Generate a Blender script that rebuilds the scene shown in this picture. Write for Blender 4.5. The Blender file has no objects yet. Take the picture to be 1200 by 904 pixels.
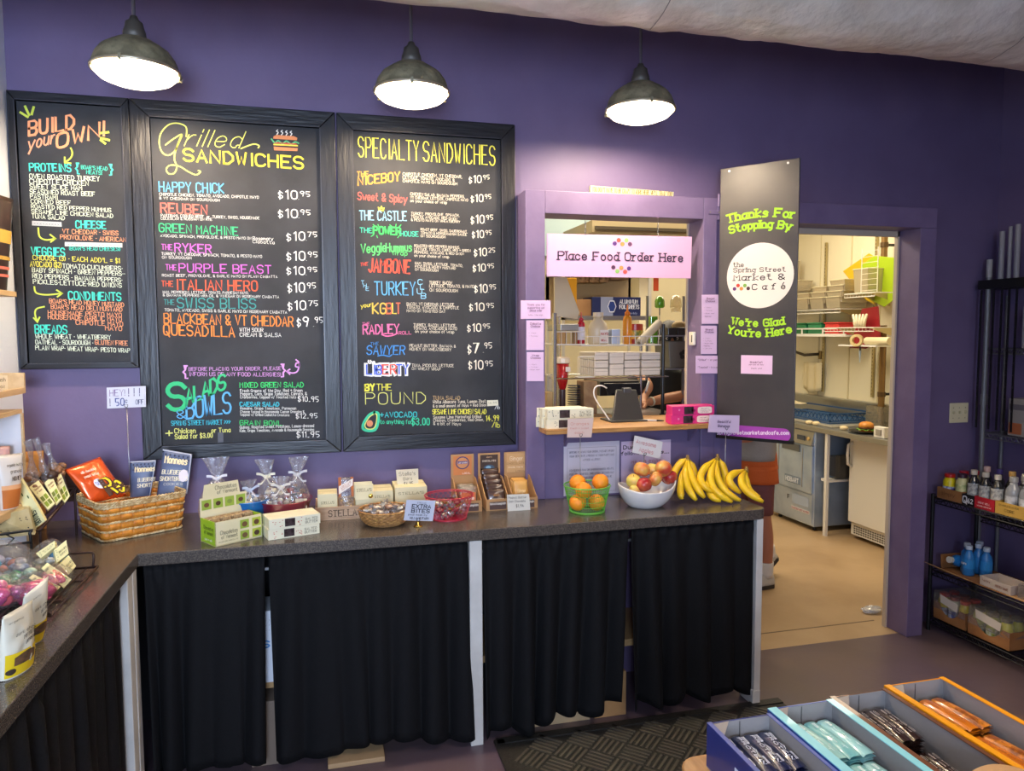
import bpy, bmesh, math, random
from mathutils import Vector, Matrix, noise
random.seed(7)
C = bpy.context.scene.collection
PI = math.pi
ORDS = ['first', 'second', 'third', 'fourth', 'fifth', 'sixth', 'seventh', 'eighth', 'ninth', 'tenth', 'eleventh', 'twelfth', 'thirteenth', 'fourteenth']
S = bpy.context.scene

# ------------------------------------------------------------------ camera
F_PX = 858.82
cam_d = bpy.data.cameras.new('camera'); cam = bpy.data.objects.new('camera', cam_d); C.objects.link(cam)
CR = Vector((0.96863039, -0.24847493, -0.00392261)); CU = Vector((0.02162137, 0.06854072, 0.997414)); CF = Vector((0.24756351, 0.96621032, -0.071763))
CP = Vector((0, -3.46024542, 1.70))
m = Matrix((CR, CU, -CF)).transposed().to_4x4(); m.translation = CP
cam.matrix_world = m
cam_d.sensor_fit = 'HORIZONTAL'; cam_d.sensor_width = 36; cam_d.lens = F_PX / 1200 * 36; cam_d.clip_start = .05
S.camera = cam
def at(px, py, ax, val):
    """the world point seen at a pixel of the 1200x904 photo, on the plane axis=val"""
    d = CF + CR * ((px - 600) / F_PX) - CU * ((py - 452) / F_PX)
    return CP + d * ((val - CP[ax]) / d[ax])

# ------------------------------------------------------------------ world, exposure, large lights
S.view_settings.view_transform = 'Standard'; S.view_settings.look = 'None'; S.view_settings.gamma = 1; S.view_settings.use_curve_mapping = False
S.view_settings.exposure = 0.0
w = bpy.data.worlds.new('world'); S.world = w; w.use_nodes = True
bg = w.node_tree.nodes['Background']; bg.inputs[0].default_value = (.62, .74, 1, 1); bg.inputs[1].default_value = .35
def area(name, loc, rot, sx, sy, power, col):
    l = bpy.data.lights.new(name, 'AREA'); l.shape = 'RECTANGLE'; l.size = sx; l.size_y = sy; l.energy = power; l.color = col
    o = bpy.data.objects.new(name, l); C.objects.link(o); o.location = loc; o.rotation_euler = rot
    return o
# daylight through the shop's front windows (behind and left of the camera), kitchen ceiling lamps, and an unseen fill lamp added in the shop
area('window_light', (-.2, -5.9, 1.75), (math.radians(90), 0, 0), 1.6, 1.6, 345, (.60, .75, 1))
area('shop_fill_light', (2.1, -2.7, 2.75), (0, 0, 0), 1.6, .3, 34, (1, .84, .68))  # added lamp, hung low to brighten the duct and warm the right side
area('kitchen_ceiling_light', (3.0, 1.7, 3.05), (0, 0, 0), 2.4, 1.2, 84, (1, .87, .66))
area('kitchen_ceiling_light_window', (1.6, 1.5, 3.05), (0, 0, 0), 1.2, .6, 32, (1, .88, .68))

# ------------------------------------------------------------------ materials
def lin(h):
    if isinstance(h, str):
        h = h.lstrip('#'); c = [int(h[i:i+2], 16) / 255 for i in (0, 2, 4)]
    else: c = list(h)
    return [((x + .055) / 1.055) ** 2.4 if x > .04045 else x / 12.92 for x in c] + [1]
MATS = {}
def mat(name, col, rough=.6, metal=0, spec=.5, bump=0, bscale=60, col2=None, cscale=8, trans=0, alpha=1, emit=None, estr=0, stretch=None, clo=.4, chi=.6, coat=0, thin=False):
    if name in MATS: return MATS[name]
    M_ = bpy.data.materials.new(name); M_.use_nodes = True; nt = M_.node_tree; N = nt.nodes; L = nt.links
    b = N['Principled BSDF']
    b.inputs['Base Color'].default_value = lin(col); b.inputs['Roughness'].default_value = rough; b.inputs['Metallic'].default_value = metal
    b.inputs['Specular IOR Level'].default_value = spec; b.inputs['Coat Weight'].default_value = coat
    b.inputs['Transmission Weight'].default_value = trans; b.inputs['Alpha'].default_value = alpha
    if emit: b.inputs['Emission Color'].default_value = lin(emit); b.inputs['Emission Strength'].default_value = estr
    if bump or col2:
        tc = N.new('ShaderNodeTexCoord'); mp = N.new('ShaderNodeMapping'); L.new(tc.outputs['Object'], mp.inputs[0])
        if stretch: mp.inputs['Scale'].default_value = stretch
    if col2:
        n = N.new('ShaderNodeTexNoise'); n.inputs['Scale'].default_value = cscale; n.inputs['Detail'].default_value = 5; L.new(mp.outputs[0], n.inputs['Vector'])
        r = N.new('ShaderNodeValToRGB'); r.color_ramp.elements[0].color = lin(col); r.color_ramp.elements[1].color = lin(col2)
        r.color_ramp.elements[0].position = clo; r.color_ramp.elements[1].position = chi
        L.new(n.outputs['Fac'], r.inputs[0]); L.new(r.outputs[0], b.inputs['Base Color'])
    if bump:
        n = N.new('ShaderNodeTexNoise'); n.inputs['Scale'].default_value = bscale; n.inputs['Detail'].default_value = 4; L.new(mp.outputs[0], n.inputs['Vector'])
        bp = N.new('ShaderNodeBump'); bp.inputs['Strength'].default_value = bump; bp.inputs['Distance'].default_value = .01
        L.new(n.outputs['Fac'], bp.inputs['Height']); L.new(bp.outputs[0], b.inputs['Normal'])
    MATS[name] = M_; return M_
def film(name, tint='ffffff', gloss=.35, rough=.16, haze=.10):
    """thin clear plastic film: see-through with sharp glints"""
    if name in MATS: return MATS[name]
    M_ = bpy.data.materials.new(name); M_.use_nodes = True; nt = M_.node_tree; N = nt.nodes; L = nt.links
    N.remove(N['Principled BSDF']); out = N['Material Output']
    t = N.new('ShaderNodeBsdfTransparent'); t.inputs[0].default_value = lin(tint)
    g = N.new('ShaderNodeBsdfGlossy'); g.inputs['Roughness'].default_value = rough
    lw = N.new('ShaderNodeLayerWeight'); lw.inputs[0].default_value = .35
    mr = N.new('ShaderNodeMapRange'); mr.inputs['To Min'].default_value = gloss * .35; mr.inputs['To Max'].default_value = min(1, gloss * 1.6)
    tc = N.new('ShaderNodeTexCoord'); n = N.new('ShaderNodeTexNoise'); n.inputs['Scale'].default_value = 55; L.new(tc.outputs['Object'], n.inputs[0])
    bp = N.new('ShaderNodeBump'); bp.inputs['Strength'].default_value = .8; bp.inputs['Distance'].default_value = .01; L.new(n.outputs['Fac'], bp.inputs['Height'])
    L.new(bp.outputs[0], g.inputs['Normal'])
    mx = N.new('ShaderNodeMixShader'); L.new(lw.outputs['Facing'], mr.inputs['Value']); L.new(mr.outputs[0], mx.inputs[0]); L.new(t.outputs[0], mx.inputs[1]); L.new(g.outputs[0], mx.inputs[2])
    df = N.new('ShaderNodeBsdfDiffuse'); df.inputs[0].default_value = lin(tint); m2 = N.new('ShaderNodeMixShader'); m2.inputs[0].default_value = haze
    L.new(mx.outputs[0], m2.inputs[1]); L.new(df.outputs[0], m2.inputs[2]); L.new(m2.outputs[0], out.inputs[0]); MATS[name] = M_; return M_
def ink(h, glow=0): return mat('ink_' + h.lstrip('#'), h, .7)
def paper(h): return mat('paper_' + h.lstrip('#'), h, .65, spec=.3)
def plastic(h, r=.35): return mat('plastic_%s_%d' % (h.lstrip('#'), r * 100), h, r)

# ------------------------------------------------------------------ mesh builder
class MB:
    def __init__(s): s.v = []; s.f = []
    def add(s, vs, fs):
        n = len(s.v); s.v += [tuple(x) for x in vs]; s.f += [tuple(n + i for i in f) for f in fs]; return s
    def box(s, x0, x1, y0, y1, z0, z1):
        return s.add([(x, y, z) for z in (z0, z1) for y in (y0, y1) for x in (x0, x1)], [(0,2,3,1),(4,5,7,6),(0,1,5,4),(2,6,7,3),(0,4,6,2),(1,3,7,5)])
    def obox(s, o, a, b, c):
        o, a, b, c = map(Vector, (o, a, b, c))
        return s.add([o + a*i + b*j + c*k for k in (0, 1) for j in (0, 1) for i in (0, 1)], [(0,2,3,1),(4,5,7,6),(0,1,5,4),(2,6,7,3),(0,4,6,2),(1,3,7,5)])
    def rbox(s, cx, cy, z0, sx, sy, sz, rz=0):
        c, n = math.cos(rz), math.sin(rz); a = Vector((c, n, 0)) * sx; b = Vector((-n, c, 0)) * sy
        return s.obox(Vector((cx, cy, z0)) - a / 2 - b / 2, a, b, (0, 0, sz))
    def poly(s, *p): return s.add(p, [tuple(range(len(p)))])
    def slab(s, pts, d):
        """flat polygon pts thickened by vector d"""
        n = len(pts); d = Vector(d); a = [Vector(p) for p in pts]
        return s.add(a + [p + d for p in a], [tuple(range(n))[::-1], tuple(range(n, 2*n))] + [(i, (i+1) % n, n + (i+1) % n, n + i) for i in range(n)])
    def lathe(s, prof, n=24, c=(0,0,0), cap=True, ax=(0,0,1), sq=(1,1)):
        ax = Vector(ax).normalized(); u = ax.orthogonal().normalized() if abs(ax.z) < .999 else Vector((1,0,0)); w_ = ax.cross(u); c = Vector(c)
        vs = [c + u*(r*math.cos(2*PI*i/n))*sq[0] + w_*(r*math.sin(2*PI*i/n))*sq[1] + ax*z for r, z in prof for i in range(n)]
        fs = [(k*n+i, k*n+(i+1) % n, (k+1)*n+(i+1) % n, (k+1)*n+i) for k in range(len(prof)-1) for i in range(n)]
        if cap: fs += [tuple(range(n))[::-1], tuple((len(prof)-1)*n + i for i in range(n))]
        return s.add(vs, fs)
    def cyl(s, p0, p1, r0, r1=None, n=12):
        p0, p1 = Vector(p0), Vector(p1); d = p1 - p0
        return s.lathe([(r0, 0), (r0 if r1 is None else r1, d.length)], n, p0, True, d)
    def tube(s, pts, r, n=8, closed=False):
        P = [Vector(p) for p in pts]; k = len(P); rs = r if isinstance(r, (list, tuple)) else [r]*k
        up = None; vs = []
        for i in range(k):
            a = P[(i-1) % k] if (closed or i) else P[i]; b = P[(i+1) % k] if (closed or i < k-1) else P[i]
            t = (b - a).normalized() if (b - a).length > 1e-9 else Vector((0,0,1))
            if up is None: up = t.orthogonal().normalized()
            up = (up - t * up.dot(t)); up = up.normalized() if up.length > 1e-6 else t.orthogonal().normalized()
            w_ = t.cross(up)
            vs += [P[i] + (up*math.cos(2*PI*j/n) + w_*math.sin(2*PI*j/n)) * rs[i] for j in range(n)]
        fs = [(i*n+j, i*n+(j+1) % n, ((i+1) % k)*n+(j+1) % n, ((i+1) % k)*n+j) for i in range(k if closed else k-1) for j in range(n)]
        if not closed: fs += [tuple(range(n))[::-1], tuple((k-1)*n+j for j in range(n))]
        return s.add(vs, fs)
    def grid(s, fn, nu, nv, closed_u=False):
        vs = [fn(i/nu, j/nv) for j in range(nv+1) for i in range(nu+1)]
        return s.add(vs, [(j*(nu+1)+i, j*(nu+1)+i+1, (j+1)*(nu+1)+i+1, (j+1)*(nu+1)+i) for j in range(nv) for i in range(nu)])
    def sphere(s, c, r, nu=16, nv=10, sc=(1,1,1), fn=None):
        c = Vector(c)
        def g(u, v):
            d = Vector((math.sin(PI*v)*math.cos(2*PI*u), math.sin(PI*v)*math.sin(2*PI*u), math.cos(PI*v)))
            k = fn(d) if fn else 1
            return c + Vector((d.x*sc[0], d.y*sc[1], d.z*sc[2])) * r * k
        return s.grid(g, nu, nv)
    def xf(s, M_): s.v = [tuple(M_ @ Vector(p)) for p in s.v]; return s
    def noise(s, amp, sc):
        s.v = [tuple(Vector(p) + noise.noise_vector(Vector(p) * sc) * amp) for p in s.v]; return s
    def done(s, name, m_, parent=None, world=False, smooth=False, bevel=0, solid=0, sub=0):
        if world and parent:
            off = Vector((0,0,0)); q = parent
            while q: off += q.location; q = q.parent
            s.v = [tuple(Vector(p) - off) for p in s.v]
        me = bpy.data.meshes.new(name); me.from_pydata(s.v, [], s.f); me.validate()
        if s.f and not getattr(s, 'nofix', 0):
            b = bmesh.new(); b.from_mesh(me); bmesh.ops.remove_doubles(b, verts=b.verts, dist=1e-6) if smooth else None
            bmesh.ops.recalc_face_normals(b, faces=b.faces); b.to_mesh(me); b.free()
        if m_: me.materials.append(m_)
        if smooth: me.polygons.foreach_set('use_smooth', [True]*len(me.polygons)); 
        o = bpy.data.objects.new(name, me); C.objects.link(o)
        if parent: o.parent = parent
        if bevel:
            md = o.modifiers.new('bevel', 'BEVEL'); md.width = bevel; md.segments = 2; md.limit_method = 'ANGLE'
        if solid:
            md = o.modifiers.new('solid', 'SOLIDIFY'); md.thickness = solid; md.offset = 0
        if sub:
            md = o.modifiers.new('sub', 'SUBSURF'); md.levels = sub; md.render_levels = sub
        return o
def tag(o, label=None, cat=None, group=None, kind=None):
    if label: o['label'] = label
    if cat: o['category'] = cat
    if group: o['group'] = group
    if kind: o['kind'] = kind
    return o
def thing(name, label, cat, loc=(0,0,0), rz=0, group=None):
    o = bpy.data.objects.new(name, None); C.objects.link(o); o.location = loc; o.rotation_euler = (0, 0, rz); o.empty_display_size = .05
    return tag(o, label, cat, group)
def struct(name, mb, m_, parent=None, **k):
    o = mb.done(name, m_, parent, **k)
    if not parent: o['kind'] = 'structure'
    return o
def solo(name, mb, m_, loc, label, cat, group=None, **k):
    """a thing that is one mesh; mb is in world coordinates"""
    L_ = Vector(loc); mb.v = [tuple(Vector(p) - L_) for p in mb.v]
    o = mb.done(name, m_, None, **k); o.location = L_
    return tag(o, label, cat, group)
def dup(root, loc, rz=None, label=None, group=None):
    def cp(o, par):
        c = o.copy(); C.objects.link(c); c.parent = par
        for ch in list(o.children): cp(ch, c)
        return c
    r = cp(root, None); r.location = loc
    if rz is not None: r.rotation_euler = (0, 0, rz)
    if label: r['label'] = label
    if group: r['group'] = group
    return r

# ------------------------------------------------------------------ hand lettering: single strokes drawn as ribbons
G = {}
def _g(t):
    for ln in t.strip().split('\n'):
        ch, rest = ln.split(' ', 1); G[ch] = rest.split()
_g('''A 022842 1434
B 020838474635 0535444332 0232
C ~4738180703123243
D 02082846442202
E 48080242 0535
F 480802 0535
G ~47381807031232434525
H 0208 4248 0545
I 1218
J ~3833221203
K 0208 480542
L 080242
M 0208254842
N 02084248
O ~180703123243473818
P 020838474635 3505
Q ~180703123243473818 2441
R 0208384746350 2542
S ~473818070615354443321203
T 0848 2822
U ~080312324348
V 082248
W 0812263248
X 0248 0842
Y 082548 2522
Z 08480242
a ~361605031222 3632 ~2234
b 0802 ~05162635332212
c ~35261605031222 2233
d 3832 ~352616050312223
e ~043435261605031222 2233
f ~38281712 0626
g ~35261605031222 36312010
h 0802 ~05162635 3532
i 0206 0708
j 1611 1100 1718
k 0802 360432
l 0208
m 0206 ~051625 2522 ~253645 4542
n 0206 ~05162635 3532
o ~160503122233352616
p 0600 ~051626353322120
q 3630 ~35261605031222
r 0206 ~041626
s ~3526160514243322120
t 1813 ~132232 0626
u ~0603122233 3632
v 062246
w 0612253246
x 0632 3602
y 0622 4610
z 06360232
0 ~180703122233372818
1 0718 1812
2 ~0718283736 3602 0232
3 ~071828373625 ~253433221203 1525
4 280444 2622
5 38080525 ~2534332212
6 ~28160403122233342504
7 083812
8 ~1506071828373625 ~2534332212030415 1525
9 ~3625150607182837 3722
$ ~37281807061525343322120 1911
. 0212
, 1201
& ~42060718283736040312223
+ 2327 0545
- 0535
= 0434 0636
! 0804 0203
? ~071828373624 2223
' 1816
( ~18060412
) ~08161402
{ 28181605141222
} 08181625141202
/ 0138
: 0304 0607
* 1514
> 073603
@ ~343625131413132 
" 0806 2826
''')
G['é'] = G['e'] + ['1729']; G['*'] = ['1424', '2414']; G['·'] = ['0515']; G['R'] = ['020838474635', '3505', '2542']; G['s'] = ['~35261605142433221202']; G['$'] = ['~3728180706152534332212', '1203', '1911']
G['d'] = ['3832', '~352616050312222333']; G['p'] = ['0600', '~0516263533221203']; G['&'] = ['~420607182837', '~373604031222', '2244']; G['E'] = ['48080242', '0535']; G['@'] = ['~34253444', '~4446351503122232']
G['B'] = ['02083847463505', '35444332', '3202']; G['%'] = ['0238', '0708', '3233']; G['|'] = ['0108']
def glyph(ch):
    if ch not in G: ch = ch.upper() if ch.upper() in G else '-'
    out = []; wd = 0
    for st in G[ch]:
        sm = st[0] == '~'; st = st.lstrip('~'); p = [(int(st[i]), (int(st[i+1]) - 2) / 6) for i in range(0, len(st) - 1, 2)]
        wd = max([wd] + [q[0] for q in p]); p = [(q[0] / 6, q[1]) for q in p]
        if sm and len(p) > 2:
            cl = p[0] == p[-1]
            q = [] if cl else [p[0]]
            for a, b in zip(p, p[1:]): q += [(a[0]*.75+b[0]*.25, a[1]*.75+b[1]*.25), (a[0]*.25+b[0]*.75, a[1]*.25+b[1]*.75)]
            q += [q[0]] if cl else [p[-1]]
            p = q
        out.append(p)
    return out, wd / 6
def strokes(s, slant=0, gap=.27, jit=0, serif=False, rnd=None, track=0):
    """text -> polylines in em units (cap height 1) and its total advance"""
    x = 0; out = []
    for ch in s:
        if ch == ' ': x += .5 + track; continue
        g, wd = glyph(ch)
        dy = rnd.uniform(-jit, jit) if rnd else 0
        for p in g:
            pl = [(x + a + slant*b, b + dy) for a, b in p]; out.append((pl, 1))
            if serif:
                for e, f in ((0, 1), (-1, -2)):
                    if len(p) < 2: continue
                    ax_, ay = p[e]; bx_, by = p[f]
                    if abs(ax_ - bx_) <= abs(ay - by) * .62 and (abs(ay) < .02 or abs(ay - 1) < .02 or abs(ay - .667) < .02) and len(g) and abs(ay-by) > .15:
                        out.append(([(x + ax_ - .17 + slant*ay, ay), (x + ax_ + .17 + slant*ay, ay)], .8))
        x += wd + gap + track
    return out, max(x - gap, .1)
def ribbon(mb, pl, w_, O, X, Y, N_):
    """flat ribbon of half width w_ along polyline pl in frame O + X x + Y y, raised along N_"""
    P = [O + X*a + Y*b for a, b in pl]; n = len(mb.v); k = len(P); ok = []
    for i in range(k):
        a = P[max(i-1, 0)]; b = P[min(i+1, k-1)]; t = b - a
        if t.length < 1e-9: t = X.copy()
        t.normalize(); s_ = N_.cross(t)
        q = P[i] + (t * (-w_*.8) if i == 0 else t * (w_*.8) if i == k-1 else Vector((0,0,0)))
        if 0 < i < k-1:
            t1 = (P[i]-P[i-1]).normalized(); t2 = (P[i+1]-P[i]).normalized(); c = max(.45, t1.dot(t)) if t1.dot(t2) > -.5 else 1
            mb.v += [tuple(q + s_*(w_/c)), tuple(q - s_*(w_/c))]
        else: mb.v += [tuple(q + s_*w_), tuple(q - s_*w_)]
    mb.f += [(n+2*i, n+2*i+1, n+2*i+3, n+2*i+2) for i in range(k-1)]
def write(mb, s, a, b, h, w_=.09, N_=(0,-1,0), slant=0, jit=.012, serif=False, lift=.0011, gap=.27, up=None, arc=0, align=None, track=0):
    """write s from world point a to b (baseline), cap height h (m). align='c': centred between a and b at natural width"""
    a, b, N_ = Vector(a), Vector(b), Vector(N_).normalized(); d = b - a; L_ = d.length; X = d.normalized(); Y = (Vector(up) if up else N_.cross(X)).normalized()
    st, adv = strokes(s, slant, gap, jit, serif, random, track)
    sx = L_ / adv
    if align == 'c': sx = min(sx, h*.8); a = a + X*((L_ - adv*sx)/2); L_ = adv*sx
    O = a + N_*lift; w_ *= min(1, (sx/h)/.72)**.6
    for i, (pl, k) in enumerate(st):
        if arc: # bend over an arc of sagitta arc
            q = []
            for u, v in pl:
                t = u / adv * 2 - 1; th = -t * 2 * math.atan(2*arc/ L_)*1.0; q.append((u*sx + v*h*math.sin(-th), v*h*math.cos(th) + arc*(1 - t*t)))
            ribbon(mb, q, w_*h*k*.5*1.0, O + N_*(i % 7)*.00003, X, Y, N_)
        else:
            ribbon(mb, [(u*sx, v*h) for u, v in pl], w_*h*k*.5, O + N_*(i % 7)*.00003, X, Y, N_)
    return mb
def lettering(parent, m_, lines, world=True, N_=(0,-1,0), name='lettering', **k):
    mb = MB()
    for t in lines:
        kk = dict(k); 
        if len(t) > 4: kk.update(t[4])
        write(mb, t[0], t[1], t[2], t[3], N_=N_, **kk)
    mb.nofix = 1
    return mb.done(name, m_, parent, world=world)
# ------------------------------------------------------------------ the room
PURPLE = mat('purple_wall_paint', '6b5d82', .55, bump=.05, bscale=45, col2='65577c', cscale=3)
PURPLE_TRIM = mat('purple_trim_paint', '736488', .42, bump=.1, bscale=30, col2='6b5c80', cscale=6)
LEFTW = mat('pale_wall_paint', 'dfe4ee', .6, bump=.1)
CEIL = mat('ceiling_paint', 'b9b2b4', .8)
FLOOR = mat('painted_concrete_floor', '584a5b', .33, bump=.15, bscale=9, col2='66554f', cscale=1.3, clo=.3, chi=.75)
KFLOOR = mat('kitchen_floor', 'b79a75', .38, bump=.12, bscale=12, col2='a98c68', cscale=2)
CREAM = mat('kitchen_wall_panel', 'ece3c4', .5, bump=.05, bscale=20)
WHITE = mat('white_enamel', 'e4e2da', .4, bump=.05, bscale=30)
YB = -.16
def hole_wall(x0, x1, y0, y1, z0, z1, holes):
    """a wall of boxes round rectangular holes (x0,x1,z0,z1), holes sorted by x"""
    mb = MB(); x = x0
    for a, b, c, d in holes:
        if a > x: mb.box(x, a, y0, y1, z0, z1)
        if c > z0: mb.box(a, b, y0, y1, z0, c)
        if d < z1: mb.box(a, b, y0, y1, d, z1)
        x = b
    if x < x1: mb.box(x, x1, y0, y1, z0, z1)
    return mb
struct('wall_back', MB().box(-1.32, .913, 0, .1, 0, 3.5).box(.913, 3.21, 0, .1, 2.358, 3.5).box(3.21, 3.9, 0, .1, 0, 3.5), PURPLE)
WZ0, WZ1, WX0, WX1 = 1.238, 2.253, 1.007, 1.821
DX0, DX1, DZ = 2.062, 3.106, 2.252
struct('wall_partition', hole_wall(.928, 3.195, YB + .012, 0, 0, 2.34, [(WX0-.004, WX1+.004, WZ0, WZ1+.004), (DX0, DX1+.004, 0, DZ+.004)]), PURPLE)
struct('trim_1', MB().box(.913, WX0, YB, -.001, .909, 2.358), PURPLE_TRIM, bevel=.003)
struct('trim_2', MB().box(WX0, WX1, YB, -.001, WZ1, 2.358), PURPLE_TRIM, bevel=.003)
struct('trim_3', MB().box(WX1, 1.895, YB, -.001, .909, 2.358), PURPLE_TRIM, bevel=.003)
struct('trim_4', MB().box(1.895, 3.21, YB, -.001, DZ, 2.358), PURPLE_TRIM, bevel=.003)
struct('trim_5', MB().box(DX1, 3.21, YB, -.001, 0, DZ), PURPLE_TRIM, bevel=.003)
struct('trim_6', MB().box(DX1 - .012, DX1 + .006, -.012, .012, 0, DZ).box(DX0, DX1, -.012, .012, DZ - .03, DZ + .006), mat('bare_edge', 'c9b9a6', .5))
struct('trim_7', MB().box(WX1 - .006, WX1 + .006, -.012, .004, WZ0, WZ1), mat('bare_edge', 'c9b9a6', .5))
struct('wall_left', MB().box(-1.32, -1.222, -4.9, 0, 0, 3.5), LEFTW)
struct('wall_right', MB().box(3.79, 3.9, -4.9, 0, 0, 3.5), PURPLE)
struct('wall_front', hole_wall(-1.32, 3.9, -4.9, -4.8, 0, 3.5, [(-1.2, .2, 1.0, 2.5)]), LEFTW)
struct('window_1', MB().box(-1.2, .2, -4.87, -4.83, 1.0, 1.05).box(-1.2, .2, -4.87, -4.83, 2.45, 2.5).box(-1.2, -1.15, -4.87, -4.83, 1.05, 2.45).box(.15, .2, -4.87, -4.83, 1.05, 2.45), WHITE)
struct('ceiling', MB().box(-1.32, 3.9, -4.9, .1, 3.5, 3.6), CEIL)
struct('floor', MB().slab([(-1.32, -4.9, -.1), (3.9, -4.9, -.1), (3.9, 0, -.1), (DX1, 0, -.1), (DX1, -.1, -.1), (DX0, -.1, -.1), (DX0, 0, -.1), (-1.32, 0, -.1)], (0, 0, .1)), FLOOR)
struct('floor_kitchen', MB().slab([(.2, 0, -.1), (DX0, 0, -.1), (DX0, -.1, -.1), (DX1, -.1, -.1), (DX1, 0, -.1), (4.8, 0, -.1), (4.8, 3.7, -.1), (.2, 3.7, -.1)], (0, 0, .1)), KFLOOR)
struct('wall_kitchen_right', MB().box(4.7, 4.8, 0.1, 3.7, 0, 3.1), CREAM)
struct('wall_kitchen_back', MB().box(.2, 4.8, 3.6, 3.7, 0, 3.1), CREAM)
struct('wall_kitchen_left', MB().box(.2, .3, .1, 3.6, 0, 3.1), CREAM)
struct('wall_kitchen_front', MB().box(3.9, 4.8, 0, .1, 0, 3.1), CREAM)
struct('ceiling_kitchen', MB().box(.2, 4.8, .1, 3.7, 3.1, 3.2), CREAM)
# joints in the kitchen wall board
for i, y in enumerate((1.95, 2.32, 2.75)):
    struct('trim_%d' % (8+i), MB().box(4.692, 4.7, y, y + .012, .9, 3.05), mat('joint_strip', 'd8cca6', .5))
# a floor joint in the kitchen
struct('trim_11', MB().box(DX0, DX1, .085, .093, 0, .0012), mat('floor_joint', '6b5a44', .7))

# wrapped duct under the ceiling, in front of the lamps
DUCT = mat('duct_wrap', 'efe8da', .4, metal=.15, bump=1, bscale=16, col2='d8d0c0', cscale=5)
dr = .30; dy, dz = -1.0, 3.09
du = thing('insulated_duct', 'large white foil-wrapped insulated duct running under the ceiling', 'duct', (1.3, dy, dz))
mb = MB(); NU = 110
def dsurf(u, v):
    x = -1.21 + 4.98*u; a = 2*PI*v
    k = dr*(1 + .035*noise.noise(Vector((x*2.3, math.cos(a)*1.5, math.sin(a)*1.5))) + .03*noise.noise(Vector((x*9, math.cos(a)*5, math.sin(a)*5))))
    return Vector((x, dy + k*math.cos(a), dz + k*math.sin(a)))
mb.grid(dsurf, NU, 60); mb.done('duct_wrap', DUCT, du, world=True, smooth=True)
for x in (-.2, 1.15, 2.62):
    mb = MB(); mb.grid(lambda u, v, x=x: dsurf((x + 1.21 + .004*v + .006*math.sin(u*9))/4.98, u) + (dsurf((x+1.21)/4.98, u) - Vector((x, dy, dz))).normalized()*.003, 48, 2)
    mb.done('seam', mat('duct_seam', '8c877e', .6), du, world=True, smooth=True)
for x in (0.3, 2.1):
    for y in (dy-.31, dy+.3): MB().box(x, x+.03, y, y+.01, dz, 3.5).done('hanger_strap', mat('galvanised', '9a9a98', .4, metal=.8), du, world=True)

# pendant lamps
SHADE = mat('aged_zinc_shade', '8b856c', .5, metal=.25, bump=.3, bscale=60, col2='6c6753', cscale=25)
GLASS_LIT = film('lit_lens', 'ffffff', .2, .3, .0)
_n = GLASS_LIT.node_tree; _e = _n.nodes.new('ShaderNodeEmission'); _e.inputs[0].default_value = (1, .87, .66, 1); _e.inputs[1].default_value = 3.2
_a = _n.nodes.new('ShaderNodeAddShader'); _o = _n.nodes['Material Output']; _s = _o.inputs[0].links[0].from_socket; _n.links.new(_s, _a.inputs[0]); _n.links.new(_e.outputs[0], _a.inputs[1]); _n.links.new(_a.outputs[0], _o.inputs[0])
REFL = mat('white_reflector', 'f2ead8', .5)
CORD = mat('grey_conduit', '4a4650', .5)
def lamp(x, label, tilt):
    t = thing('pendant_lamp', label, 'lamp', (x, -.5, 2.645), 0, None)
    r = .142
    MB().lathe([(r+.002, -.004), (r+.004, .004), (r, .010), (r*.99, .022), (r*.93, .045), (r*.80, .070), (r*.60, .090), (r*.5, .097), (r*.44, .104), (.035, .112), (.034, .115)], 40, cap=False).done('lamp_shade', SHADE, t, smooth=True)
    MB().lathe([(r+.004, -.006), (r+.008, -.004), (r+.008, .004), (r+.003, .006)], 40, cap=False).done('rim', mat('rim_metal', 'b9ae98', .35, metal=.8), t, smooth=True)
    MB().lathe([(r*.985, -.004), (r*.97, -.012), (r*.85, -.028), (r*.6, -.042), (r*.3, -.05), (.002, -.053)], 40, cap=False).done('lens', GLASS_LIT, t, smooth=True)
    MB().lathe([(r*.97, .006), (r*.90, .042), (r*.77, .067), (r*.55, .087), (.001, .092)], 40, cap=False).done('reflector', REFL, t, smooth=True)
    MB().lathe([(.040, .105), (.038, .135), (.032, .15), (.029, .168), (.017, .176), (.012, .19)], 24).done('socket', mat('socket_metal', '57534e', .5, metal=.5), t, smooth=True)
    MB().cyl((0,0,.19), (0,0,.85), .0065, n=10).done('cord', CORD, t, smooth=True)
    for a in (0.4, 2.5, 4.6):
        MB().rbox((r+.006)*math.cos(a), (r+.006)*math.sin(a), -.012, .014, .01, .02, a).done('clip', SHADE, t)
    l = bpy.data.lights.new('lamp_bulb', 'POINT'); l.energy = 44; l.color = (1, .80, .58); l.shadow_soft_size = .035
    o = bpy.data.objects.new('lamp_bulb', l); C.objects.link(o); o.parent = t; o.location = (0, 0, .032)
    return t
lamp(-.633, 'grey metal pendant lamp above the narrow board and the grilled sandwiches board', 0)
lamp(.357, 'grey metal pendant lamp above the speciality sandwiches board, middle of the three', 0)
lamp(1.327, 'grey metal pendant lamp above the serving window', 0)

# light switch on the back wall, far right
sw = thing('light_switch', 'cream three-gang light switch plate on the dark purple wall', 'light switch', (3.564, 0, 1.226))
MB().box(-.066, .066, -.006, 0, -.058, .058).done('plate', mat('cream_plate', 'd8cfae', .4), sw, bevel=.003)
for i in (-1, 0, 1):
    MB().box(i*.042-.005, i*.042+.005, -.016, -.005, -.004, .012).done('toggle', mat('toggle_cream', 'c9bf9c', .4), sw, bevel=.001)
    for z in (-.03, .03): MB().cyl((i*.042, -.007, z), (i*.042, -.0055, z), .003, n=8).done('screw', mat('screw_dull', '8d8672', .4, metal=.7), sw)

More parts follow.
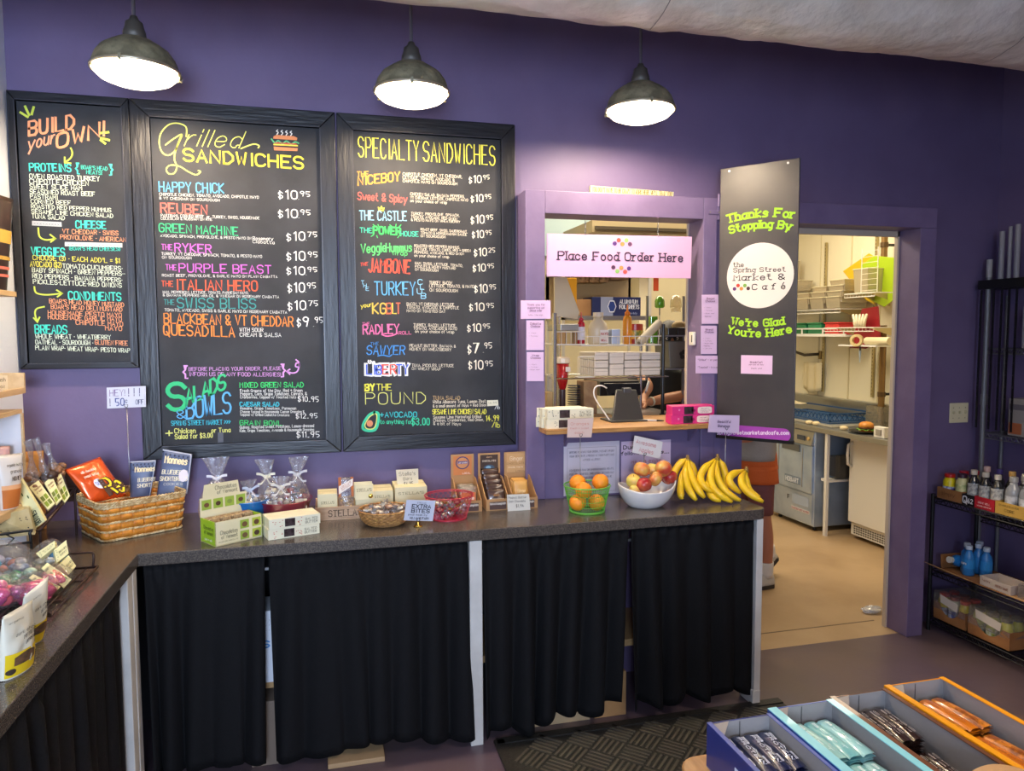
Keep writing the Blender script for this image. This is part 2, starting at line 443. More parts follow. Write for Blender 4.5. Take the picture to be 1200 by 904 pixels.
# ------------------------------------------------------------------ counter
CT = .908; CB = .862; CF_Y = -.611; CX = -.667; CE = 1.914
CMAT = mat('speckled_dark_worktop', '453e39', .22, bump=.03, bscale=200, col2='625950', cscale=240, clo=.45, chi=.62, spec=.6)
ct = thing('counter', 'dark grey speckled L-shaped counter with white posts under it', 'counter', (.5, -.3, 0))
rc = .05; corner = [(CE - rc + rc*math.sin(a), CF_Y + rc - rc*math.cos(a)) for a in [PI/2*i/6 for i in range(7)]]
pts = [(-1.22, 0), (-1.22, -3.0), (CX, -3.0), (CX, CF_Y)] + corner + [(CE, YB), (.913, YB), (.913, 0)]
MB().slab([(x, y, CB) for x, y in pts], (0, 0, CT - CB)).done('worktop', CMAT, ct, world=True, bevel=.003)
PW = mat('white_post_paint', 'd5d2cc', .5, bump=.15, bscale=20, col2='c4c0ba', cscale=5)
MB().box(CX-.06, CX-.006, -.665, -.612, 0, CB).box(CX-.05, CX-.008, -.73, -.667, 0, CB).done('post', PW, ct, world=True, bevel=.003)
MB().box(.552, .604, -.605, -.55, 0, CB).done('post', PW, ct, world=True, bevel=.003)
MB().box(1.862, 1.895, -.605, -.5, .03, CB).box(1.856, 1.895, -.607, -.5, 0, .07).done('post', PW, ct, world=True, bevel=.003)
MB().box(CX+.01, 1.86, -.575, -.56, .80, .81).done('curtain_rail', mat('rail_steel', '777777', .4, metal=.7), ct, world=True)
MB().box(CX, 1.85, -.5, -.05, .30, .33).done('lower_shelf', mat('raw_pine', 'b08a5c', .6, bump=.2, bscale=15, stretch=(1, 8, 8)), ct, world=True)
MB().box(-1.2, 1.85, -.03, -.01, 0, CB).done('back_panel', mat('dark_board', '1d1b20', .8), ct, world=True)

CLOTH = mat('black_curtain_cloth', '0a0a0d', .8, bump=.15, bscale=180, spec=.25)
def curtain(name, label, x0, x1, zt, zb, seed, axis='x', pos=-.585, n=None, bx0=None, bx1=None, pleat=.035, group='black cloth curtains under the counter'):
    """pleated cloth hung on a rail; axis x: along the back counter; axis y: along the left counter"""
    rnd = random.Random(seed); w_ = abs(x1 - x0); n = n or int(w_ / .10); bx0 = x0 if bx0 is None else bx0; bx1 = x1 if bx1 is None else bx1
    ph = [rnd.uniform(-.9, .9) for _ in range(n+2)]; am = [rnd.uniform(.2, 1.45) for _ in range(n+2)]
    hz = [rnd.uniform(-.012, .012) for _ in range(8)]
    def fn(u, v):
        # v 0 top, 1 bottom
        t = u*n; i = int(min(t, n-1)); f = t - i; A = am[i]*(1-f) + am[i+1]*f; P = ph[i]*(1-f) + ph[i+1]*f
        wv = math.sin(2*PI*t + P*2.2*v); s_ = (.25 + .95*v**.7)
        d = A*pleat*s_*.55*wv + .012*v*math.sin(3*u + seed)
        if v < .06: d = .006*math.sin(2*PI*t*2.2 + P*3)
        X = (x0 + (x1-x0)*u)*(1-v) + (bx0 + (bx1-bx0)*u)*v + .012*v*math.cos(2*PI*t + P)
        zbb = (zb(u) if callable(zb) else zb) + hz[int(u*7)]*.3
        Z = zt + (zbb - zt)*v
        return Vector((X, pos + d, Z)) if axis == 'x' else Vector((pos + d, X, Z))
    mb = MB(); mb.grid(fn, n*14, 22)
    c = (x0 + x1)/2
    return solo('curtain', mb, CLOTH, (c, pos, zt) if axis == 'x' else (pos, c, zt), label, 'curtain', group, smooth=True, solid=.0015)
curtain('c1', 'black pleated curtain right of the corner post, under the wicker basket', -.655, -.235, .856, .05, 1, bx1=-.262)
curtain('c2', 'wide black curtain hanging left of the middle white post', -.222, .548, .856, lambda u: .03 + .035*max(0, math.sin(u*5-1.2)), 2, bx1=.556, pleat=.026)
curtain('c3', 'black curtain just right of the middle white post, its hem rising to the right', .61, 1.25, .856, lambda u: .012 + .075*u**.8 + .02*math.sin(u*14), 3, bx1=1.205, pleat=.045)
curtain('c4', 'black curtain beside the white end post, last under the counter', 1.262, 1.855, .856, lambda u: .06 + .02*math.sin(u*17), 4, pleat=.045)
curtain('c5', 'black curtain under the left arm of the counter', -.745, -2.9, .856, .05, 5, axis='y', pos=-.70, pleat=.04)

# stored goods glimpsed through the gaps of the curtains
KRAFT = mat('kraft_cardboard', 'b78d5e', .75, bump=.1, bscale=50, col2='aa8052', cscale=6)
def carton(mbx, m_, label, cat, name='cardboard_box', texts=()):
    cx = sum(v[0] for v in mbx.v)/len(mbx.v); cy = sum(v[1] for v in mbx.v)/len(mbx.v); cz = min(v[2] for v in mbx.v)
    t = thing(name, label, cat, (cx, cy, cz)); mbx.done('carton', m_, t, world=True, bevel=.003)
    for mm, lines in texts: lettering(t, mm, lines)
    return t
a = Vector((-.275, -.522, .332))
b_ = carton(MB().box(-.30, -.10, -.52, -.35, .332, .62), paper('d9dbe2'), 'white carton seen in the gap between the two left curtains', 'box', texts=[(ink('3d86c6'), [((-.255, -.52, .50), (-.215, -.52, .50), .03), ] and [('S', (-.262, -.52, .475), (-.232, -.52, .475), .026, dict(w_=.22))])])
lettering(b_, ink('56606e'), [('lorem'[:0] + 'ml', (-.27, -.52, .58 - .02*i), (-.23, -.52, .58 - .02*i), .007) for i in range(3)])
carton(MB().box(-.31, -.14, -.53, -.36, 0, .26), mat('grey_brown_card', '7b6a5c', .8), 'grey-brown box on the floor behind the left curtain gap', 'box')
carton(MB().box(1.12, 1.27, -.53, -.3, 0, .20), KRAFT, 'open cardboard box on the floor behind the right curtain gap', 'box')
carton(MB().box(.78, 1.10, -.53, -.4, 0, .055), mat('pale_card', 'c0a27a', .7), 'flat cardboard tray poking out under the curtain hem', 'tray', 'cardboard_tray')
carton(MB().box(-.02, .20, -.62, -.42, .0, .02), mat('pale_plank', 'b5946c', .7), 'pale wooden board lying on the floor under the wide curtain', 'board', 'wooden_board')
for i in range(6):
    mbx = MB().box(1.19, 1.275, -.48, -.36, .331 + i*.052, .381 + i*.052)
    bx = carton(mbx, paper('a7a9a0' if i % 2 else 'bcbcb2'), 'grey-white packet behind the right curtain gap, %s from the bottom' % ORDS[i], 'packet', 'packet')
    bx['group'] = 'packets behind the right curtain gap'
    lettering(bx, ink('4c5a52'), [('HEE', (1.20, -.48, .36 + i*.052), (1.265, -.48, .36 + i*.052), .012)])

# ------------------------------------------------------------------ floor mat
mt = thing('floor_mat', 'black rubber mat with basketweave ribs on the floor before the counter', 'mat', (1.6, -1.2, 0))
RUB = mat('black_rubber', '1a1917', .6, bump=.3, bscale=120)
MX0, MX1, MY0, MY1 = .66, 2.0, -1.95, -.60
MB().box(MX0, MX1, MY0, MY1, 0, .006).box(MX0-.012, MX0+.03, MY0, MY1, 0, .011).box(MX0, MX1, MY1-.03, MY1+.012, 0, .011).done('mat_base', RUB, mt, world=True)
mb = MB(); ce = .115; c45 = Matrix.Rotation(PI/4, 3, 'Z')
for i in range(-16, 17):
    for j in range(-16, 17):
        o = c45 @ Vector(((i+.5)*ce, (j+.5)*ce, 0)) + Vector((1.5, -1.25, 0))
        if not (MX0+.07 < o.x < MX1-.07 and MY0+.07 < o.y < MY1-.07): continue
        for k in range(5):
            q = (k-2)*ce/5
            mb.rbox(*( (o + c45 @ (Vector((0, q, 0)) if (i+j) % 2 else Vector((q, 0, 0)))).xy ), .006, ce*.9, ce*.085, .005, PI/4 + (0 if (i+j) % 2 else PI/2))
tag(mb.done('ribs', mat('worn_rubber_rib', '48433a', .55), mt, world=True), kind='stuff')
# ------------------------------------------------------------------ chalk menu boards
FRAME = mat('black_stained_frame', '0f0f14', .38, bump=.2, bscale=14, stretch=(6, 1, .6), col2='17181f', cscale=10, spec=.45)
FRAMEH = mat('black_stained_frame_h', '0f0f14', .38, bump=.2, bscale=14, stretch=(.6, 1, 6), col2='17181f', cscale=10, spec=.45)
SLATE = mat('chalkboard_slate', '26282d', .6, spec=.3, bump=.05, bscale=300, col2='303238', cscale=5)
BY = -.014
def board(name_label, x0, x1, z0, z1, ix0, ix1, iz0, iz1):
    t = thing('menu_board', name_label, 'menu board', ((x0+x1)/2, 0, z0), 0, None)
    y0, y1 = -.034, -.002
    def rail(pts, m_): MB().slab([(x, y0, z) for x, z in pts], (0, y1-y0, 0)).done('frame_rail', m_, t, world=True, bevel=.003)
    e = .0004
    rail([(x0, z1), (x1, z1), (ix1, iz1), (ix0, iz1)], FRAMEH); rail([(x0, z0), (ix0, iz0), (ix1, iz0), (x1, z0)], FRAMEH)
    rail([(x0, z0+e), (x0, z1-e), (ix0, iz1-e), (ix0, iz0+e)], FRAME); rail([(x1, z0+e), (ix1, iz0+e), (ix1, iz1-e), (x1, z1-e)], FRAME)
    MB().box(ix0-.01, ix1+.01, BY, -.003, iz0-.01, iz1+.01).done('slate_panel', SLATE, t, world=True)
    for (a, b, c, d) in ((ix0-.0035, ix0, iz0, iz1), (ix1, ix1+.0035, iz0, iz1), (ix0, ix1, iz1, iz1+.0035), (ix0, ix1, iz0-.0035, iz0)):
        MB().box(a, b, -.036, BY, c, d).done('inner_bead', mat('bead_edge', '3a3a42', .3), t, world=True)
    return t
B1 = board('narrow chalk menu board, leftmost of the three, with proteins, cheese, veggies and breads', -1.214, -.767, 1.557, 2.682, -1.186, -.797, 1.581, 2.646)
B2 = board('tall chalk menu board headed grilled sandwiches, middle of the three', -.765, .069, 1.156, 2.682, -.689, .002, 1.216, 2.611)
B3 = board('tall chalk menu board headed specialty sandwiches, rightmost of the three', .076, .898, 1.156, 2.682, .147, .831, 1.224, 2.611)
class Crop:
    """places lettering measured on an enlarged crop of the photo onto the board's own plane"""
    def __init__(s, ox, oy, k, parent, y=BY, ax=1): s.ox, s.oy, s.k, s.p, s.y, s.ax = ox, oy, k, parent, y, ax
    def pt(s, X, Y): return at(s.ox + X/s.k, s.oy + Y/s.k, s.ax, s.y)
    def ln(s, t, x0, y0, x1, y1, h, **k):
        a, b = s.pt(x0, y0), s.pt(x1, y1)
        return (t, a, b, (s.pt(x0, y0-h) - a).length, dict(up=(0,0,1), **k))
    def put(s, col, rows, w_=.13, **k):
        return lettering(s.p, ink(col), [s.ln(*r[:6], **(r[6] if len(r) > 6 else {})) for r in rows], N_=(0,-1,0), w_=w_, **k)
    def draw(s, col, polys, w_=.003, name='drawing', lift=.0008):
        mb = MB(); mb.nofix = 1
        for pl in polys:
            P = [s.pt(*p) for p in pl]; O = P[0]
            ribbon(mb, [((p - O).x, (p - O).z) for p in P], w_/2, O + Vector((0, -lift, 0)), Vector((1,0,0)), Vector((0,0,1)), Vector((0,-1,0)))
        return mb.done(name, ink(col), s.p, world=True)
    def fill(s, col, poly, name='painted_patch', lift=.0005):
        return MB().slab([s.pt(*p) + Vector((0,-lift,0)) for p in poly], (0, .0004, 0)).done(name, ink(col), s.p, world=True)
def arc(cx, cy, rx, ry, a0, a1, n=10): return [(cx + rx*math.cos(math.radians(a0+(a1-a0)*i/n)), cy + ry*math.sin(math.radians(a0+(a1-a0)*i/n))) for i in range(n+1)]
def bez(p0, p1, p2, p3, n=12): return [tuple((1-t)**3*a + 3*(1-t)**2*t*b + 3*(1-t)*t*t*c + t**3*d for a, b, c, d in zip(p0, p1, p2, p3)) for t in [i/n for i in range(n+1)]]
def cat_(pts, n=6):
    out = []
    for i in range(len(pts)-1):
        p0 = pts[max(i-1, 0)]; p1 = pts[i]; p2 = pts[i+1]; p3 = pts[min(i+2, len(pts)-1)]
        for j in range(n):
            t = j/n; out.append(tuple(.5*((2*b) + (-a+c)*t + (2*a-5*b+4*c-d)*t*t + (-a+3*b-3*c+d)*t**3) for a, b, c, d in zip(p0, p1, p2, p3)))
    return out + [pts[-1]]
OR, TL, MN, YG, WH, YL = 'f2a070', '3fd3bd', 'dfe9cf', 'c9d84c', 'e9e9e4', 'f1e24a'
c = Crop(0, 100, 2.581, B1)
c.put(OR, [('BUILD', 88, 152, 224, 131, 42), ('OWN!', 172, 192, 314, 152, 42)], w_=.17, slant=.05)
c.put('f2a27a', [('your', 84, 196, 162, 175, 36)], w_=.12, slant=.25)
c.draw(YG, [[(62, 82), (84, 96)], [(76, 64), (88, 90)], [(102, 66), (96, 88)], [(306, 160), (330, 166)], [(302, 145), (328, 142)], [(305, 166), (318, 176)]], .009)
c.draw(YG, [bez((214, 190), (226, 210), (214, 224), (198, 232)), [(196, 218), (196, 234), (214, 236)], cat_([(116, 432), (120, 458), (140, 468), (166, 464)]), [(152, 452), (168, 464), (154, 474)],
    cat_([(104, 610), (110, 628), (140, 634), (186, 630)]), [(172, 620), (188, 630), (174, 640)], cat_([(134, 670), (112, 676), (106, 690), (112, 714)]), [(102, 704), (113, 716), (120, 702)]], .006)
c.put(TL, [('PROTEINS', 90, 259, 215, 262, 23), ('CHEESE', 230, 432, 320, 434, 22), ('VEGGIES', 96, 515, 196, 518, 25), ('CONDIMENTS', 208, 648, 366, 652, 24), ('BREADS', 107, 750, 203, 752, 25)], w_=.16)
c.put(TL, [('{', 230, 268, 240, 268, 32), ("BOAR'S HEAD", 246, 253, 325, 258, 11), ('MEATS!', 262, 268, 308, 271, 11), ('}', 332, 272, 342, 272, 32), ("(BOAR'S HEAD CHEESES!)", 210, 499, 364, 501, 11)], w_=.125)
c.put(MN, [('OVEN ROASTED TURKEY', 90, 282, 301, 290, 14), ('CHIPOTLE CHICKEN', 90, 297, 268, 304, 14), ('SWEET SLICE HAM', 91, 312, 248, 318, 13), ('SEASONED ROAST BEEF', 91, 328, 287, 336, 13),
    ('PASTRAMI', 92, 342, 174, 346, 12), ('CORNED BEEF', 94, 357, 214, 362, 12), ('ROASTED RED PEPPER HUMMUS', 95, 372, 336, 384, 12), ('SESAME LIME CHICKEN SALAD', 96, 387, 342, 401, 12), ('TUNA SALAD', 97, 402, 196, 408, 13),
    ('TOMATO·CUCUMBERS·', 190, 553, 371, 561, 13), ('BABY SPINACH · GREEN PEPPERS··', 98, 565, 378, 577, 13), ('RED PEPPERS · BANANA PEPPERS·', 99, 583, 370, 596, 13), ('PICKLES·LETTUCE·RED ONIONS', 101, 600, 368, 612, 13),
    ('WHOLE WHEAT · WHEATBERRY', 108, 766, 335, 769, 13), ('OATMEAL · SOURDOUGH ·', 108, 783, 282, 786, 13), ('PLAIN WRAP· WHEAT WRAP· PESTO WRAP', 108, 800, 393, 809, 13)], w_=.135)
c.put(OR, [('VT CHEDDAR · SWISS', 190, 448, 358, 454, 13), ('PROVOLONE · AMERICAN', 183, 465, 381, 474, 13), ("BOAR'S HEAD HONEY MUSTARD", 150, 659, 375, 671, 13), ("BOAR'S HEAD DELI MUSTARD", 155, 676, 370, 685, 13),
    ('HOUSEMADE PESTO MAYO', 146, 694, 368, 702, 13), ('HOUSEMADE GARLIC MAYO', 146, 707, 368, 714, 13), ('CHIPOTLE MAYO', 230, 724, 372, 729, 13), ('MAYO', 319, 741, 369, 743, 13), ('GLUTEN FREE', 288, 784, 386, 787, 13)], w_=.135)
c.put('e5d94a', [("CHOOSE (3) · EACH ADD'L = $1", 100, 528, 362, 538, 14), ('AVOCADO ($2)', 92, 548, 186, 552, 16)], w_=.135)
c.fill('b9bdbf', [(97, 410), (186, 414), (187, 428), (97, 424)]); c.fill('c9cbc8', [(196, 474), (370, 478), (370, 491), (196, 487)])
c.put('777c80', [('XXXXXXXXX', 102, 421, 180, 425, 6), ('XXXXXXXXXXXXXX', 204, 484, 362, 488, 5)], w_=.16)

def price(c, col, D, cents, x, y, x1, y1, h):
    """dollar sign, whole dollars and raised cents between two baseline points"""
    w_ = x1 - x; f = lambda a: y + (y1-y)*a
    n = len(D)
    c.put(col, [('$', x, f(0), x + w_*.13, f(.13), h*.75), (D, x + w_*.24, f(.3), x + w_*(.24 + .16*n + .04), f(.6), h), ('.', x + w_*.63, f(.63), x + w_*.66, f(.66), h*.2), (cents, x + w_*.70, f(.7) - h*.42, x1, y1 - h*.42, h*.58)], w_=.13)
c = Crop(140, 110, 4.108, B2)
c.draw('d8dd6a', [cat_([(322, 206), (320, 160), (280, 142), (236, 150), (200, 190), (192, 240), (206, 282), (236, 296), (266, 276), (286, 236), (300, 196), (262, 216), (222, 246)]), cat_([(298, 200), (278, 250), (264, 310), (276, 350), (264, 382), (236, 384), (226, 362), (246, 344), (290, 350), (330, 374), (368, 390), (390, 376), (380, 370)]), cat_([(585, 264), (620, 250), (650, 242), (672, 250), (668, 260)])], .0055)
c.put('d8dd6a', [('rilled', 312, 250, 575, 262, 82)], w_=.055, slant=.38)
c.put('f3e23e', [('SANDWICHES', 310, 322, 884, 362, 58)], w_=.16)
c.draw(WH, [cat_([(762+22*i, 174+2*i), (756+22*i, 180+2*i), (764+22*i, 186+2*i), (758+22*i, 196+2*i)]) for i in range(4)], .004)
c.fill('c98154', [(742, 204), (756, 198), (840, 204), (856, 212), (854, 224), (740, 216)], 'bun_drawing'); c.fill('c98154', [(742, 254), (858, 262), (856, 276), (744, 272)], 'bun_drawing')
c.draw('4fae7a', [cat_([(732, 218), (748, 236), (764, 226), (784, 240), (804, 228), (826, 242), (846, 232), (862, 238)])], .006); c.draw('e8d24a', [[(744, 244), (856, 250)]], .006); c.draw('c05a45', [[(748, 236), (850, 242)]], .005)
rows2 = [('57aee8', 'HAPPY CHICK', 192, 470, 502, 478, 46, 0), ('ef6a5c', 'REUBEN', 200, 572, 422, 582, 46, 0), ('2fb87c', 'GREEN MACHINE', 192, 664, 570, 682, 40, 0), ('c95fc8', 'RYKER', 268, 760, 442, 768, 40, 1), ('c95fc8', 'PURPLE BEAST', 288, 858, 730, 866, 40, 1)]
for col, t, x0, y0, x1, y1, h, the in rows2:
    c.put(col, [(t, x0, y0, x1, y1, h)], w_=.13)
    if the: c.put(col, [('THE', x0-64, y0-10, x0-14, y0-8, 26)], w_=.13)
for D, ce_, x, y, x1, y1, h in [('10', '95', 766, 502, 916, 512, 40), ('10', '95', 766, 594, 918, 600, 40), ('10', '75', 806, 706, 950, 706, 40), ('10', '95', 806, 800, 952, 804, 42), ('10', '95', 806, 868, 950, 874, 38)]: price(c, WH, D, ce_, x, y, x1, y1, h)
c.put(WH, [('CHIPOTLE CHICKEN, TOMATO, AVOCADO, CHIPOTLE MAYO', 193, 490, 670, 505, 13), ('& VT CHEDDAR ON SOURDOUGH', 193, 508, 482, 519, 12), ('PASTRAMI, CORNED BEEF  or  TURKEY, SWISS, HOUSEMADE', 200, 592, 674, 605, 13), ('COLESLAW & RUSSIAN ON RYE', 200, 606, 446, 611, 12),
    ('AVOCADO, SPINACH, PROVOLONE, & PESTO MAYO ON', 198, 689, 634, 702, 12), ('Rosemary', 642, 704, 740, 706, 16), ('Ciabatta', 642, 718, 746, 724, 14), ('TURKEY, VT CHEDDAR, SPINACH, TOMATO, & PESTO MAYO', 203, 776, 686, 790, 13), ('ON SOURDOUGH', 206, 793, 346, 797, 12), ('ROAST BEEF, PROVOLONE, & GARLIC MAYO ON PLAIN CIABATTA', 206, 880, 760, 887, 12)], w_=.125)
c = Crop(140, 320, 4.108, B2)
c.put('ee5a33', [('THE', 204, 64, 258, 66, 26), ('ITALIAN HERO', 274, 80, 664, 86, 48)], w_=.12)
c.put('2f8f8f', [('THE', 216, 152, 264, 154, 24), ('SWISS BLISS', 280, 168, 656, 172, 48)], w_=.12)
c.put('f08a35', [('BLACKBEAN & VT CHEDDAR', 216, 242, 836, 258, 48), ('QUESADILLA', 214, 298, 554, 308, 50)], w_=.12)
for D, ce_, x, y, x1, y1, h in [('10', '95', 812, 92, 944, 92, 44), ('10', '75', 812, 178, 954, 176, 42), ('9', '95', 856, 256, 978, 258, 44)]: price(c, WH, D, ce_, x, y, x1, y1, h)
c.put(WH, [('HAM, PEPPERONI, LETTUCE, TOMATO, PARMESAN MAYO,', 210, 98, 622, 102, 12), ('& BANANA PEPPERS with OIL & VINEGAR ON ROSEMARY CIABATTA', 210, 112, 768, 122, 12), ('TOMATO, AVOCADO, SWISS & GARLIC MAYO ON ROSEMARY CIABATTA', 218, 184, 806, 196, 13),
    ('WITH SOUR', 580, 282, 692, 284, 18), ('CREAM & SALSA', 580, 306, 778, 308, 18)], w_=.125)
c.put('d79be0', [('{', 308, 508, 328, 508, 60), ('BEFORE PLACING YOUR ORDER, PLEASE', 334, 472, 778, 468, 17), ('INFORM US OF ANY FOOD ALLERGIES!', 336, 496, 776, 498, 18), ('}', 780, 500, 798, 500, 60)], w_=.125)
c.draw('d79be0', [cat_([(850, 418), (864, 432), (862, 452), (848, 450), (852, 434), (866, 440), (856, 474), (832, 482), (808, 474)]), [(820, 464), (806, 474), (820, 488)]], .006)
c.put('2fbf7d', [('S', 236, 660, 318, 655, 125), ('ALADS', 322, 636, 510, 556, 72)], w_=.16, gap=.12)
c.put('5fb2e8', [('&', 278, 700, 318, 700, 40), ('BOWLS', 324, 704, 536, 672, 100)], w_=.11, gap=.15)
c.put('35c0d6', [('SPRING STREET MARKET >>>', 250, 735, 534, 728, 22)], w_=.135)
c.put('dfe07a', [('+', 224, 790, 256, 788, 34), ('Chicken', 266, 772, 366, 770, 22), ('or Tuna', 444, 768, 534, 766, 20), ('Salad for $3.00', 268, 800, 448, 792, 22)], w_=.16)
c.fill('14141a', [(372, 750), (440, 750), (440, 772), (372, 772)]); c.fill('565a66', [(474, 768), (500, 768), (500, 816), (474, 818)], 'tape_strip')
c.put('35cf6c', [('MIXED GREEN SALAD', 580, 552, 886, 550, 24), ('GRAIN BOWL', 580, 732, 782, 734, 22)], w_=.16)
c.put('35c0d6', [('CAESAR SALAD', 580, 642, 768, 642, 20)], w_=.18)
c.put(WH, [('Fresh Greens of the Day, Red + Green', 582, 574, 880, 572, 14), ('Peppers, Corn, Grape Tomatoes, Carrots, &', 582, 589, 902, 588, 14), ('Cranberries, topped w/ Toasted Nuts', 582, 604, 850, 604, 13), ('$10.95', 860, 618, 958, 620, 24),
    ('Romaine, Grape Tomatoes, Parmesan', 582, 658, 850, 658, 13), ('Cheese tossed in Housemade Caesar Dressing &', 582, 674, 890, 674, 12), ('topped w/ Grilled Ciabatta Croutons', 582, 688, 818, 690, 12), ('$12.95', 850, 700, 952, 698, 22),
    ('Quinoa, Roasted Sweet Potatoes, Lemon-dressed', 580, 750, 936, 742, 14), ('Kale, Grape Tomatoes, Avocado & Housemade Dressing', 580, 766, 936, 760, 13), ('$11.95', 854, 792, 962, 790, 26)], w_=.125)

c = Crop(395, 130, 4.306, B3)
c.put('e9e24e', [('SPECIALTY', 108, 232, 412, 252, 100), ('SANDWICHES', 436, 254, 796, 274, 98)], w_=.085, gap=.3)
c.put('f2a13c', [('THE', 102, 332, 158, 330, 24), ('NICEBOY', 106, 376, 316, 352, 44)], w_=.16)
c.put('ea5f55', [('Sweet & Spicy', 104, 448, 352, 464, 38)], w_=.13, slant=.1)
c.put('8fd0f2', [('THE CASTLE', 114, 550, 350, 554, 46)], w_=.135); c.draw('e8d84a', [[(212, 502), (208, 486), (218, 494), (224, 484), (230, 494), (238, 488), (232, 504), (212, 502)]], .006)
c.put('3bd0b0', [('THE', 116, 614, 176, 616, 24), ('HOUSE', 322, 632, 410, 634, 24)], w_=.135)
c.put('35c25e', [('POWER', 184, 620, 320, 626, 36)], w_=.24)
c.draw('35c25e', [[(182, 574), (194, 584)], [(206, 574), (210, 582)], [(266, 576), (276, 584)], [(298, 572), (296, 584)], [(322, 576), (312, 588)], [(172, 634), (184, 626)], [(204, 640), (200, 630)], [(306, 640), (314, 630)]], .004)
c.put('52c46a', [('Veggie', 122, 718, 246, 710, 44), ('Hummus', 248, 712, 376, 708, 42), ('wrap', 280, 728, 354, 730, 22)], w_=.15)
c.put('e8503a', [('THE', 118, 784, 154, 780, 16), ('JAMBONE', 160, 812, 366, 820, 66)], w_=.15, slant=.12)
for D, ce_, x, y, x1, y1, h in [('10', '95', 666, 364, 768, 360, 36), ('10', '95', 676, 460, 776, 458, 36), ('10', '95', 676, 568, 786, 566, 40), ('10', '95', 682, 640, 778, 640, 36), ('10', '25', 692, 732, 796, 730, 38), ('10', '95', 686, 810, 790, 808, 36)]: price(c, 'efe6d2', D, ce_, x, y, x1, y1, h)
W3 = 'e9dfca'
c.put(W3, [('CHIPOTLE CHICKEN, VT CHEDDAR,', 332, 326, 630, 340, 15), ('LETTUCE, TOMATO, AVOCADO, &', 332, 343, 592, 357, 14), ('CHIPOTLE MAYO ON SOURDOUGH', 332, 360, 606, 375, 13), ('CHICKEN SALAD, BANANA PEPPERS,', 370, 426, 644, 440, 14), ('VT CHEDDAR, LETTUCE, CHIPOTLE MAYO', 370, 444, 660, 457, 13), ('on your choice of wrap', 370, 460, 554, 470, 14),
    ('TURKEY, PROVOLONE, SPINACH,', 374, 524, 616, 534, 13), ('TOMATO, AVOCADO, RED ONION', 374, 540, 606, 552, 13), ('& PESTO MAYO ON WHEATBERRY', 374, 556, 620, 566, 12), ('ROAST BEEF, SWISS, SAUERKRAUT,', 422, 604, 658, 616, 12), ('TOMATO & HORSERADISH SAUCE', 422, 621, 654, 631, 12), ('ON SOURDOUGH', 422, 637, 546, 643, 12),
    ('ROASTED RED PEPPER HUMMUS,', 390, 687, 620, 696, 13), ('LETTUCE, TOMATO, CUKES, RED + GREEN', 390, 704, 674, 712, 12), ('PEPPERS, AVOCADO, & RED ONION', 390, 720, 640, 728, 12), ('on your choice of wrap', 390, 736, 564, 744, 13), ('HAM, SWISS, LETTUCE, TOMATO,', 394, 775, 634, 788, 13), ('PICKLES & HONEY MUSTARD', 394, 791, 598, 801, 12), ('ON SOURDOUGH', 394, 806, 510, 812, 12)], w_=.125)
c = Crop(395, 330, 4.306, B3)
c.put('8fd0f2', [('T', 122, 14, 136, 14, 18), ('H', 134, 30, 148, 30, 18), ('E', 146, 46, 160, 46, 18), ('C', 408, 16, 430, 16, 26), ('L', 420, 40, 438, 40, 26), ('U', 404, 62, 428, 62, 26), ('B', 424, 86, 448, 86, 26)], w_=.14)
c.put('5faee6', [('TURKEY', 190, 68, 394, 68, 66)], w_=.1)
c.put('e8d84a', [('your', 120, 134, 172, 126, 20)], w_=.16); c.put('e0b84c', [('KG', 180, 162, 246, 162, 52)], w_=.14); c.put('dd6a4a', [('B', 250, 162, 276, 162, 52), ('T', 300, 162, 318, 162, 52)], w_=.14); c.put('e8d84a', [('L', 280, 162, 298, 162, 52)], w_=.14)
c.put('e56fa8', [('THE', 128, 222, 164, 220, 14), ('RADLEY', 132, 266, 312, 262, 46), ('ROLL', 312, 268, 374, 266, 16)], w_=.15); c.draw('e56fa8', [cat_([(226, 268), (250, 276), (280, 272), (304, 262)])], .006)
c.put('3f8fe0', [('THE', 168, 322, 208, 320, 14), ('SAWYER', 150, 368, 340, 368, 44)], w_=.12, slant=.1); c.draw('3f8fe0', [cat_([(206, 376), (230, 372), (262, 378), (276, 370)])], .005)
c.put('f0f0f0', [('the', 156, 414, 190, 414, 16), ('LIBERTY', 146, 472, 362, 470, 54)], w_=.34, lift=.0004); c.put('3f5fd0', [('LIB', 150, 468, 224, 468, 46), ('TY', 302, 466, 358, 466, 46)], w_=.16, lift=.0016); c.put('e0584a', [('ER', 230, 467, 298, 466, 46)], w_=.16, lift=.0016)
for D, ce_, x, y, x1, y1, h in [('10', '95', 694, 54, 800, 56, 40), ('10', '95', 668, 146, 790, 148, 38), ('10', '95', 658, 252, 770, 252, 38), ('7', '95', 660, 362, 780, 356, 48), ('10', '95', 664, 440, 784, 446, 44)]: price(c, 'efe6d2', D, ce_, x, y, x1, y1, h)
c.put(W3, [('TURKEY, BACON,', 466, 14, 584, 16, 16), ('LETTUCE, TOMATO, & MAYO', 466, 30, 690, 32, 14), ('ON SOURDOUGH', 468, 50, 608, 54, 14), ('BACON, VT CHEDDAR, LETTUCE,', 352, 120, 594, 124, 14), ('TOMATO, AVOCADO, & CHIPOTLE', 352, 137, 614, 140, 14), ('MAYO ON TOASTED OAT', 352, 154, 546, 158, 13),
    ('TURKEY, BACON, LETTUCE,', 386, 226, 602, 230, 14), ('TOMATO, AVOCADO & MAYO', 386, 243, 604, 246, 14), ('on your choice of wrap', 394, 258, 590, 262, 14), ('PEANUT BUTTER, BANANA &', 366, 330, 598, 334, 14), ('HONEY ON WHEATBERRY', 366, 348, 576, 352, 14), ('TUNA, PICKLES, LETTUCE', 378, 430, 588, 432, 14), ('ON WHEAT WRAP', 378, 446, 522, 450, 13)], w_=.125)
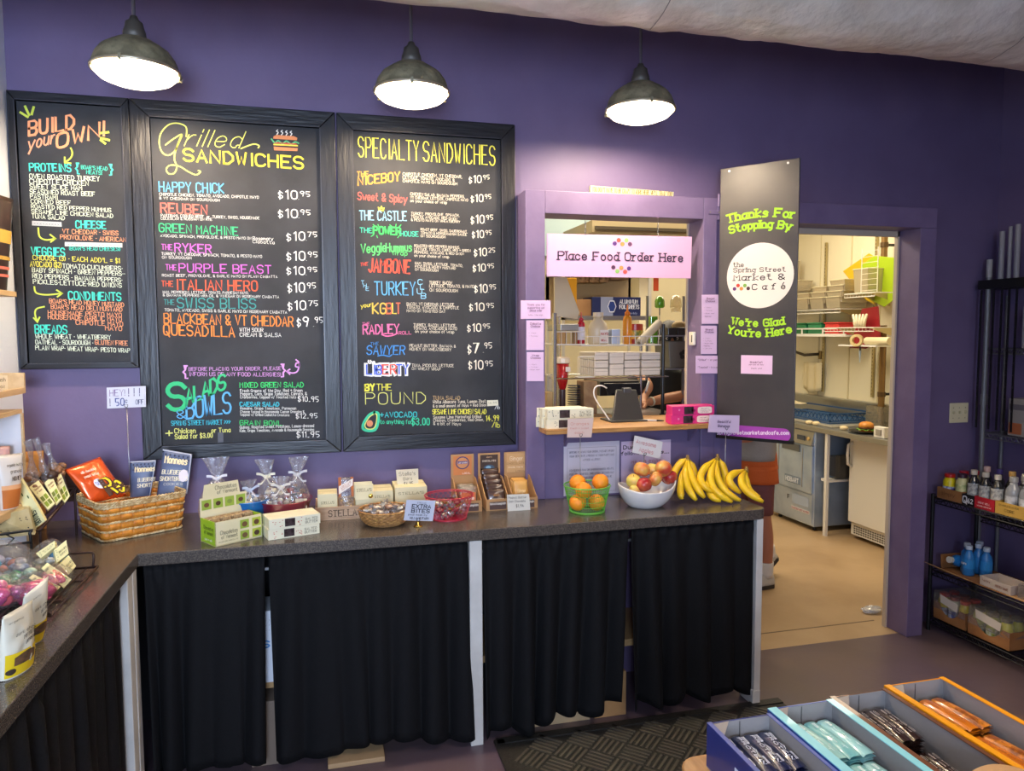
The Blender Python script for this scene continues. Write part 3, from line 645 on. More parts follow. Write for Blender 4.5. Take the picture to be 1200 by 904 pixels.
c.put('e8e44e', [('BY', 142, 552, 188, 550, 32)], w_=.26); c.put('e8e44e', [('THE', 200, 550, 274, 550, 32)], w_=.12); c.put('dfe07a', [('POUND', 144, 620, 446, 616, 58)], w_=.07)
c.put('35c8d0', [('+AVOCADO', 218, 686, 402, 684, 26)], w_=.15); c.put('35d0a0', [('to anything for', 218, 718, 376, 718, 20), ('$3.00', 378, 724, 466, 724, 34)], w_=.14)
c.draw('39c79a', [cat_([(188, 660), (160, 676), (134, 716), (132, 744), (160, 754), (192, 748), (206, 716), (208, 668), (188, 660)])], .012); c.draw('d9e27a', [cat_([(188, 668), (164, 684), (142, 718), (144, 738), (162, 746), (186, 740), (198, 712), (200, 674), (188, 668)])], .005)
c.fill('d58a62', arc(165, 717, 16, 17, 0, 348, 14), 'pit_drawing')
c.put('b99a6a', [('TUNA SALAD', 484, 598, 620, 598, 20)], w_=.14); c.put('e8e44e', [('SESAME LIME CHICKEN SALAD', 482, 670, 752, 668, 24)], w_=.16, gap=.2); c.put('e8e44e', [('14.99', 752, 704, 816, 702, 26), ('/lb', 782, 732, 820, 738, 24)], w_=.15)
c.put(W3, [('White Albacore Tuna, Lemon Zest', 484, 616, 750, 612, 16), ('& a small amount of Mayo + Red Onion', 484, 636, 752, 630, 14), ('Sesame Lime Marinated Grilled', 486, 692, 726, 688, 14), ('Chicken, Cranberries, Red Onion,', 486, 708, 740, 704, 14), ('& a bit of Mayo', 486, 724, 624, 726, 14)], w_=.125)
c.fill('e7e2c8', [(756, 600), (812, 598), (814, 626), (758, 630)], 'price_sticker'); c.put('6b6b5a', [('13.99', 764, 618, 804, 616, 8)], w_=.135)
c.put(WH, [('/lb', 796, 642, 820, 644, 16)], w_=.14)
# ------------------------------------------------------------------ generic goods
R_ = random.Random(11)
CLEAR = film('clear_cellophane', 'f4f4f6', .34, haze=.07)
CREAM_CARD = mat('cream_card', 'ded3ac', .6, col2='d6ca9f', cscale=5)
def bag_mesh(bl, br, tr, tl, th, amp=.004, n=18, seed=0, base=0, ny=None):
    """pillow bag between four world corners; base>0 keeps the foot thick (stand-up pouch)"""
    bl, br, tr, tl = map(Vector, (bl, br, tr, tl)); N_ = (br - bl).cross(tl - bl).normalized(); mb = MB()
    for sg in (1, -1):
        def fn(u, v):
            p = (bl*(1-u) + br*u)*(1-v) + (tl*(1-u) + tr*u)*v
            vv = min(1, .7 + v)*(1 - min(1, v)**2.2)**.7 if base else math.sin(PI*v)**.55
            k = th*.5*math.sin(PI*u)**.5*vv
            nz = noise.noise(p*38 + Vector((seed, sg*3, 0)))*amp*math.sin(PI*u)*math.sin(PI*v)*2.2
            return p + N_*(sg*k + nz)
        mb.grid(fn, n, n)
    return mb, N_
def on_quad(bl, br, tr, tl, N_, off):
    bl, br, tr, tl = map(Vector, (bl, br, tr, tl))
    return lambda u, v: (bl*(1-u) + br*u)*(1-v) + (tl*(1-u) + tr*u)*v + N_*off
def quad_text(parent, Q, N_, rows, lift=.0011):
    """rows: (colour, text, u0, v0, u1, h_in_v, width)"""
    for col, t, u0, v0, u1, h, w_ in rows:
        a, b = Q(u0, v0), Q(u1, v0); up = (Q(u0, v0 + h) - a)
        lettering(parent, ink(col), [(t, a, b, up.length, dict(w_=w_, up=up))], N_=N_, lift=lift)
def patch(parent, Q, pts, N_, col, name='label', lift=.0004, m_=None, dome=0):
    P = [Q(*p) + N_*lift for p in pts]
    return MB().slab(P, N_*.0004).done(name, m_ or ink(col), parent, world=True)
def disc_pts(u, v, r, n=20, asp=1): return [(u + r*math.cos(2*PI*i/n), v + r*asp*math.sin(2*PI*i/n)) for i in range(n)]
def card_sign(label, tl, tr, br, bl, y, col, rows, stem=None, base=None, cat='sign', brass=False, yb=None, group=None, lines=None):
    """small card facing the room on a wire holder; corners in photo pixels on plane y"""
    q = [at(*p, 1, y) for p in (bl, br, tr, tl)]; N_ = Vector((0, -1, 0)); c = (q[0] + q[1])/2
    z0 = CT if stem else min(q[0].z, q[1].z)
    t = thing('sign_card' if not stem else 'sign_holder', label, cat, (c.x, y, z0), 0, group)
    MB().slab([p + Vector((0, .0008, 0)) for p in q], (0, -.0016, 0)).done('card', paper(col), t, world=True)
    Q = on_quad(*q, N_, .0012); quad_text(t, Q, N_, rows)
    for (cl, poly, w_) in (lines or []):
        mb = MB(); mb.nofix = 1; P = [Q(*p) for p in poly]; ribbon(mb, [((p - P[0]).x, (p - P[0]).z) for p in P], w_/2, P[0] + N_*.0008, Vector((1,0,0)), Vector((0,0,1)), N_); mb.done('drawn_line', ink(cl), t, world=True)
    if stem:
        sm = mat('brass', 'c9a24a', .25, metal=1) if brass else mat('wire_steel', 'a5a5a8', .3, metal=.9)
        top = at(*stem, 1, y + .004)
        MB().tube([(top.x, y+.004, CT+.004), (top.x, y+.004, top.z)], .0018, 8).done('stem', sm, t, world=True, smooth=True)
        MB().lathe([(.026, 0), (.026, .003), (.006, .006), (.004, .012)] if not brass else [(.018, 0), (.018, .003), (.006, .008), (.009, .014), (.004, .02), (.003, .03)], 20, (top.x, y+.004, CT)).done('base', sm, t, world=True, smooth=True)
        for s_ in (-1, 1): MB().tube([(top.x, y - .003, top.z), (top.x + s_*.006, y-.005, top.z+.006), (top.x + s_*.007, y-.005, top.z+.013), (top.x + s_*.002, y-.005, top.z+.014)], .0011, 6).done('clip', mat('clip_black', '222222', .4, metal=.5), t, world=True, smooth=True)
    return t

# --- woven wicker basket with handles
WICK = mat('woven_orange_splint', 'dc8e30', .45, bump=.3, bscale=90, col2='bf7424', cscale=30)
CORDM = mat('pale_twisted_cord', 'dcc89c', .6, bump=.3, bscale=150, col2='b08c56', cscale=60)
def rrect(a, b, r, n=8):
    out = []
    for cx, cy, s0 in ((a/2-r, b/2-r, 0), (-a/2+r, b/2-r, 90), (-a/2+r, -b/2+r, 180), (a/2-r, -b/2+r, 270)):
        out += [(cx + r*math.cos(math.radians(s0 + 90*i/n)), cy + r*math.sin(math.radians(s0 + 90*i/n))) for i in range(n+1)]
    return out
def resample(pts, n):
    P = [Vector((x, y, 0)) for x, y in pts] ; P.append(P[0]); L_ = [0]
    for a, b in zip(P, P[1:]): L_.append(L_[-1] + (b - a).length)
    out = []; j = 0
    for i in range(n):
        d = L_[-1]*i/n
        while L_[j+1] < d: j += 1
        out.append(P[j].lerp(P[j+1], (d - L_[j])/max(1e-9, L_[j+1]-L_[j])))
    return out
wb = thing('wicker_basket', 'rectangular woven wicker basket in the counter corner, holding snack bags', 'basket', (-.768, -.242, CT), math.atan2(.169, .259))
BA, BB, BH = .300, .255, .155
def ring(z, out=0, n=150):
    k = 1 + .10*z/BH; return [Vector((p.x, p.y, z)) for p in resample(rrect(BA*k + 2*out, BB*k + 2*out, .03), n)]
MB().slab([tuple(p) for p in ring(.004, -.004, 40)], (0,0,.006)).done('base', WICK, wb)
rows = [0.006, .040, .074, .107, .134, .143, .152]
for k, z in enumerate(rows):
    base = ring(z, .001, 260); n = len(base)
    for ph in (0, PI):
        pts = []
        for i, p in enumerate(base):
            if z > .10 and z < .14 and p.x < -BA*.45 and abs(p.y) < .05: pass
            a = 2*PI*i/n*46 + ph; nrm = Vector((p.x, p.y, 0)).normalized()
            pts.append(p + nrm*.0024*math.cos(a) + Vector((0, 0, .0032*math.sin(a))))
        MB().tube(pts, .0027, 6, closed=True).done('cord_ring', CORDM, wb, smooth=True)
cnt = 26
for r0, r1 in zip(rows[:4], rows[1:5]):
    lo, hi = ring(r0 + .004, 0, cnt*6), ring(r1 - .004, 0, cnt*6)
    for i in range(cnt):
        if r0 > .10 and r0 < .12:
            c_ = lo[i*6+3]
            if c_.x < -BA*.44 and abs(c_.y) < .055: continue
        s_ = 1 if (i + rows.index(r0)) % 2 else -1; mb = MB(); seg = [lo[(i*6+j) % (cnt*6)] for j in range(7)], [hi[(i*6+j) % (cnt*6)] for j in range(7)]
        def off(p, j): return p + Vector((p.x, p.y, 0)).normalized()*(.0025*s_*math.sin(PI*j/6) + .001)
        vs = [off(p, j) for j, p in enumerate(seg[0])] + [off(p, j) for j, p in enumerate(seg[1])]
        mb.add(vs, [(j, j+1, 8+j, 7+j) for j in range(6)])
        mb.done('splint', WICK, wb, smooth=True, solid=.002)
MB().tube([(BA*.56, -.03, .125), (BA*.56+.018, -.02, .118), (BA*.56+.02, .0, .105), (BA*.56+.018, .02, .10), (BA*.56, .03, .10)], .003, 8).done('handle_loop', CORDM, wb, smooth=True)

# --- orange snack bag in the basket
def crop1(X, Y, y): return at(X/4.304, 430 + Y/4.304, 1, y)
q = [crop1(455, 690, -.34), crop1(640, 650, -.25), crop1(505, 455, -.24), crop1(325, 520, -.33)]
t = thing('snack_bag', 'orange foil candy bag with yellow lettering leaning in the wicker basket', 'bag', tuple((q[0]+q[1])/2))
mb, N_ = bag_mesh(*q, .045, .004, seed=3); mb.done('foil_bag', mat('orange_foil', 'e0561c', .28, metal=.35, coat=.3), t, world=True, smooth=True)
if N_.y > 0: N_ = -N_
Q = on_quad(*q, N_, .0235)
patch(t, Q, disc_pts(.46, .40, .13, asp=1), N_, 'd9dbe8', 'round_sticker')
quad_text(t, Q, N_, [('3a1a08', 'Re', .54, .10, .96, .40, .30), ('f4d81e', 'Re', .54, .10, .96, .40, .13), ('efc9b0', 'milk chocolate', .22, .74, .62, .06, .2), ('efc9b0', 'peanut butter', .22, .62, .62, .06, .2), ('5b6bb0', '50%', .38, .37, .54, .08, .16)])

# --- blue grey cookie boxes in the basket
def cookie_pouch(label, px, rows_, sticker):
    """px: bl, br, tr, tl in crop pixels; stands in the basket"""
    q = [crop1(*p, y) for p, y in px]
    t = thing('cookie_pouch', label, 'cookie box', tuple((q[0]+q[1])/2), 0, 'cookie pouches in the wicker basket')
    mb, N_ = bag_mesh(*q, .03, .001, n=12, base=.5); N_ = N_ if N_.y < 0 else -N_
    mb.done('pouch', mat('slate_blue_print', '56658a', .4, col2='4a5878', cscale=14), t, world=True, smooth=True)
    Q = on_quad(*q, N_, .0165)
    for k in range(6):
        for j in range(3): patch(t, Q, disc_pts(.14 + .145*k + .05*(j % 2), .9 - .07*j, .03, 10), N_, '2c3550', 'berry_print')
    patch(t, Q, [(.02, .97), (.98, .97), (.98, 1.0), (.02, 1.0)], N_, 'b9bcc9', 'sealed_edge'); patch(t, Q, [(.95, .0), (.99, .0), (.99, .97), (.95, .97)], N_, 'aab0c4', 'sealed_edge')
    quad_text(t, Q, N_, rows_)
    if sticker: patch(t, Q, disc_pts(*sticker, 18), N_, 'dcd6e0', 'round_sticker', .0012)
    return t, Q, N_
cookie_pouch('blue-grey shortbread cookie pouch, the left one, half sunk in the wicker basket', [((655, 660), -.13), ((760, 650), -.12), ((790, 470), -.10), ((657, 478), -.11)], [('f2e2b4', 'Monnees', .22, .70, 1.0, .14, .2), ('e6dfc0', 'BLUEBERRY', .35, .42, 1.1, .1, .16), ('e6dfc0', 'SHORT', .35, .26, .95, .1, .16)], None)
t, Q, N_ = cookie_pouch('blue-grey shortbread cookie pouch, the right taller one with a round white sticker', [((790, 650), -.17), ((948, 640), -.165), ((972, 442), -.13), ((822, 416), -.135)], [('f2e2b4', 'Monnees', .14, .72, .86, .15, .2), ('e6dfc0', 'BLUEBERRY', .10, .47, .9, .09, .16), ('e6dfc0', 'SHORTBREAD', .06, .32, .94, .09, .16), ('c9c9c0', 'COOKIES', .2, .22, .8, .05, .14)], (.80, .45, .15))
quad_text(t, Q, N_, [('70607a', '50%', .72, .42, .88, .06, .16)])

# --- HEY sign on a tall wire
card_sign('white card on a tall wire reading HEY 50c off above the wicker basket', (125, 454.5), (170.8, 452.6), (171, 477), (125.6, 479), -.10, 'd4d6e2',
    [('6a4c8a', 'HEY!', .08, .58, .46, .3, .08), ('5a5a80', '!', .56, .55, .62, .36, .10), ('5a5a80', '!', .70, .55, .76, .36, .10), ('5a5a80', '!', .84, .55, .90, .36, .10), ('35458c', '50', .22, .12, .44, .34, .12), ('2a2a50', '¢'.replace('¢', 'c'), .47, .24, .52, .2, .12), ('4a5070', 'OFF', .74, .14, .94, .22, .12), ('5a5a80', '!', .08, .12, .14, .34, .1)], stem=(148.5, 478), lines=[('8a8ab0', [(.97, .1), (.97, .9)], .0006)])

# --- chocolate display carton, lime sides
Fp, Rp, Lp = Vector((-.406, -.593, CT)), Vector((-.249, -.487, CT)), Vector((-.480, -.502, CT))
ux = (Rp - Fp); uy = (Lp - Fp); uz = Vector((0, 0, 1)); Nf = Vector((ux.y, -ux.x, 0)).normalized(); uy = -Nf * .117
dbx = thing('display_carton', 'cream and lime chocolate bar display carton with a raised header', 'display box', tuple(Fp + (ux+uy)/2), 0)
LIME = mat('lime_card', '9cc327', .5)
H1, H2, H3 = .092, .165, .215; th = .003
MB().obox(Fp, ux, -Nf*th, uz*H1).done('front_panel', CREAM_CARD, dbx, world=True)
MB().obox(Fp, ux.normalized()*th, uy, uz*H1).done('side_panel', LIME, dbx, world=True); MB().obox(Fp + ux - ux.normalized()*th, ux.normalized()*th, uy, uz*H1).done('side_panel', LIME, dbx, world=True)
MB().obox(Fp + uy*.975, ux, -Nf*th, uz*H2).done('back_panel', CREAM_CARD, dbx, world=True)
MB().obox(Fp, ux, uy, uz*.004).done('floor_panel', CREAM_CARD, dbx, world=True)
hp = Fp + uy*.975 + uz*H2; MB().slab([hp + ux*.06, hp + ux*.86, hp + ux*.82 + uz*(H3-H2), hp + ux*.10 + uz*(H3-H2)], -Nf*th).done('header', CREAM_CARD, dbx, world=True)
Qf = on_quad(Fp, Fp+ux, Fp+ux+uz*H1, Fp+uz*H1, Nf, .0006)
for k, (u, v, c1, c2) in enumerate([(.52, .54, '6a4a2a', '8fa63a'), (.78, .54, '5b3a20', 'a9b43a'), (.52, .08, '6a5030', '8fa63a'), (.78, .08, '4a3020', 'a9b43a')]):
    patch(dbx, Qf, [(u, v), (u+.19, v), (u+.19, v+.36), (u, v+.36)], Nf, c2, 'printed_picture'); patch(dbx, Qf, disc_pts(u+.095, v+.17, .06, 10, 1.9), Nf, c1, 'chocolate_print', .001)
quad_text(dbx, Qf, Nf, [('3b3328', 'Chocolates', .10, .46, .46, .16, .1), ('3b3328', 'of Vermont', .12, .28, .46, .14, .1), ('6b6250', 'HANDMADE CHOCOLATE', .06, .14, .47, .05, .14)])
S0 = Fp + uy; Ns = -ux.normalized(); Qs = on_quad(S0, Fp, Fp+uz*H1, S0+uz*H1, Ns, .0006)
quad_text(dbx, Qs, Ns, [('33420c', 'Chocolates', .25, .62, .9, .14, .12), ('33420c', 'of Vermont', .28, .42, .88, .14, .12), ('eef3d8', 'dark + milk', .3, .16, .8, .09, .16)])
B0 = Fp + uy*.975; Qb = on_quad(B0, B0+ux, B0+ux+uz*H2, B0+uz*H2, Nf, .0006)
for k in range(4):
    u = .03 + .245*k; patch(dbx, Qb, [(u, .72), (u+.2, .72), (u+.2, .95), (u, .95)], Nf, '8fa63a', 'printed_picture'); patch(dbx, Qb, disc_pts(u+.1, .83, .055, 10, 1), Nf, ['6a4426', '4a3018', '7a8a3a', '5a3a20'][k], 'chocolate_print', .001)
Qh = on_quad(hp, hp+ux, hp+ux+uz*.05, hp+uz*.05, Nf, .0006); quad_text(dbx, Qh, Nf, [('3b3328', 'Chocolates', .32, .52, .78, .3, .1), ('3b3328', 'of Vermont', .36, .16, .8, .28, .1)])
for r in range(2):
    for k in range(4):
        o_ = Fp + ux*(.03 + .24*k) + uy*(.08 + .40*r) + uz*(.055 + .02*r)
        b = solo('chocolate_bar', MB().obox(o_, ux*.225, uy*.36, uz*.018), mat('bar_wrapper_cream', 'b39a72', .5, col2='6b4a34', cscale=90), tuple(o_), 'small chocolate bar in the lime-sided display carton, %s row, %s' % (['front', 'back'][r], ['leftmost', 'second', 'third', 'rightmost'][k]), 'chocolate bar', 'chocolate bars in the display carton', bevel=.002)

# --- small stacked boxes with a window
def mini_box(label, o, a, b, h, body, dots, win, group=None, cat='box', pinkoval=False):
    o, a, b = map(Vector, (o, a, b)); up = Vector((0,0,h)); N_ = a.cross(up).normalized(); N_ = N_ if N_.y < 0 else -N_
    t = thing('candy_box', label, cat, tuple(o + (a+b)/2), 0, group)
    MB().obox(o, a, b, up).done('carton', body, t, world=True, bevel=.001)
    Q = on_quad(o, o+a, o+a+up, o+up, N_, .0006)
    patch(t, Q, [win[0:2], (win[2], win[1]), (win[2], win[3]), (win[0], win[3])], N_, None, 'window', m_=mat('candy_window', '463a3c', .12, col2='2e2426', cscale=60))
    r = random.Random(str(o.x)); 
    for _ in range(dots[1]):
        u = r.choice([r.uniform(.03, win[0]-.03), r.uniform(win[2]+.03, .66)]); v = r.uniform(.12, .88); patch(t, Q, disc_pts(u, v, .012, 6, 3), N_, dots[0], 'dot_print')
    if pinkoval:
        patch(t, Q, [(.60 + .34*(.5+.5*math.copysign(abs(math.cos(x))**.4, math.cos(x))), .12 + .76*(.5+.5*math.copysign(abs(math.sin(x))**.4, math.sin(x)))) for x in [2*PI*i/28 for i in range(28)]], N_, 'f0dcd0', 'oval_label'); patch(t, Q, disc_pts(.50, .5, .05, 14, 3.6), N_, '8c2450', 'dot_print')
        quad_text(t, Q, N_, [('8a4a5a', 'dessert', .68, .62, .86, .12, .14), ('8a4a5a', 'CHOCOLATE', .66, .40, .9, .12, .14), ('8a4a5a', 'COVERED', .68, .22, .86, .12, .14), ('f4b8d4', 'o', .15, .5, .18, .25, .2)])
    else:
        quad_text(t, Q, N_, [('5b5036', 'SALTED', .70, .52, .94, .22, .14), ('5b5036', 'BUTTER', .70, .2, .94, .22, .14)])
    return t
CB = mat('cream_box_card', 'e3dcc0', .5)
a = Vector((.190, .058, 0)); b_ = Vector((-.016, .052, 0)); o = Vector((-.222, -.553, CT))
for j in range(2):
    for k in range(2):
        if j == 1 and k == 1: pass
        mini_box(['cream candy box with red dots, lower front of the little stack', 'cream candy box with red dots, upper front of the little stack', 'cream candy box behind, bottom of the little stack', 'cream candy box behind, top of the little stack'][k + 2*j], o + b_*1.05*j + Vector((.004*k, 0, .0405*k)), a, b_, .040, CB, ('b8402c', 16), (.30, .14, .5, .9))

# --- buckets and cellophane gift bags
def bucket(label, c, r0, r1, h, m_, cat='bucket'):
    t = thing('tin_bucket', label, cat, c)
    MB().lathe([(.001, .002), (r0*.97, .002), (r0, .0), (r0, .004), (r1, h), (r1+.003, h+.002), (r1+.003, h-.003), (r1-.003, h-.002), (r0-.003, .006), (.001, .006)], 40, cap=False).done('pail', m_, t, smooth=True)
    return t
bucket('small blue plastic tub behind the chocolate display carton', (-.315, -.33, CT), .055, .082, .118, mat('blue_plastic', '1f6fb8', .3, coat=.4))
bucket('translucent magenta tub holding three cellophane gift bags', (-.175, -.30, CT), .080, .112, .105, mat('magenta_plastic', '8c2038', .25, coat=.5, trans=.25))
CHOC_BITS = [mat('choc_bit_dark', '3f2a22', .4), mat('choc_bit_milk', '7d5639', .4), mat('choc_bit_white', 'cfc0a0', .45), mat('choc_bit_red', '8c2a30', .4)]
def gift_bag(label, c, rz, h, r, ribbonc, content, tagc='e2d7b4', top=.3, tiltx=0, seed=1, group=None, cat='gift bag', body=.58):
    rnd = random.Random(seed); t = thing('cellophane_bag', label, cat, c, rz, group)
    hb = h*body + .04
    def fn(u, v):
        a = 2*PI*u; z = v*h; 
        if z < hb: k = r*(math.sin(PI*(.12 + .83*z/hb))**.7)
        else: k = .012 + (r*.5)*((z-hb)/(h-hb))**1.1
        k = max(k, .010); k *= 1 + .16*math.sin(a*7 + seed + z*30)*(.5 if z < hb else 1) + .05*noise.noise(Vector((a*2, z*40, seed)))
        fl = 1 if z < hb else .45
        return Vector((k*math.cos(a) + tiltx*v*v, k*math.sin(a)*fl, z))
    mb = MB(); mb.grid(fn, 56, 26); mb.done('cellophane', CLEAR, t, smooth=True)
    for ci, cm in enumerate(content):
        mb = MB()
        for _ in range(max(4, int(26/len(content)))):
            a = rnd.uniform(0, 2*PI); rr = r*.72*rnd.random()**.5; z = rnd.uniform(.02, hb*.8)
            mb.sphere((rr*math.cos(a), rr*math.sin(a), z), rnd.uniform(.010, .017), 8, 6, (1, .8, .7))
        tag(mb.done('sweets', cm, t, smooth=True), kind='stuff')
    tx = tiltx*(hb/h)**2
    rm = mat('ribbon_' + ribbonc, ribbonc, .45); mb = MB(); mb.lathe([(.013, -.006), (.016, 0), (.013, .006)], 16, (tx, 0, hb)); 
    mb.done('ribbon_knot', rm, t, smooth=True)
    for s_ in (-1, 1):
        for (dz, ln, wv) in ((.016, .038, .010), (-.026, .034, .008)):
            P = cat_([(tx, -.014, hb), (tx + s_*ln*.5, -.024, hb + dz*.9), (tx + s_*ln, -.02, hb + dz)], 6); m2 = MB()
            vs = [];
            for p in P: vs += [(p[0], p[1], p[2] - wv/2), (p[0], p[1], p[2] + wv/2)]
            m2.add(vs, [(2*i, 2*i+1, 2*i+3, 2*i+2) for i in range(len(P)-1)]); m2.done('ribbon_tail', rm, t, solid=.001)
    if tagc:
        o_ = Vector((tx + .004, -r*.98, hb*.30)); q = [o_ + Vector(v) for v in ((-.022, 0, .0), (.024, -.002, -.004), (.026, .004, .042), (-.02, .006, .046))]
        MB().slab([tuple(p) for p in q], (0, -.001, 0)).done('paper_tag', paper(tagc), t)
        mb = MB(); mb.nofix = 1
        for k in range(3): write(mb, 'chocolate', q[3] + Vector((.004, -.001, -.014 - .01*k)), q[3] + Vector((.04, -.003, -.016 - .01*k)), .005, .13, up=(0, 0, 1))
        mb.done('lettering', ink('6b5a40'), t)
    return t
gift_bag('tall cellophane gift bag with a white bow behind the chocolate display carton', (-.425, -.36, CT), .1, .30, .070, 'e4e0e4', CHOC_BITS[2:3] + CHOC_BITS[1:2] + CHOC_BITS[3:4], 'dcb8a4', seed=2)
gift_bag('small clear bag leaning out of the blue tub', (-.31, -.335, CT+.006), .6, .19, .045, 'b9c4d8', CHOC_BITS[2:3], None, seed=5)
gift_bag('cellophane gift bag with cream ribbon, left in the magenta tub', (-.228, -.305, CT+.008), -.2, .265, .052, 'e2dcc4', CHOC_BITS[1:3], seed=3, tiltx=-.02)
gift_bag('cellophane gift bag with silver ribbon, right in the magenta tub', (-.128, -.305, CT+.008), .2, .27, .052, 'c9c9cc', CHOC_BITS[:2] + CHOC_BITS[3:4], seed=7, tiltx=.015)
gift_bag('cellophane gift bag at the front of the magenta tub', (-.182, -.352, CT+.008), 0, .20, .045, 'd8d2c8', [CHOC_BITS[3], CHOC_BITS[2]], seed=9)

# --- wooden tray with cream cartons, bags and a price card
PINE = mat('pale_birch', 'b9997a', .55, bump=.15, bscale=20, stretch=(1, 8, 8), col2='ab8a6a', cscale=8)
tr = thing('wooden_tray', 'long pale wooden tray with dark serif lettering, full of cream cartons', 'tray', (.20, -.20, CT))
TX0, TX1, TY0, TY1, TZ = -.050, .44, -.300, -.10, .056
MB().box(TX0, TX1, TY0, TY0+.008, CT, CT+TZ).done('front_board', PINE, tr, world=True, bevel=.001); MB().box(TX0, TX1, TY1-.008, TY1, CT, CT+TZ).done('back_board', PINE, tr, world=True, bevel=.001)
for x in (TX0, TX1-.008): MB().box(x, x+.008, TY0+.008, TY1-.008, CT, CT+TZ).done('end_board', PINE, tr, world=True, bevel=.001)
MB().box(TX0+.008, TX1-.008, TY0+.008, TY1-.008, CT, CT+.006).done('bottom_board', PINE, tr, world=True)
lettering(tr, ink('54402e'), [("STELLA'S", (.004, TY0, CT+.016), (.150, TY0, CT+.016), .026, dict(serif=True, w_=.14)), ('CONFECTIONERY', (.025, TY0, CT+.006), (.12, TY0, CT+.006), .004, dict(w_=.12))], N_=(0,-1,0))
TZ0 = CT + .0062
def st_box(label, x, y, w_, d, h, txt=True, group='cream cartons in the wooden tray'):
    t = thing('cream_carton', label, 'box', (x + w_/2, y + d/2, TZ0), 0, group); MB().box(x, x+w_, y, y+d, TZ0, TZ0+h).done('carton', CREAM_CARD, t, world=True, bevel=.0015)
    MB().box(x+.001, x+w_-.001, y+d*.48, y+d*.5, TZ0+h, TZ0+h+.0008).done('lid_seam', paper('b3a77e'), t, world=True)
    if txt: lettering(t, ink('6b6248'), [("STELLA'S", (x+.012, y, TZ0+h-.085), (x+w_-.012, y, TZ0+h-.085) if h > .1 else (x+w_-.012, y, TZ0+h*.5), .012, dict(serif=True, w_=.13))], N_=(0,-1,0))
    return t
def st2(label, x, y, w_, d, h, tz):
    t = thing('cream_carton', label, 'box', (x + w_/2, y + d/2, TZ0), 0); MB().box(x, x+w_, y, y+d, TZ0, TZ0+h).done('carton', CREAM_CARD, t, world=True, bevel=.0015)
    MB().box(x+.002, x+w_-.002, y+d*.48, y+d*.5, TZ0+h, TZ0+h+.0008).done('lid_seam', paper('b3a77e'), t, world=True)
    lettering(t, ink('6b6248'), [("STELLA'S", (x+.014, y, TZ0+tz), (x+w_-.014, y, TZ0+tz), .010, dict(serif=True, w_=.13))], N_=(0,-1,0)); return t
st2('cream carton at the left end of the wooden tray', -.040, -.286, .082, .11, .105, .062)
st2('cream carton in the middle of the wooden tray, lettered across its lid edge', .118, -.27, .055, .14, .085, .06)
st2('cream carton right of the middle in the wooden tray', .186, -.26, .095, .14, .10, .07)
st2('wide cream carton at the right end of the wooden tray', .288, -.27, .14, .155, .112, .08)
def nut_bag(label, x, y, z, w_, h, c2, frac=.55):
    q = [Vector((x, y, z)), Vector((x+w_, y, z)), Vector((x+w_*.96, y+.012, z+h)), Vector((x+.04*w_, y+.012, z+h))]
    t = thing('nut_bag', label, 'bag', (x+w_/2, y, z)); mb, N_ = bag_mesh(*q, .035, .002, n=14, base=.35); mb.done('film', CLEAR, t, world=True, smooth=True)
    mb = MB(); r = random.Random(h)
    for _ in range(46): mb.sphere((x + r.uniform(.012, w_-.012), y + r.uniform(-.008, .012), z + r.uniform(.006, h*.42)), r.uniform(.005, .008), 7, 5, (1, .7, .8))
    tag(mb.done('brittle_pieces', mat('nut_brittle', '9c7444', .4, col2='c7a468', cscale=90), t, world=True, smooth=True), kind='stuff')
    for u in (.02, .80): MB().obox(Vector((x+w_*u, y-.004, z+h*.42)), (w_*.18, 0, 0), (0, .012, 0), (0, .006, h*.58)).done('orange_band', paper(c2), t, world=True)
    P = [Vector((x+w_*.04, y-.016, z+h*.52)), Vector((x+w_*.92, y-.016, z+h*.78)), Vector((x+w_*.94, y-.012, z+h*.99)), Vector((x+w_*.04, y-.012, z+h*.76))]
    MB().slab(P, (0, -.001, 0)).done('slanted_label', paper('e6dcd2'), t, world=True)
    Nn = Vector((0, -1, 0)); Qq = on_quad(*P, Nn, .0014); quad_text(t, Qq, Nn, [('a6684a', "STELLA'S", .14, .45, .86, .35, .12), ('a6684a', 'TOFFEE CRUNCH', .2, .2, .8, .14, .13)]); return t
nut_bag('clear bag of nut brittle with orange bands standing in the wooden tray', .046, -.283, TZ0+.03, .066, .140, 'b5683a')
t = thing('cream_packet', 'flat cream packet with a gold seal propped in the wooden tray', 'packet', (.155, -.285, TZ0))
for k, (dx, dy_, dz_) in enumerate([(-.004, .012, .008), (0, 0, 0)]):
    MB().obox(Vector((.116+dx, -.284+dy_, TZ0+.07+dz_)), (.078, 0, 0), (0, .006, 0), (0, .010, .066)).done('sleeve', CREAM_CARD, t, world=True, bevel=.001)
MB().box(.12, .19, -.280, -.265, TZ0, TZ0+.072).done('backing', CREAM_CARD, t, world=True)
lettering(t, ink('7a6f50'), [("STELLA'S", (.124, -.2795, TZ0+.106), (.186, -.2795, TZ0+.106), .012, dict(serif=True, w_=.13))], N_=(0,-1,.15))
MB().lathe([(.001, .002), (.009, .001), (.010, 0)], 18, (.182, -.285, TZ0+.085), ax=(0,-1,0), cap=False).done('gold_seal', mat('gold_foil', 'e8cf5a', .2, metal=.9), t, world=True, smooth=True)
card_sign('white price card reading Stella\'s Bars above the wooden tray', (464, 551), (490, 549.5), (490.5, 570), (466, 572), -.20, 'd3cbb4', [('4a4238', "Stella's", .12, .66, .86, .2, .1), ('4a4238', 'Bars', .3, .40, .7, .17, .1), ('3a3430', '$6.95', .32, .1, .74, .19, .12)])
C.objects[-1] if 0 else None

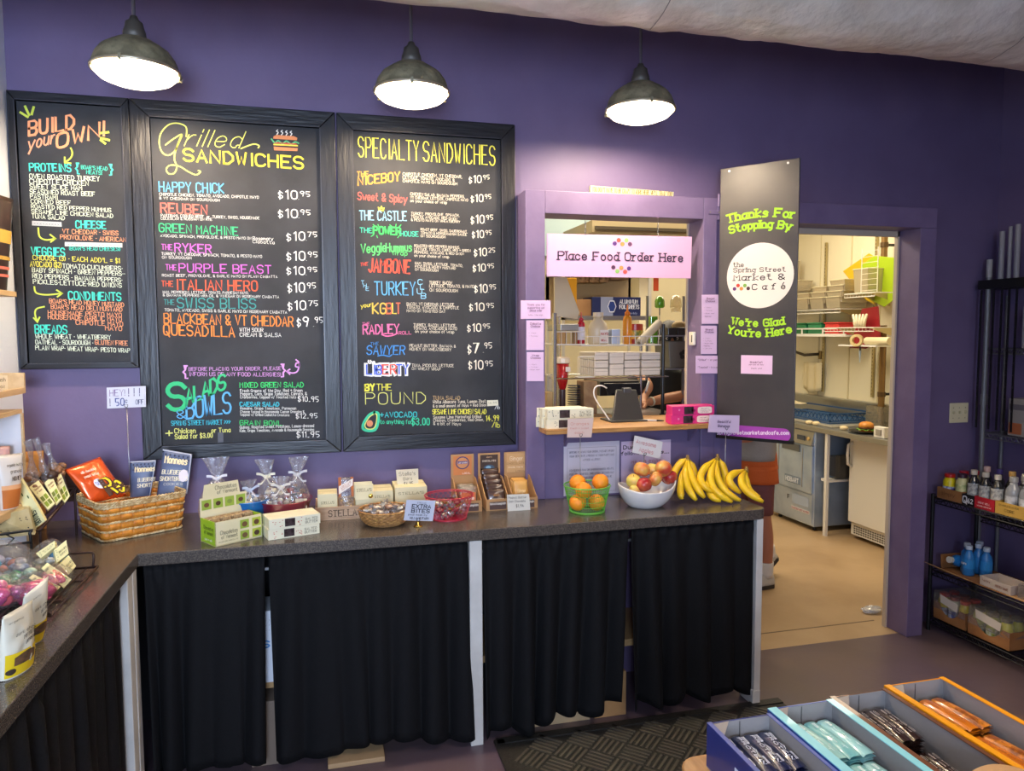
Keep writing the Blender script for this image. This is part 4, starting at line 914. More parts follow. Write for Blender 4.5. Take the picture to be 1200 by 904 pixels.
# --- wicker bowl of wrapped sweets
bw = thing('wicker_bowl', 'round woven bowl full of plastic-wrapped chocolates in front of the wooden tray', 'bowl', (.232, -.412, CT))
BWM = mat('tan_wicker', 'b98a4e', .5, bump=.5, bscale=160, col2='96683a', cscale=70)
def bowl_fn(u, v):
    a = 2*PI*u; r = .060 + .047*math.sin(PI/2*v); z = .062*(1 - math.cos(PI/2*v))*.75 + .016*v
    w_ = .0016*(1 if (int(u*44) + int(v*11)) % 2 else -1)
    return Vector(((r + w_)*math.cos(a), (r + w_)*math.sin(a), z))
mb = MB(); mb.grid(bowl_fn, 88, 22); mb.done('woven_wall', BWM, bw, solid=.003)
MB().lathe([(.001, 0), (.06, 0), (.06, .004), (.001, .004)], 40, cap=False).done('base', BWM, bw)
MB().tube([(.108*math.cos(2*PI*i/60), .108*math.sin(2*PI*i/60), .0625 + .001*math.sin(i*2)) for i in range(60)], .004, 8, closed=True).done('rim', BWM, bw, smooth=True)
SWM = [mat('wrapped_choc_a', '6e4a34', .25, coat=.8, col2='c9b49a', cscale=60), mat('wrapped_choc_b', 'a8876a', .25, coat=.8, col2='5a3a2c', cscale=60), mat('silver_wrap', 'b8b4ae', .2, metal=.7, bump=.8, bscale=120)]
def sweet(label, p, rz, sc, k, group, tilt=0):
    t = thing('wrapped_sweet', label, 'sweet', p, rz, group); mb = MB(); mb.sphere((0, 0, 0), .02*sc, 12, 8, (1, .75, .5), fn=lambda d: 1 + .12*noise.noise(d*4 + Vector((k, 0, 0))))
    mb.done('body', SWM[k % 3], t, smooth=True)
    for s_ in (-1, 1):
        m2 = MB(); c0 = Vector((s_*.018*sc, 0, 0)); n = 9
        vs = [c0] + [c0 + Vector((s_*.017*sc, .015*sc*math.cos(PI*i/(n-1)), .010*sc*math.sin(PI*i/(n-1)*2 + i)*1)) for i in range(n)]
        m2.add(vs, [(0, i, i+1) for i in range(1, n)]); m2.done('wrapper_twist', CLEAR, t, solid=.0006)
    t.rotation_euler = (tilt, tilt*.6, rz); return t
r = random.Random(4); swt = []
for k in range(24):
    a = r.uniform(0, 2*PI); rr = .085*r.random()**.55; lay = k // 12
    swt.append(sweet('plastic-wrapped chocolate heaped in the round wicker bowl', (.232 + rr*math.cos(a), -.412 + rr*math.sin(a), CT + .045 + .026*lay*(1 - rr/.14) + r.uniform(0, .008)), r.uniform(0, PI), 1.05, k, 'wrapped chocolates in the wicker bowl', r.uniform(-.5, .5)))
# --- easel card in front of it
card_sign('white hand-lettered card on a small brass stand beside the red wire basket', (476.5, 586), (510.5, 587), (507, 611), (473, 610), -.50, 'c4c6d4', [('3c3c48', 'STELLAS', .38, .84, .68, .07, .12), ('23232c', 'EXTRA', .22, .62, .86, .17, .22), ('23232c', 'BITES', .22, .40, .84, .17, .22), ('33333c', 'small made by', .12, .25, .78, .09, .14), ('23232c', 'WILLIAMS FARM', .2, .07, .84, .11, .18)], stem=(490, 611), brass=True)
# --- red wire basket
rb = thing('red_wire_basket', 'round red wire-mesh basket of wrapped sweets on the counter', 'basket', (.505, -.395, CT))
RED = mat('red_wire', 'b01c38', .35, coat=.3)
def rbp(a, v, tw=0): rr = .074 + .030*v; return Vector((rr*math.cos(a), rr*math.sin(a)*.92, .004 + .098*v))
for v in (0, 1): MB().tube([rbp(2*PI*i/48, v) for i in range(48)], .0026, 7, closed=True).done('hoop', RED, rb, smooth=True)
MB().tube([rbp(2*PI*i/48, .94) for i in range(48)], .0014, 6, closed=True).done('hoop', RED, rb, smooth=True)
mb = MB()
for d in (1, -1):
    for k in range(28):
        mb.tube([rbp(2*PI*(k/28) + d*.9*v, v) for v in [j/7 for j in range(8)]], .0008, 4)
tag(mb.done('wire_mesh', RED, rb), kind='stuff')
MB().lathe([(.001, 0), (.074, 0), (.074, .003), (.001, .003)], 40, cap=False, sq=(1, .92)).done('base', RED, rb)
r = random.Random(8)
for k in range(20):
    a = r.uniform(0, 2*PI); rr = .060*r.random()**.5
    o = sweet('wrapped sweet inside the red wire basket', (.505 + rr*math.cos(a), -.395 + rr*math.sin(a), CT + .022 + .022*(k//7)), r.uniform(0, PI), 1, k, 'wrapped sweets in the red wire basket', r.uniform(-.6, .6))
    if k % 3 != 2: o.children[0].data.materials[0] = mat('dark_red_wrap', '6a1a24', .25, coat=.7) if k % 3 else mat('gold_wrap', 'c99a3c', .25, metal=.7, bump=.5, bscale=100)

# --- three kraft display boxes
def kraft_display(label, x, w_, panel, kind):
    y0, y1 = -.315, -.135; t = thing('kraft_display_box', label, 'display box', (x + w_/2, (y0+y1)/2, CT)); th = .003; zb = CT + .135
    MB().box(x, x+w_, y0, y1, CT, CT+.003).done('floor_panel', KRAFT, t, world=True)
    MB().box(x, x+w_, y0, y0+th, CT+.003, CT+.05).done('front_panel', KRAFT, t, world=True)
    MB().box(x, x+w_, y1-th, y1, CT+.003, CT+.23).done('back_panel', KRAFT, t, world=True)
    for xs in (x, x+w_-th): MB().slab([(xs, y0+th, CT+.003), (xs, y1-th, CT+.003), (xs, y1-th, CT+.125), (xs, y1-.05, CT+.125), (xs, y0+.03, CT+.06), (xs, y0+th, CT+.05)], (th, 0, 0)).done('side_panel', KRAFT, t, world=True)
    Nn = Vector((0, -1, 0)); Q = on_quad((x, y1-th, CT+.125), (x+w_, y1-th, CT+.125), (x+w_, y1-th, CT+.23), (x, y1-th, CT+.23), Nn, .0004)
    patch(t, Q, [(.1, .08), (.9, .08), (.9, .93), (.1, .93)], Nn, panel[0], 'header_print')
    for row in panel[1]: row(t, Q, Nn)
    Qf = on_quad((x, y0, CT), (x+w_, y0, CT), (x+w_, y0, CT+.05), (x, y0, CT+.05), Nn, .0004)
    patch(t, Qf, [(.14, .08), (.86, .08), (.86, .78), (.14, .78)], Nn, '4a3430', 'front_print'); quad_text(t, Qf, Nn, [('e8e0d4', 'lakechamplain', .16, .52, .84, .2, .15)])
    return t
kraft_display('kraft display box with a round blue emblem on its header, leftmost of three', .558, .108, ('c97c44', [lambda t, Q, N_: (patch(t, Q, disc_pts(.5, .62, .30, 24, .95), N_, '3c3a66', 'ring_print', .0008), patch(t, Q, disc_pts(.5, .62, .25, 24, .95), N_, 'c98a5a', 'ring_print', .0012), patch(t, Q, [(.28, .58), (.72, .58), (.72, .70), (.28, .70)], N_, '5a4a80', 'band_print', .0016), quad_text(t, Q, N_, [('f0e6da', 'caramels', .3, .60, .7, .07, .16), ('efe0d0', 'LOCAL', .5, .12, .84, .07, .18)], .002))]), 0)
kraft_display('kraft display box with a dark brown header and blue dish picture, middle of three', .686, .106, ('3b2a22', [lambda t, Q, N_: (patch(t, Q, disc_pts(.5, .33, .25, 20, .6), N_, '2c4a66', 'dish_print', .0008), patch(t, Q, disc_pts(.46, .36, .12, 14, .6), N_, '7fa6bd', 'dish_print', .0012), quad_text(t, Q, N_, [('d9b48a', 'dark', .38, .80, .62, .06, .16), ('e6d8c4', 'CHOCOLATES', .2, .62, .8, .07, .16), ('a5b8c4', 'sea salt', .3, .12, .7, .05, .14)], .0016))]), 1)
kraft_display('plain kraft display box with light script on its header, rightmost of three', .812, .112, ('c39a68', [lambda t, Q, N_: quad_text(t, Q, N_, [('efdcbc', 'Ginger', .25, .62, .8, .18, .09), ('8a6238', 'CHOCOLATE', .12, .44, .88, .08, .14), ('efdcbc', 'made here', .18, .28, .8, .08, .12), ('6b4a2c', 'LOCAL', .5, .1, .9, .06, .18)])]), 2)
def packet(label, x, y, z, w_, h, m_, rows, lean=.02, group=None, pm=None):
    q = [Vector((x, y, z)), Vector((x+w_, y, z)), Vector((x+w_, y+lean, z+h)), Vector((x, y+lean, z+h))]
    t = thing('chocolate_packet', label, 'packet', (x+w_/2, y, z), 0, group); mb, N_ = bag_mesh(*q, .016, .002, n=12); N_ = N_ if N_.y < 0 else -N_
    mb.done('pouch', m_, t, world=True, smooth=True); Q = on_quad(*q, N_, .0088)
    if pm: patch(t, Q, [(.1, .08), (.9, .08), (.9, .74), (.1, .74)], N_, pm, 'label')
    quad_text(t, Q, N_, rows, .0012); return t
for k in range(3): packet('clear packet with an orange label in the leftmost kraft box, %s' % ['frontmost', 'middle', 'rearmost'][k], .572, -.285 + .035*k, CT+.006, .08, .098, film('packet_film', 'e6ddd0', .4), [('f0e6da', 'caramels', .2, .42, .8, .14, .16)], group='clear packets in the leftmost kraft box', pm='c06a3c')
for k in range(5): packet('dark brown chocolate packet in the middle kraft box, %s' % ['frontmost', 'second', 'third', 'fourth', 'rearmost'][k], .697, -.290 + .030*k, CT+.006 + .006*k, .084, .082 + .012*k, mat('dark_brown_wrap', '3d2a24', .22, coat=.6), [('c98a4a', 'dark', .34, .62, .66, .1, .16), ('e0cdb4', 'chocolate', .12, .40, .88, .12, .16)], group='dark chocolate packets in the middle kraft box')
for k in range(3): packet('kraft paper pouch in the rightmost kraft box, %s' % ['frontmost', 'middle', 'rearmost'][k], .826, -.27 + .03*k, CT+.006, .068, .112, mat('kraft_pouch', 'd0a055', .45, col2='c49048', cscale=10), [('efd9a4', 'Ginger', .25, .5, .8, .14, .1), ('9c6c30', 'crystals', .28, .32, .75, .08, .12)], group='kraft pouches in the rightmost kraft box')
card_sign('white price card standing before the rightmost kraft display box', (594, 580), (620, 579), (621.5, 598.5), (595, 600), -.345, 'd8d2c6', [('4a4238', 'Peanut Butter', .06, .76, .86, .12, .12), ('4a4238', 'Dark Chocolate', .06, .54, .8, .12, .12), ('3a3430', '$1.94', .38, .24, .72, .16, .12)])

# --- notices on the wall below the serving window
def notice(label, x0, x1, z0, z1, col, rows, y=YB+.008, border=None, tiltz=0):
    t = thing('paper_notice', label, 'notice', ((x0+x1)/2, y, z0)); Nn = Vector((0, -1, 0))
    q = [Vector((x0, y, z0)), Vector((x1, y, z0+tiltz)), Vector((x1, y, z1+tiltz)), Vector((x0, y, z1))]; MB().slab([p + Vector((0, -.001, 0)) for p in q], (0, -.0015, 0)).done('sheet', paper(col), t, world=True)
    Q = on_quad(*q, Nn, .003)
    if border:
        P = [Q(.06, .05), Q(.94, .05), Q(.94, .9), Q(.06, .9), Q(.06, .05)]; mb = MB(); mb.nofix = 1; ribbon(mb, [((p-P[0]).x, (p-P[0]).z) for p in P], .0008, P[0], Vector((1,0,0)), Vector((0,0,1)), Nn); mb.done('border_line', ink(border), t, world=True)
    quad_text(t, Q, Nn, rows); return t
INKD = '4c4658'
notice('large white allergy notice on the purple panel behind the basket of oranges', 1.102, 1.388, .915, 1.172, 'c9c2cf', [(INKD, 'BEFORE PLACING YOUR ORDER, PLEASE INFORM', .1, .80, .9, .035, .12), (INKD, 'YOUR SERVER IF A PERSON IN YOUR PARTY HAS', .1, .725, .9, .035, .12), (INKD, 'A FOOD ALLERGY.', .34, .65, .66, .035, .12), ('8a8494', '*****************', .3, .58, .7, .02, .12), (INKD, 'CONSUMING RAW OR UNDERCOOKED MEATS,', .1, .46, .9, .035, .12), (INKD, 'POULTRY, SEAFOOD, SHELLFISH, OR EGGS MAY', .1, .385, .9, .035, .12), (INKD, 'INCREASE YOUR RISK OF FOODBORNE', .1, .31, .86, .035, .12), (INKD, 'ILLNESS.', .4, .235, .6, .035, .12)], border='8d8798', y=YB+.010)
notice('lilac notice with bold heading, half hidden behind the apple card', 1.396, 1.66, .93, 1.168, 'cdb9d4', [('2d2536', 'Due to the', .04, .84, .74, .075, .22), ('2d2536', 'following wants...', .0, .72, .96, .065, .22), ('a03a52', 'MILK & EGGS', .2, .54, .8, .05, .16)], y=YB+.006)

# --- green wire basket of oranges
gb = thing('green_wire_basket', 'round lime green wire basket holding oranges on the counter', 'basket', (1.118, -.432, CT))
GRN = mat('green_wire', '5fb03a', .35, coat=.3)
def gbp(a, v): rr = .076 + .026*v; return Vector((rr*math.cos(a), rr*math.sin(a), .005 + .112*v))
for v, rr in ((0, .003), (1, .0032), (.22, .0012), (.44, .0012), (.66, .0012), (.86, .0012)): MB().tube([gbp(2*PI*i/48, v) for i in range(48)], rr, 7, closed=True).done('hoop', GRN, gb, smooth=True)
mb = MB()
for k in range(64): mb.tube([gbp(2*PI*k/64, 0), gbp(2*PI*k/64, 1)], .0010, 4)
tag(mb.done('wire_uprights', GRN, gb), kind='stuff')
mb = MB(); mb.lathe([(.072, 0), (.079, 0), (.079, .008), (.072, .008)], 40, cap=False); mb.done('foot_ring', GRN, gb, smooth=True)
ORM = mat('orange_peel', 'f0871c', .42, bump=.25, bscale=350, col2='ee961f', cscale=12)
def orange(label, px, y, r=.037):
    p = at(*px, 1, y); t = thing('orange', label, 'orange', p); MB().sphere((0,0,0), r, 28, 18, (1, 1, .97)).done('peel', ORM, t, smooth=True)
    MB().lathe([(.001, r*.975), (.003, r*.97), (.003, r*.96)], 8, cap=False).done('navel', mat('navel_green', '7a8a34', .6), t); t.rotation_euler = (.9*random.uniform(-1, 1), .9*random.uniform(-1, 1), 0)
orange('orange at the top left of the green wire basket', (677, 566), -.425); orange('orange at the top centre of the green wire basket, nearest the front', (684, 575), -.478)
orange('orange at the top right of the green wire basket', (703.5, 565), -.442); orange('orange low on the left in the green wire basket', (677, 589), -.468); orange('orange low on the right in the green wire basket', (699, 589), -.470)

# --- white bowl of apples
ab = thing('white_bowl', 'white glazed boat-shaped bowl with a raised right end, full of apples', 'bowl', (1.405, -.412, CT))
def abf(u, v, o=0):
    a = 2*PI*u; lift = .055 + .052*max(0, math.cos(a - .15))**2 + .028*max(0, math.cos(a-PI))**2 + .012*max(0, math.sin(a)); top = lift + .020
    rx = (.062 + .066*math.sin(PI/2*v)**1.1*(1.26 if math.cos(a) > 0 else .92)); ry = .055 + .042*math.sin(PI/2*v)
    if v < .02: rx *= .9; ry *= .9
    return Vector(((rx - o)*math.cos(a), (ry - o)*math.sin(a), top*(1 - math.cos(PI/2*v))**.85 + .002 + .002*math.sin(a*3)*v))
mb = MB(); mb.grid(abf, 60, 18); mb.lathe([(.001, .002), (.06, .002)], 60, cap=False, sq=(1, .9)); mb.done('glazed_wall', mat('white_glaze', 'dcdad6', .12, coat=.6, col2='cfcdd0', cscale=9), ab, smooth=True, solid=.006)
AP = {'red': mat('apple_red', 'a8242a', .25, coat=.3, col2='c8683c', cscale=22, clo=.45, chi=.75), 'mix': mat('apple_mix', 'd8a850', .25, coat=.3, col2='c44a34', cscale=16, clo=.38, chi=.62), 'yel': mat('apple_yellow', 'd4c25a', .28, coat=.3, col2='dda05a', cscale=12)}
def apple(label, px, y, k, r=.038, tilt=(.4, .2)):
    p = at(*px, 1, y); t = thing('apple', label, 'apple', p)
    MB().sphere((0,0,0), r, 28, 20, (1, 1, .92), fn=lambda d: 1 - .22*max(0, abs(d.z) - .72)**1.2*3.0 + .04*(d.z if d.z > 0 else -.6*d.z)).done('skin', AP[k], t, smooth=True)
    MB().tube([(0, 0, r*.62), (.001, 0, r*.85), (.004, .001, r*1.12)], [.0014, .0012, .0016], 6).done('stem', mat('apple_stem', '5a4228', .6), t, smooth=True); t.rotation_euler = (tilt[0], tilt[1], random.uniform(0, 3))
apple('large red and yellow apple on the top left of the white bowl', (752, 550.5), -.42, 'mix', .0375, (.3, -.4)); apple('large red-streaked apple on the top right of the white bowl', (777.5, 549.5), -.42, 'mix', .0385, (.9, .3))
apple('yellow-green apple at the left rim of the white bowl', (742.5, 564), -.43, 'yel', .034, (-.5, 0)); apple('red apple at the front of the white bowl', (754.5, 568.5), -.462, 'red', .036, (-.3, .5)); apple('red and yellow apple in the middle of the white bowl', (768, 561.5), -.445, 'mix', .034, (.2, .9))
apple('dark red apple at the right side of the white bowl', (785, 559), -.415, 'red', .034, (.3, 0)); apple('yellow apple at the back of the white bowl between the two large ones', (765, 551), -.37, 'yel', .034); apple('small yellow apple low at the front left of the white bowl', (744, 574), -.452, 'yel', .026)
apple('hidden-half red apple at the back right of the white bowl', (783, 562), -.372, 'red', .03)

# --- bananas
BANM = mat('banana_skin', 'e8c21e', .4, col2='e2b61c', cscale=14, bump=.05)
BTIP = mat('banana_tip', '3c2c18', .7); BST = mat('banana_stem', 'b5a03a', .6, col2='8a6f2c', cscale=40)
def bunch(label, crown, y, bans):
    """bans: list of (mid px, mid y), (tip px, tip y)"""
    c0 = at(*crown, 1, y); t = thing('banana_bunch', label, 'bananas', (c0.x, c0.y, CT))
    MB().tube([c0 + Vector((0, .004, .016)), c0, c0 + Vector((0, 0, -.012))], [.006, .009, .012], 8).done('crown', mat('banana_crown', '7a6030', .8), t, world=True, smooth=True)
    for (mx, my, md), (tx, ty, td) in bans:
        m_ = at(mx, my, 1, md); e = at(tx, ty, 1, td); e.z = max(e.z, CT + .011); m_.z = max(m_.z, CT+.018)
        c1 = (m_*4 - c0 - e)/2  # quadratic through mid
        P = []; Rr = []
        for i in range(19):
            f = i/18; P.append(c0*(1-f)**2 + c1*2*f*(1-f)*.5 + e*f*f if False else c0*((1-f)*(1-2*f)) + m_*(4*f*(1-f)) + e*(f*(2*f-1)))
            Rr.append(.0178*min(1, (.42 + 6*max(0, f-.10)**1.2) if f < .24 else 1)*(1 if f < .72 else max(.28, math.cos((f-.72)/.28*1.32)**.6)))
        b = MB(); b.tube(P[1:], Rr[1:], 7); o = b.done('banana', BANM, t, world=True, smooth=True)
        s_ = MB(); s_.tube(P[:4], [.0065, .0062, .0066, .008], 7); s_.done('stalk', BST, o, smooth=True, world=True)
        d = (P[-1] - P[-2]).normalized(); k = MB(); k.tube([P[-1] - d*.002, P[-1] + d*.006], [.0052, .0035], 6); k.done('tip', BTIP, o, world=True, smooth=True)
def bp(X, Y): return (620 + X/4.138, 470 + Y/4.138)
bunch('leftmost bunch of bananas, partly behind the white apple bowl', bp(770, 280), -.33, [((*bp(722, 318), -.31), (*bp(700, 380), -.33)), ((*bp(762, 390), -.40), (*bp(812, 482), -.455)), ((*bp(795, 385), -.40), (*bp(852, 470), -.45)), ((*bp(800, 345), -.34), (*bp(820, 420), -.36)), ((*bp(735, 420), -.385), (*bp(750, 468), -.42))])
bunch('middle bunch of bananas, the largest', bp(915, 275), -.36, [((*bp(832, 365), -.40), (*bp(890, 445), -.45)), ((*bp(885, 400), -.43), (*bp(985, 492), -.49)), ((*bp(925, 400), -.42), (*bp(1025, 485), -.475)), ((*bp(948, 345), -.37), (*bp(955, 430), -.40)), ((*bp(870, 420), -.42), (*bp(930, 485), -.47))])
bunch('rightmost bunch of bananas at the counter end', bp(1055, 335), -.40, [((*bp(972, 375), -.43), (*bp(1025, 447), -.46)), ((*bp(1035, 410), -.46), (*bp(1135, 500), -.525)), ((*bp(1062, 425), -.44), (*bp(1120, 468), -.49))])
# --- cards on wires by the fruit
card_sign('tilted white card reading Awesome Apples in red behind the apple bowl', (743.7, 510.6), (776.6, 518), (773.5, 538), (740.8, 530.4), -.30, 'cfcfd2', [('b8434c', 'Awesome', .08, .58, .78, .24, .09), ('b8434c', 'Apples', .22, .16, .72, .24, .09)], stem=(755, 534))
card_sign('lilac printed card reading Beautiful Bananas above the middle bananas', (831.5, 486.4), (866.6, 487), (866, 507.8), (829.5, 506.6), -.30, 'cdb8d6', [('4a2e5c', 'Beautiful', .28, .56, .70, .13, .2), ('4a2e5c', 'Bananas', .3, .32, .68, .13, .2)], stem=(850.5, 504))
card_sign('pinkish card with red handwriting on a wire above the oranges', (665.3, 491), (695.5, 490), (693, 512.8), (664.5, 513), -.345, 'd8bfb4', [('c46a58', 'Oranges', .12, .66, .84, .13, .1), ('c46a58', 'fresh + sweet', .1, .44, .86, .1, .1), ('c46a58', 'each', .3, .2, .66, .12, .1)], stem=(680, 512))
# ------------------------------------------------------------------ serving window: sill, signs, cards
SILLM = mat('worn_maple_shelf', 'b98a50', .4, bump=.2, bscale=12, stretch=(1, 9, 9), col2='a1723c', cscale=9)
SZ = 1.256
sl = thing('window_shelf', 'worn wooden shelf board of the serving window', 'shelf', (1.43, -.15, SZ-.022))
MB().box(.975, 1.935, -.285, YB, SZ-.022, SZ).box(WX0, WX1, YB, .14, SZ-.022, SZ).done('board', SILLM, sl, world=True, bevel=.002)
for x in (1.10, 1.75): MB().slab([(x, YB, SZ-.022), (x, YB-.09, SZ-.022), (x, YB, SZ-.10)], (.012, 0, 0)).done('bracket', PURPLE_TRIM, sl, world=True)
NF = Vector((0, -1, 0))
def sign_plate(name, label, cat, corners, y, th, m_, rows, off=.0008):
    q = [at(*p, 1, y) for p in corners]  # bl br tr tl
    c0 = (q[0] + q[1])/2; t = thing(name, label, cat, tuple(c0)); MB().slab([tuple(p) for p in q], (0, th, 0)).done('plate', m_, t, world=True, bevel=.0008)
    Q = on_quad(*q, NF, off); quad_text(t, Q, NF, rows, .0008); return t, Q
# hanging order sign
hs, Q = sign_plate('hanging_sign', 'pale pink hanging sign reading Place Food Order Here in the serving window', 'sign', [(640.6, 324), (809.5, 326.5), (811, 277.5), (640.8, 273.8)], YB+.012, .004, paper('dfb0d2'), [])
lettering(hs, ink('35253a'), [('Place Food Order Here', Q(.075, .40), Q(.935, .40), (Q(0, .62) - Q(0, .40)).length*.86, dict(serif=True, w_=.17, up=(0, 0, 1)))], N_=NF)
for (u, v, col) in [(.482, .88, 'd85040'), (.535, .88, '8ec06a'), (.455, .80, '55307a'), (.508, .79, 'ee8a4a'), (.56, .79, '5e3a5c'), (.448, .235, '4e2c4c'), (.503, .225, 'ee8a4a'), (.556, .215, '55307a'), (.476, .145, '8ec06a'), (.53, .135, 'd8504a')]:
    patch(hs, Q, disc_pts(u, v, .0145, 16, 3.5), NF, col, 'printed_dot')
CH = mat('chain_steel', '8a8a8a', .3, metal=.9)
for u in (.255, .757):
    a = Q(u, 1.0); 
    for k in range(5): MB().tube([(a.x + (.004*math.cos(x) if k % 2 else 0), a.y + .002 + (0 if k % 2 else .004*math.cos(x)), a.z + .004 + .013*k + .0085*math.sin(x)) for x in [2*PI*i/12 for i in range(12)]], .0012, 5, closed=True).done('chain_link', CH, hs, world=True, smooth=True)
    MB().cyl((a.x, a.y+.002, a.z+.06), (a.x, a.y+.002, WZ1), .0012, n=6).done('hook', CH, hs, world=True)
# joke sign on the ledge
sign_plate('joke_sign', 'narrow cream sign reading you dont have to be crazy to work here, above the window', 'sign', [(692, 226), (789, 231.5), (789.5, 225), (692, 217.5)], -.13, .02, mat('cream_sign', 'cfc79c', .5), [('6b5f30', "YOU DON'T HAVE TO BE CRAZY TO WORK HERE, WE'LL TRAIN YOU!", .02, .2, .98, .6, .16)])
# cards taped to the trims
LIL = 'dcbcdc'
def card(label, c, rows): return sign_plate('menu_card', label, 'card', c, YB-.001, -.0015, paper(LIL), rows, .003)
D_ = '6a3f66'
def lines_(t0, n, v0=.72, dv=.09): return t0 + [(D_, '- ' + ['Ham', 'Turkey', 'Roast beef', 'Chipotle mayo', 'Lettuce'][k], .12, v0 - dv*k, .55 + .1*(k % 3), .035, .13) for k in range(n)]
def cq(X0, Y0, X1, Y1, oy=350): return [(600 + X0/4.519, oy + Y1/4.519), (600 + X1/4.519, oy + (Y1)/4.519), (600 + X1/4.519, oy + Y0/4.519), (600 + X0/4.519, oy + Y0/4.519)]
card('wide lilac card with small print, topmost left of the serving window', cq(46, 10, 204, 108), [(D_, 'Thank you for', .2, .72, .8, .1, .16), (D_, 'supporting us!', .22, .55, .78, .1, .16), (D_, 'please order', .3, .4, .7, .1, .16), (D_, 'below the sign.', .25, .18, .75, .07, .14)])
card('tall lilac card headed Ciabatta Choices left of the serving window', cq(76, 116, 168, 274), lines_([(D_, 'Ciabatta', .2, .86, .82, .06, .2), (D_, 'Choices', .24, .77, .78, .06, .2)], 2, .56, .1))
card('tall lilac card headed Wrap Choices left of the serving window, lowest', cq(78, 284, 168, 438), lines_([(D_, 'Wrap', .3, .86, .7, .06, .2), (D_, 'Choices', .22, .77, .8, .06, .2)], 3, .56, .09))
card('tall lilac card headed Bagel Choices, top right of the serving window', cq(1004, 658, 1092, 812, 200), lines_([(D_, 'Bagel', .28, .84, .74, .06, .2), (D_, 'Choices', .22, .75, .78, .06, .2)], 4, .54, .1))
card('tall lilac card headed Bread Choices, right of the serving window, middle', cq(1000, 145, 1084, 294), lines_([(D_, 'Bread', .28, .84, .74, .06, .2), (D_, 'Choices', .22, .75, .78, .06, .2)], 5, .54, .09))
card('wide lilac card with two short lines, lowest right of the serving window', cq(972, 303, 1104, 397), [(D_, '"Grilled" - on panini', .08, .72, .95, .1, .14), (D_, '"Toasted" - in oven', .08, .3, .9, .1, .14)])
# small metal latch plates and thermostat
lt = thing('hinge', 'painted metal hinge plate at the top right of the window trim', 'hinge', tuple(at(837, 249, 1, YB)))
a = at(837, 249, 1, YB); MB().box(a.x-.032, a.x+.034, YB-.004, YB, a.z-.011, a.z+.011).done('plate', PURPLE_TRIM, lt, world=True, bevel=.002)
for dx in (-.024, .024): MB().cyl((a.x+dx, YB-.0055, a.z), (a.x+dx, YB-.003, a.z), .0035, n=10).done('screw', mat('screw_dull', '8d8672', .4, metal=.7), lt, world=True)
th_ = thing('thermostat', 'small white thermostat on the inner right side of the serving window', 'thermostat', (WX1-.004, -.09, 1.72))
q = at(814, 397, 0, WX1); MB().box(WX1-.022, WX1-.004, q.y-.022, q.y+.022, q.z-.034, q.z+.034).done('case', mat('thermo_white', 'e2dccb', .4), th_, world=True, bevel=.004)
MB().box(WX1-.024, WX1-.021, q.y-.016, q.y-.010, q.z-.018, q.z+.018).done('lever', mat('clip_black', '222222', .4), th_, world=True)
# cordless phone leaning in the corner
ph = thing('phone_handset', 'white cordless phone handset leaning in the right corner of the window', 'phone', (1.80, -.01, SZ))
b0 = at(806, 474, 1, -.02); b1 = at(812, 449, 1, -.01); b0.z = SZ+.002; ax = (b1 - b0); sx_ = Vector((.034, 0, 0))
MB().obox(b0 - sx_/2, sx_, (0, .02, 0), ax).done('body', plastic('d9d6d0'), ph, world=True, bevel=.006)
n_ = Vector((0, -.0012, 0)); MB().obox(b0 - sx_*.36 + ax*.08 + n_, sx_*.72, (0, .001, 0), ax*.42).done('keypad', mat('keypad', '8d8a86', .5, col2='2c2c2c', cscale=180), ph, world=True)
MB().obox(b0 - sx_*.36 + ax*.55 + n_, sx_*.72, (0, .001, 0), ax*.2).done('display', plastic('5c6a5c'), ph, world=True); MB().obox(b0 - sx_*.3 + ax*.82 + n_, sx_*.6, (0, .001, 0), ax*.1).done('earpiece', plastic('26262a'), ph, world=True)
# cream boxes and pink boxes on the sill
k = 0
for lev in range(2):
    for j in range(3):
        mini_box(['cream candy box, %s of the stack at the left end of the window shelf' % s_ for s_ in ('lower front', 'lower middle', 'lower back', 'upper front', 'upper middle', 'upper back')][lev*3 + j],
            Vector((.985 + .004*lev - .012*j, -.255 + .043*j, SZ + .0455*lev + .0005)), Vector((.225, .0, 0)), Vector((0, .040, 0)), .045, CB, ('3c3c34', 14), (.26, .10, .48, .9))
PK = mat('hot_pink_card', 'd8307e', .4)
for lev in range(2):
    for j in range(2):
        mini_box(['pink candy box, %s of the stack at the right end of the window shelf' % s_ for s_ in ('lower front', 'lower back', 'upper front', 'upper back')][lev*2 + j],
            Vector((1.612 + .012*j + .004*lev, -.255 + .045*j, SZ + .0435*lev + .0005)), Vector((.225, .0, 0)), Vector((0, .042, 0)), .043, PK, ('e04a8c', 0), (.28, .08, .50, .92), pinkoval=True)
# order tablet seen from behind
tb = thing('order_tablet', 'black order terminal seen from behind on the window shelf', 'tablet', (1.44, -.05, SZ))
BK = mat('black_plastic_shell', '26272a', .35); y_ = -.09
qd = [at(717, 497.5, 1, y_), at(755, 497, 1, y_), at(746, 457, 1, y_+.10), at(722, 457, 1, y_+.10)]; qd[0].z = qd[1].z = SZ + .001
MB().slab(qd, (0, .012, 0)).done('back_shell', BK, tb, world=True, bevel=.004)
MB().slab([qd[3] + Vector((-.035, .02, -.03)), qd[2] + Vector((.035, .02, -.03)), qd[2] + Vector((.045, .05, .03)), qd[3] + Vector((-.045, .05, .03))], (0, .012, 0)).done('screen', mat('dark_screen', '0c0c10', .15), tb, world=True, bevel=.003)
MB().box(qd[0].x-.012, qd[1].x+.01, y_-.02, y_+.13, SZ, SZ+.008).done('foot', BK, tb, world=True, bevel=.003)
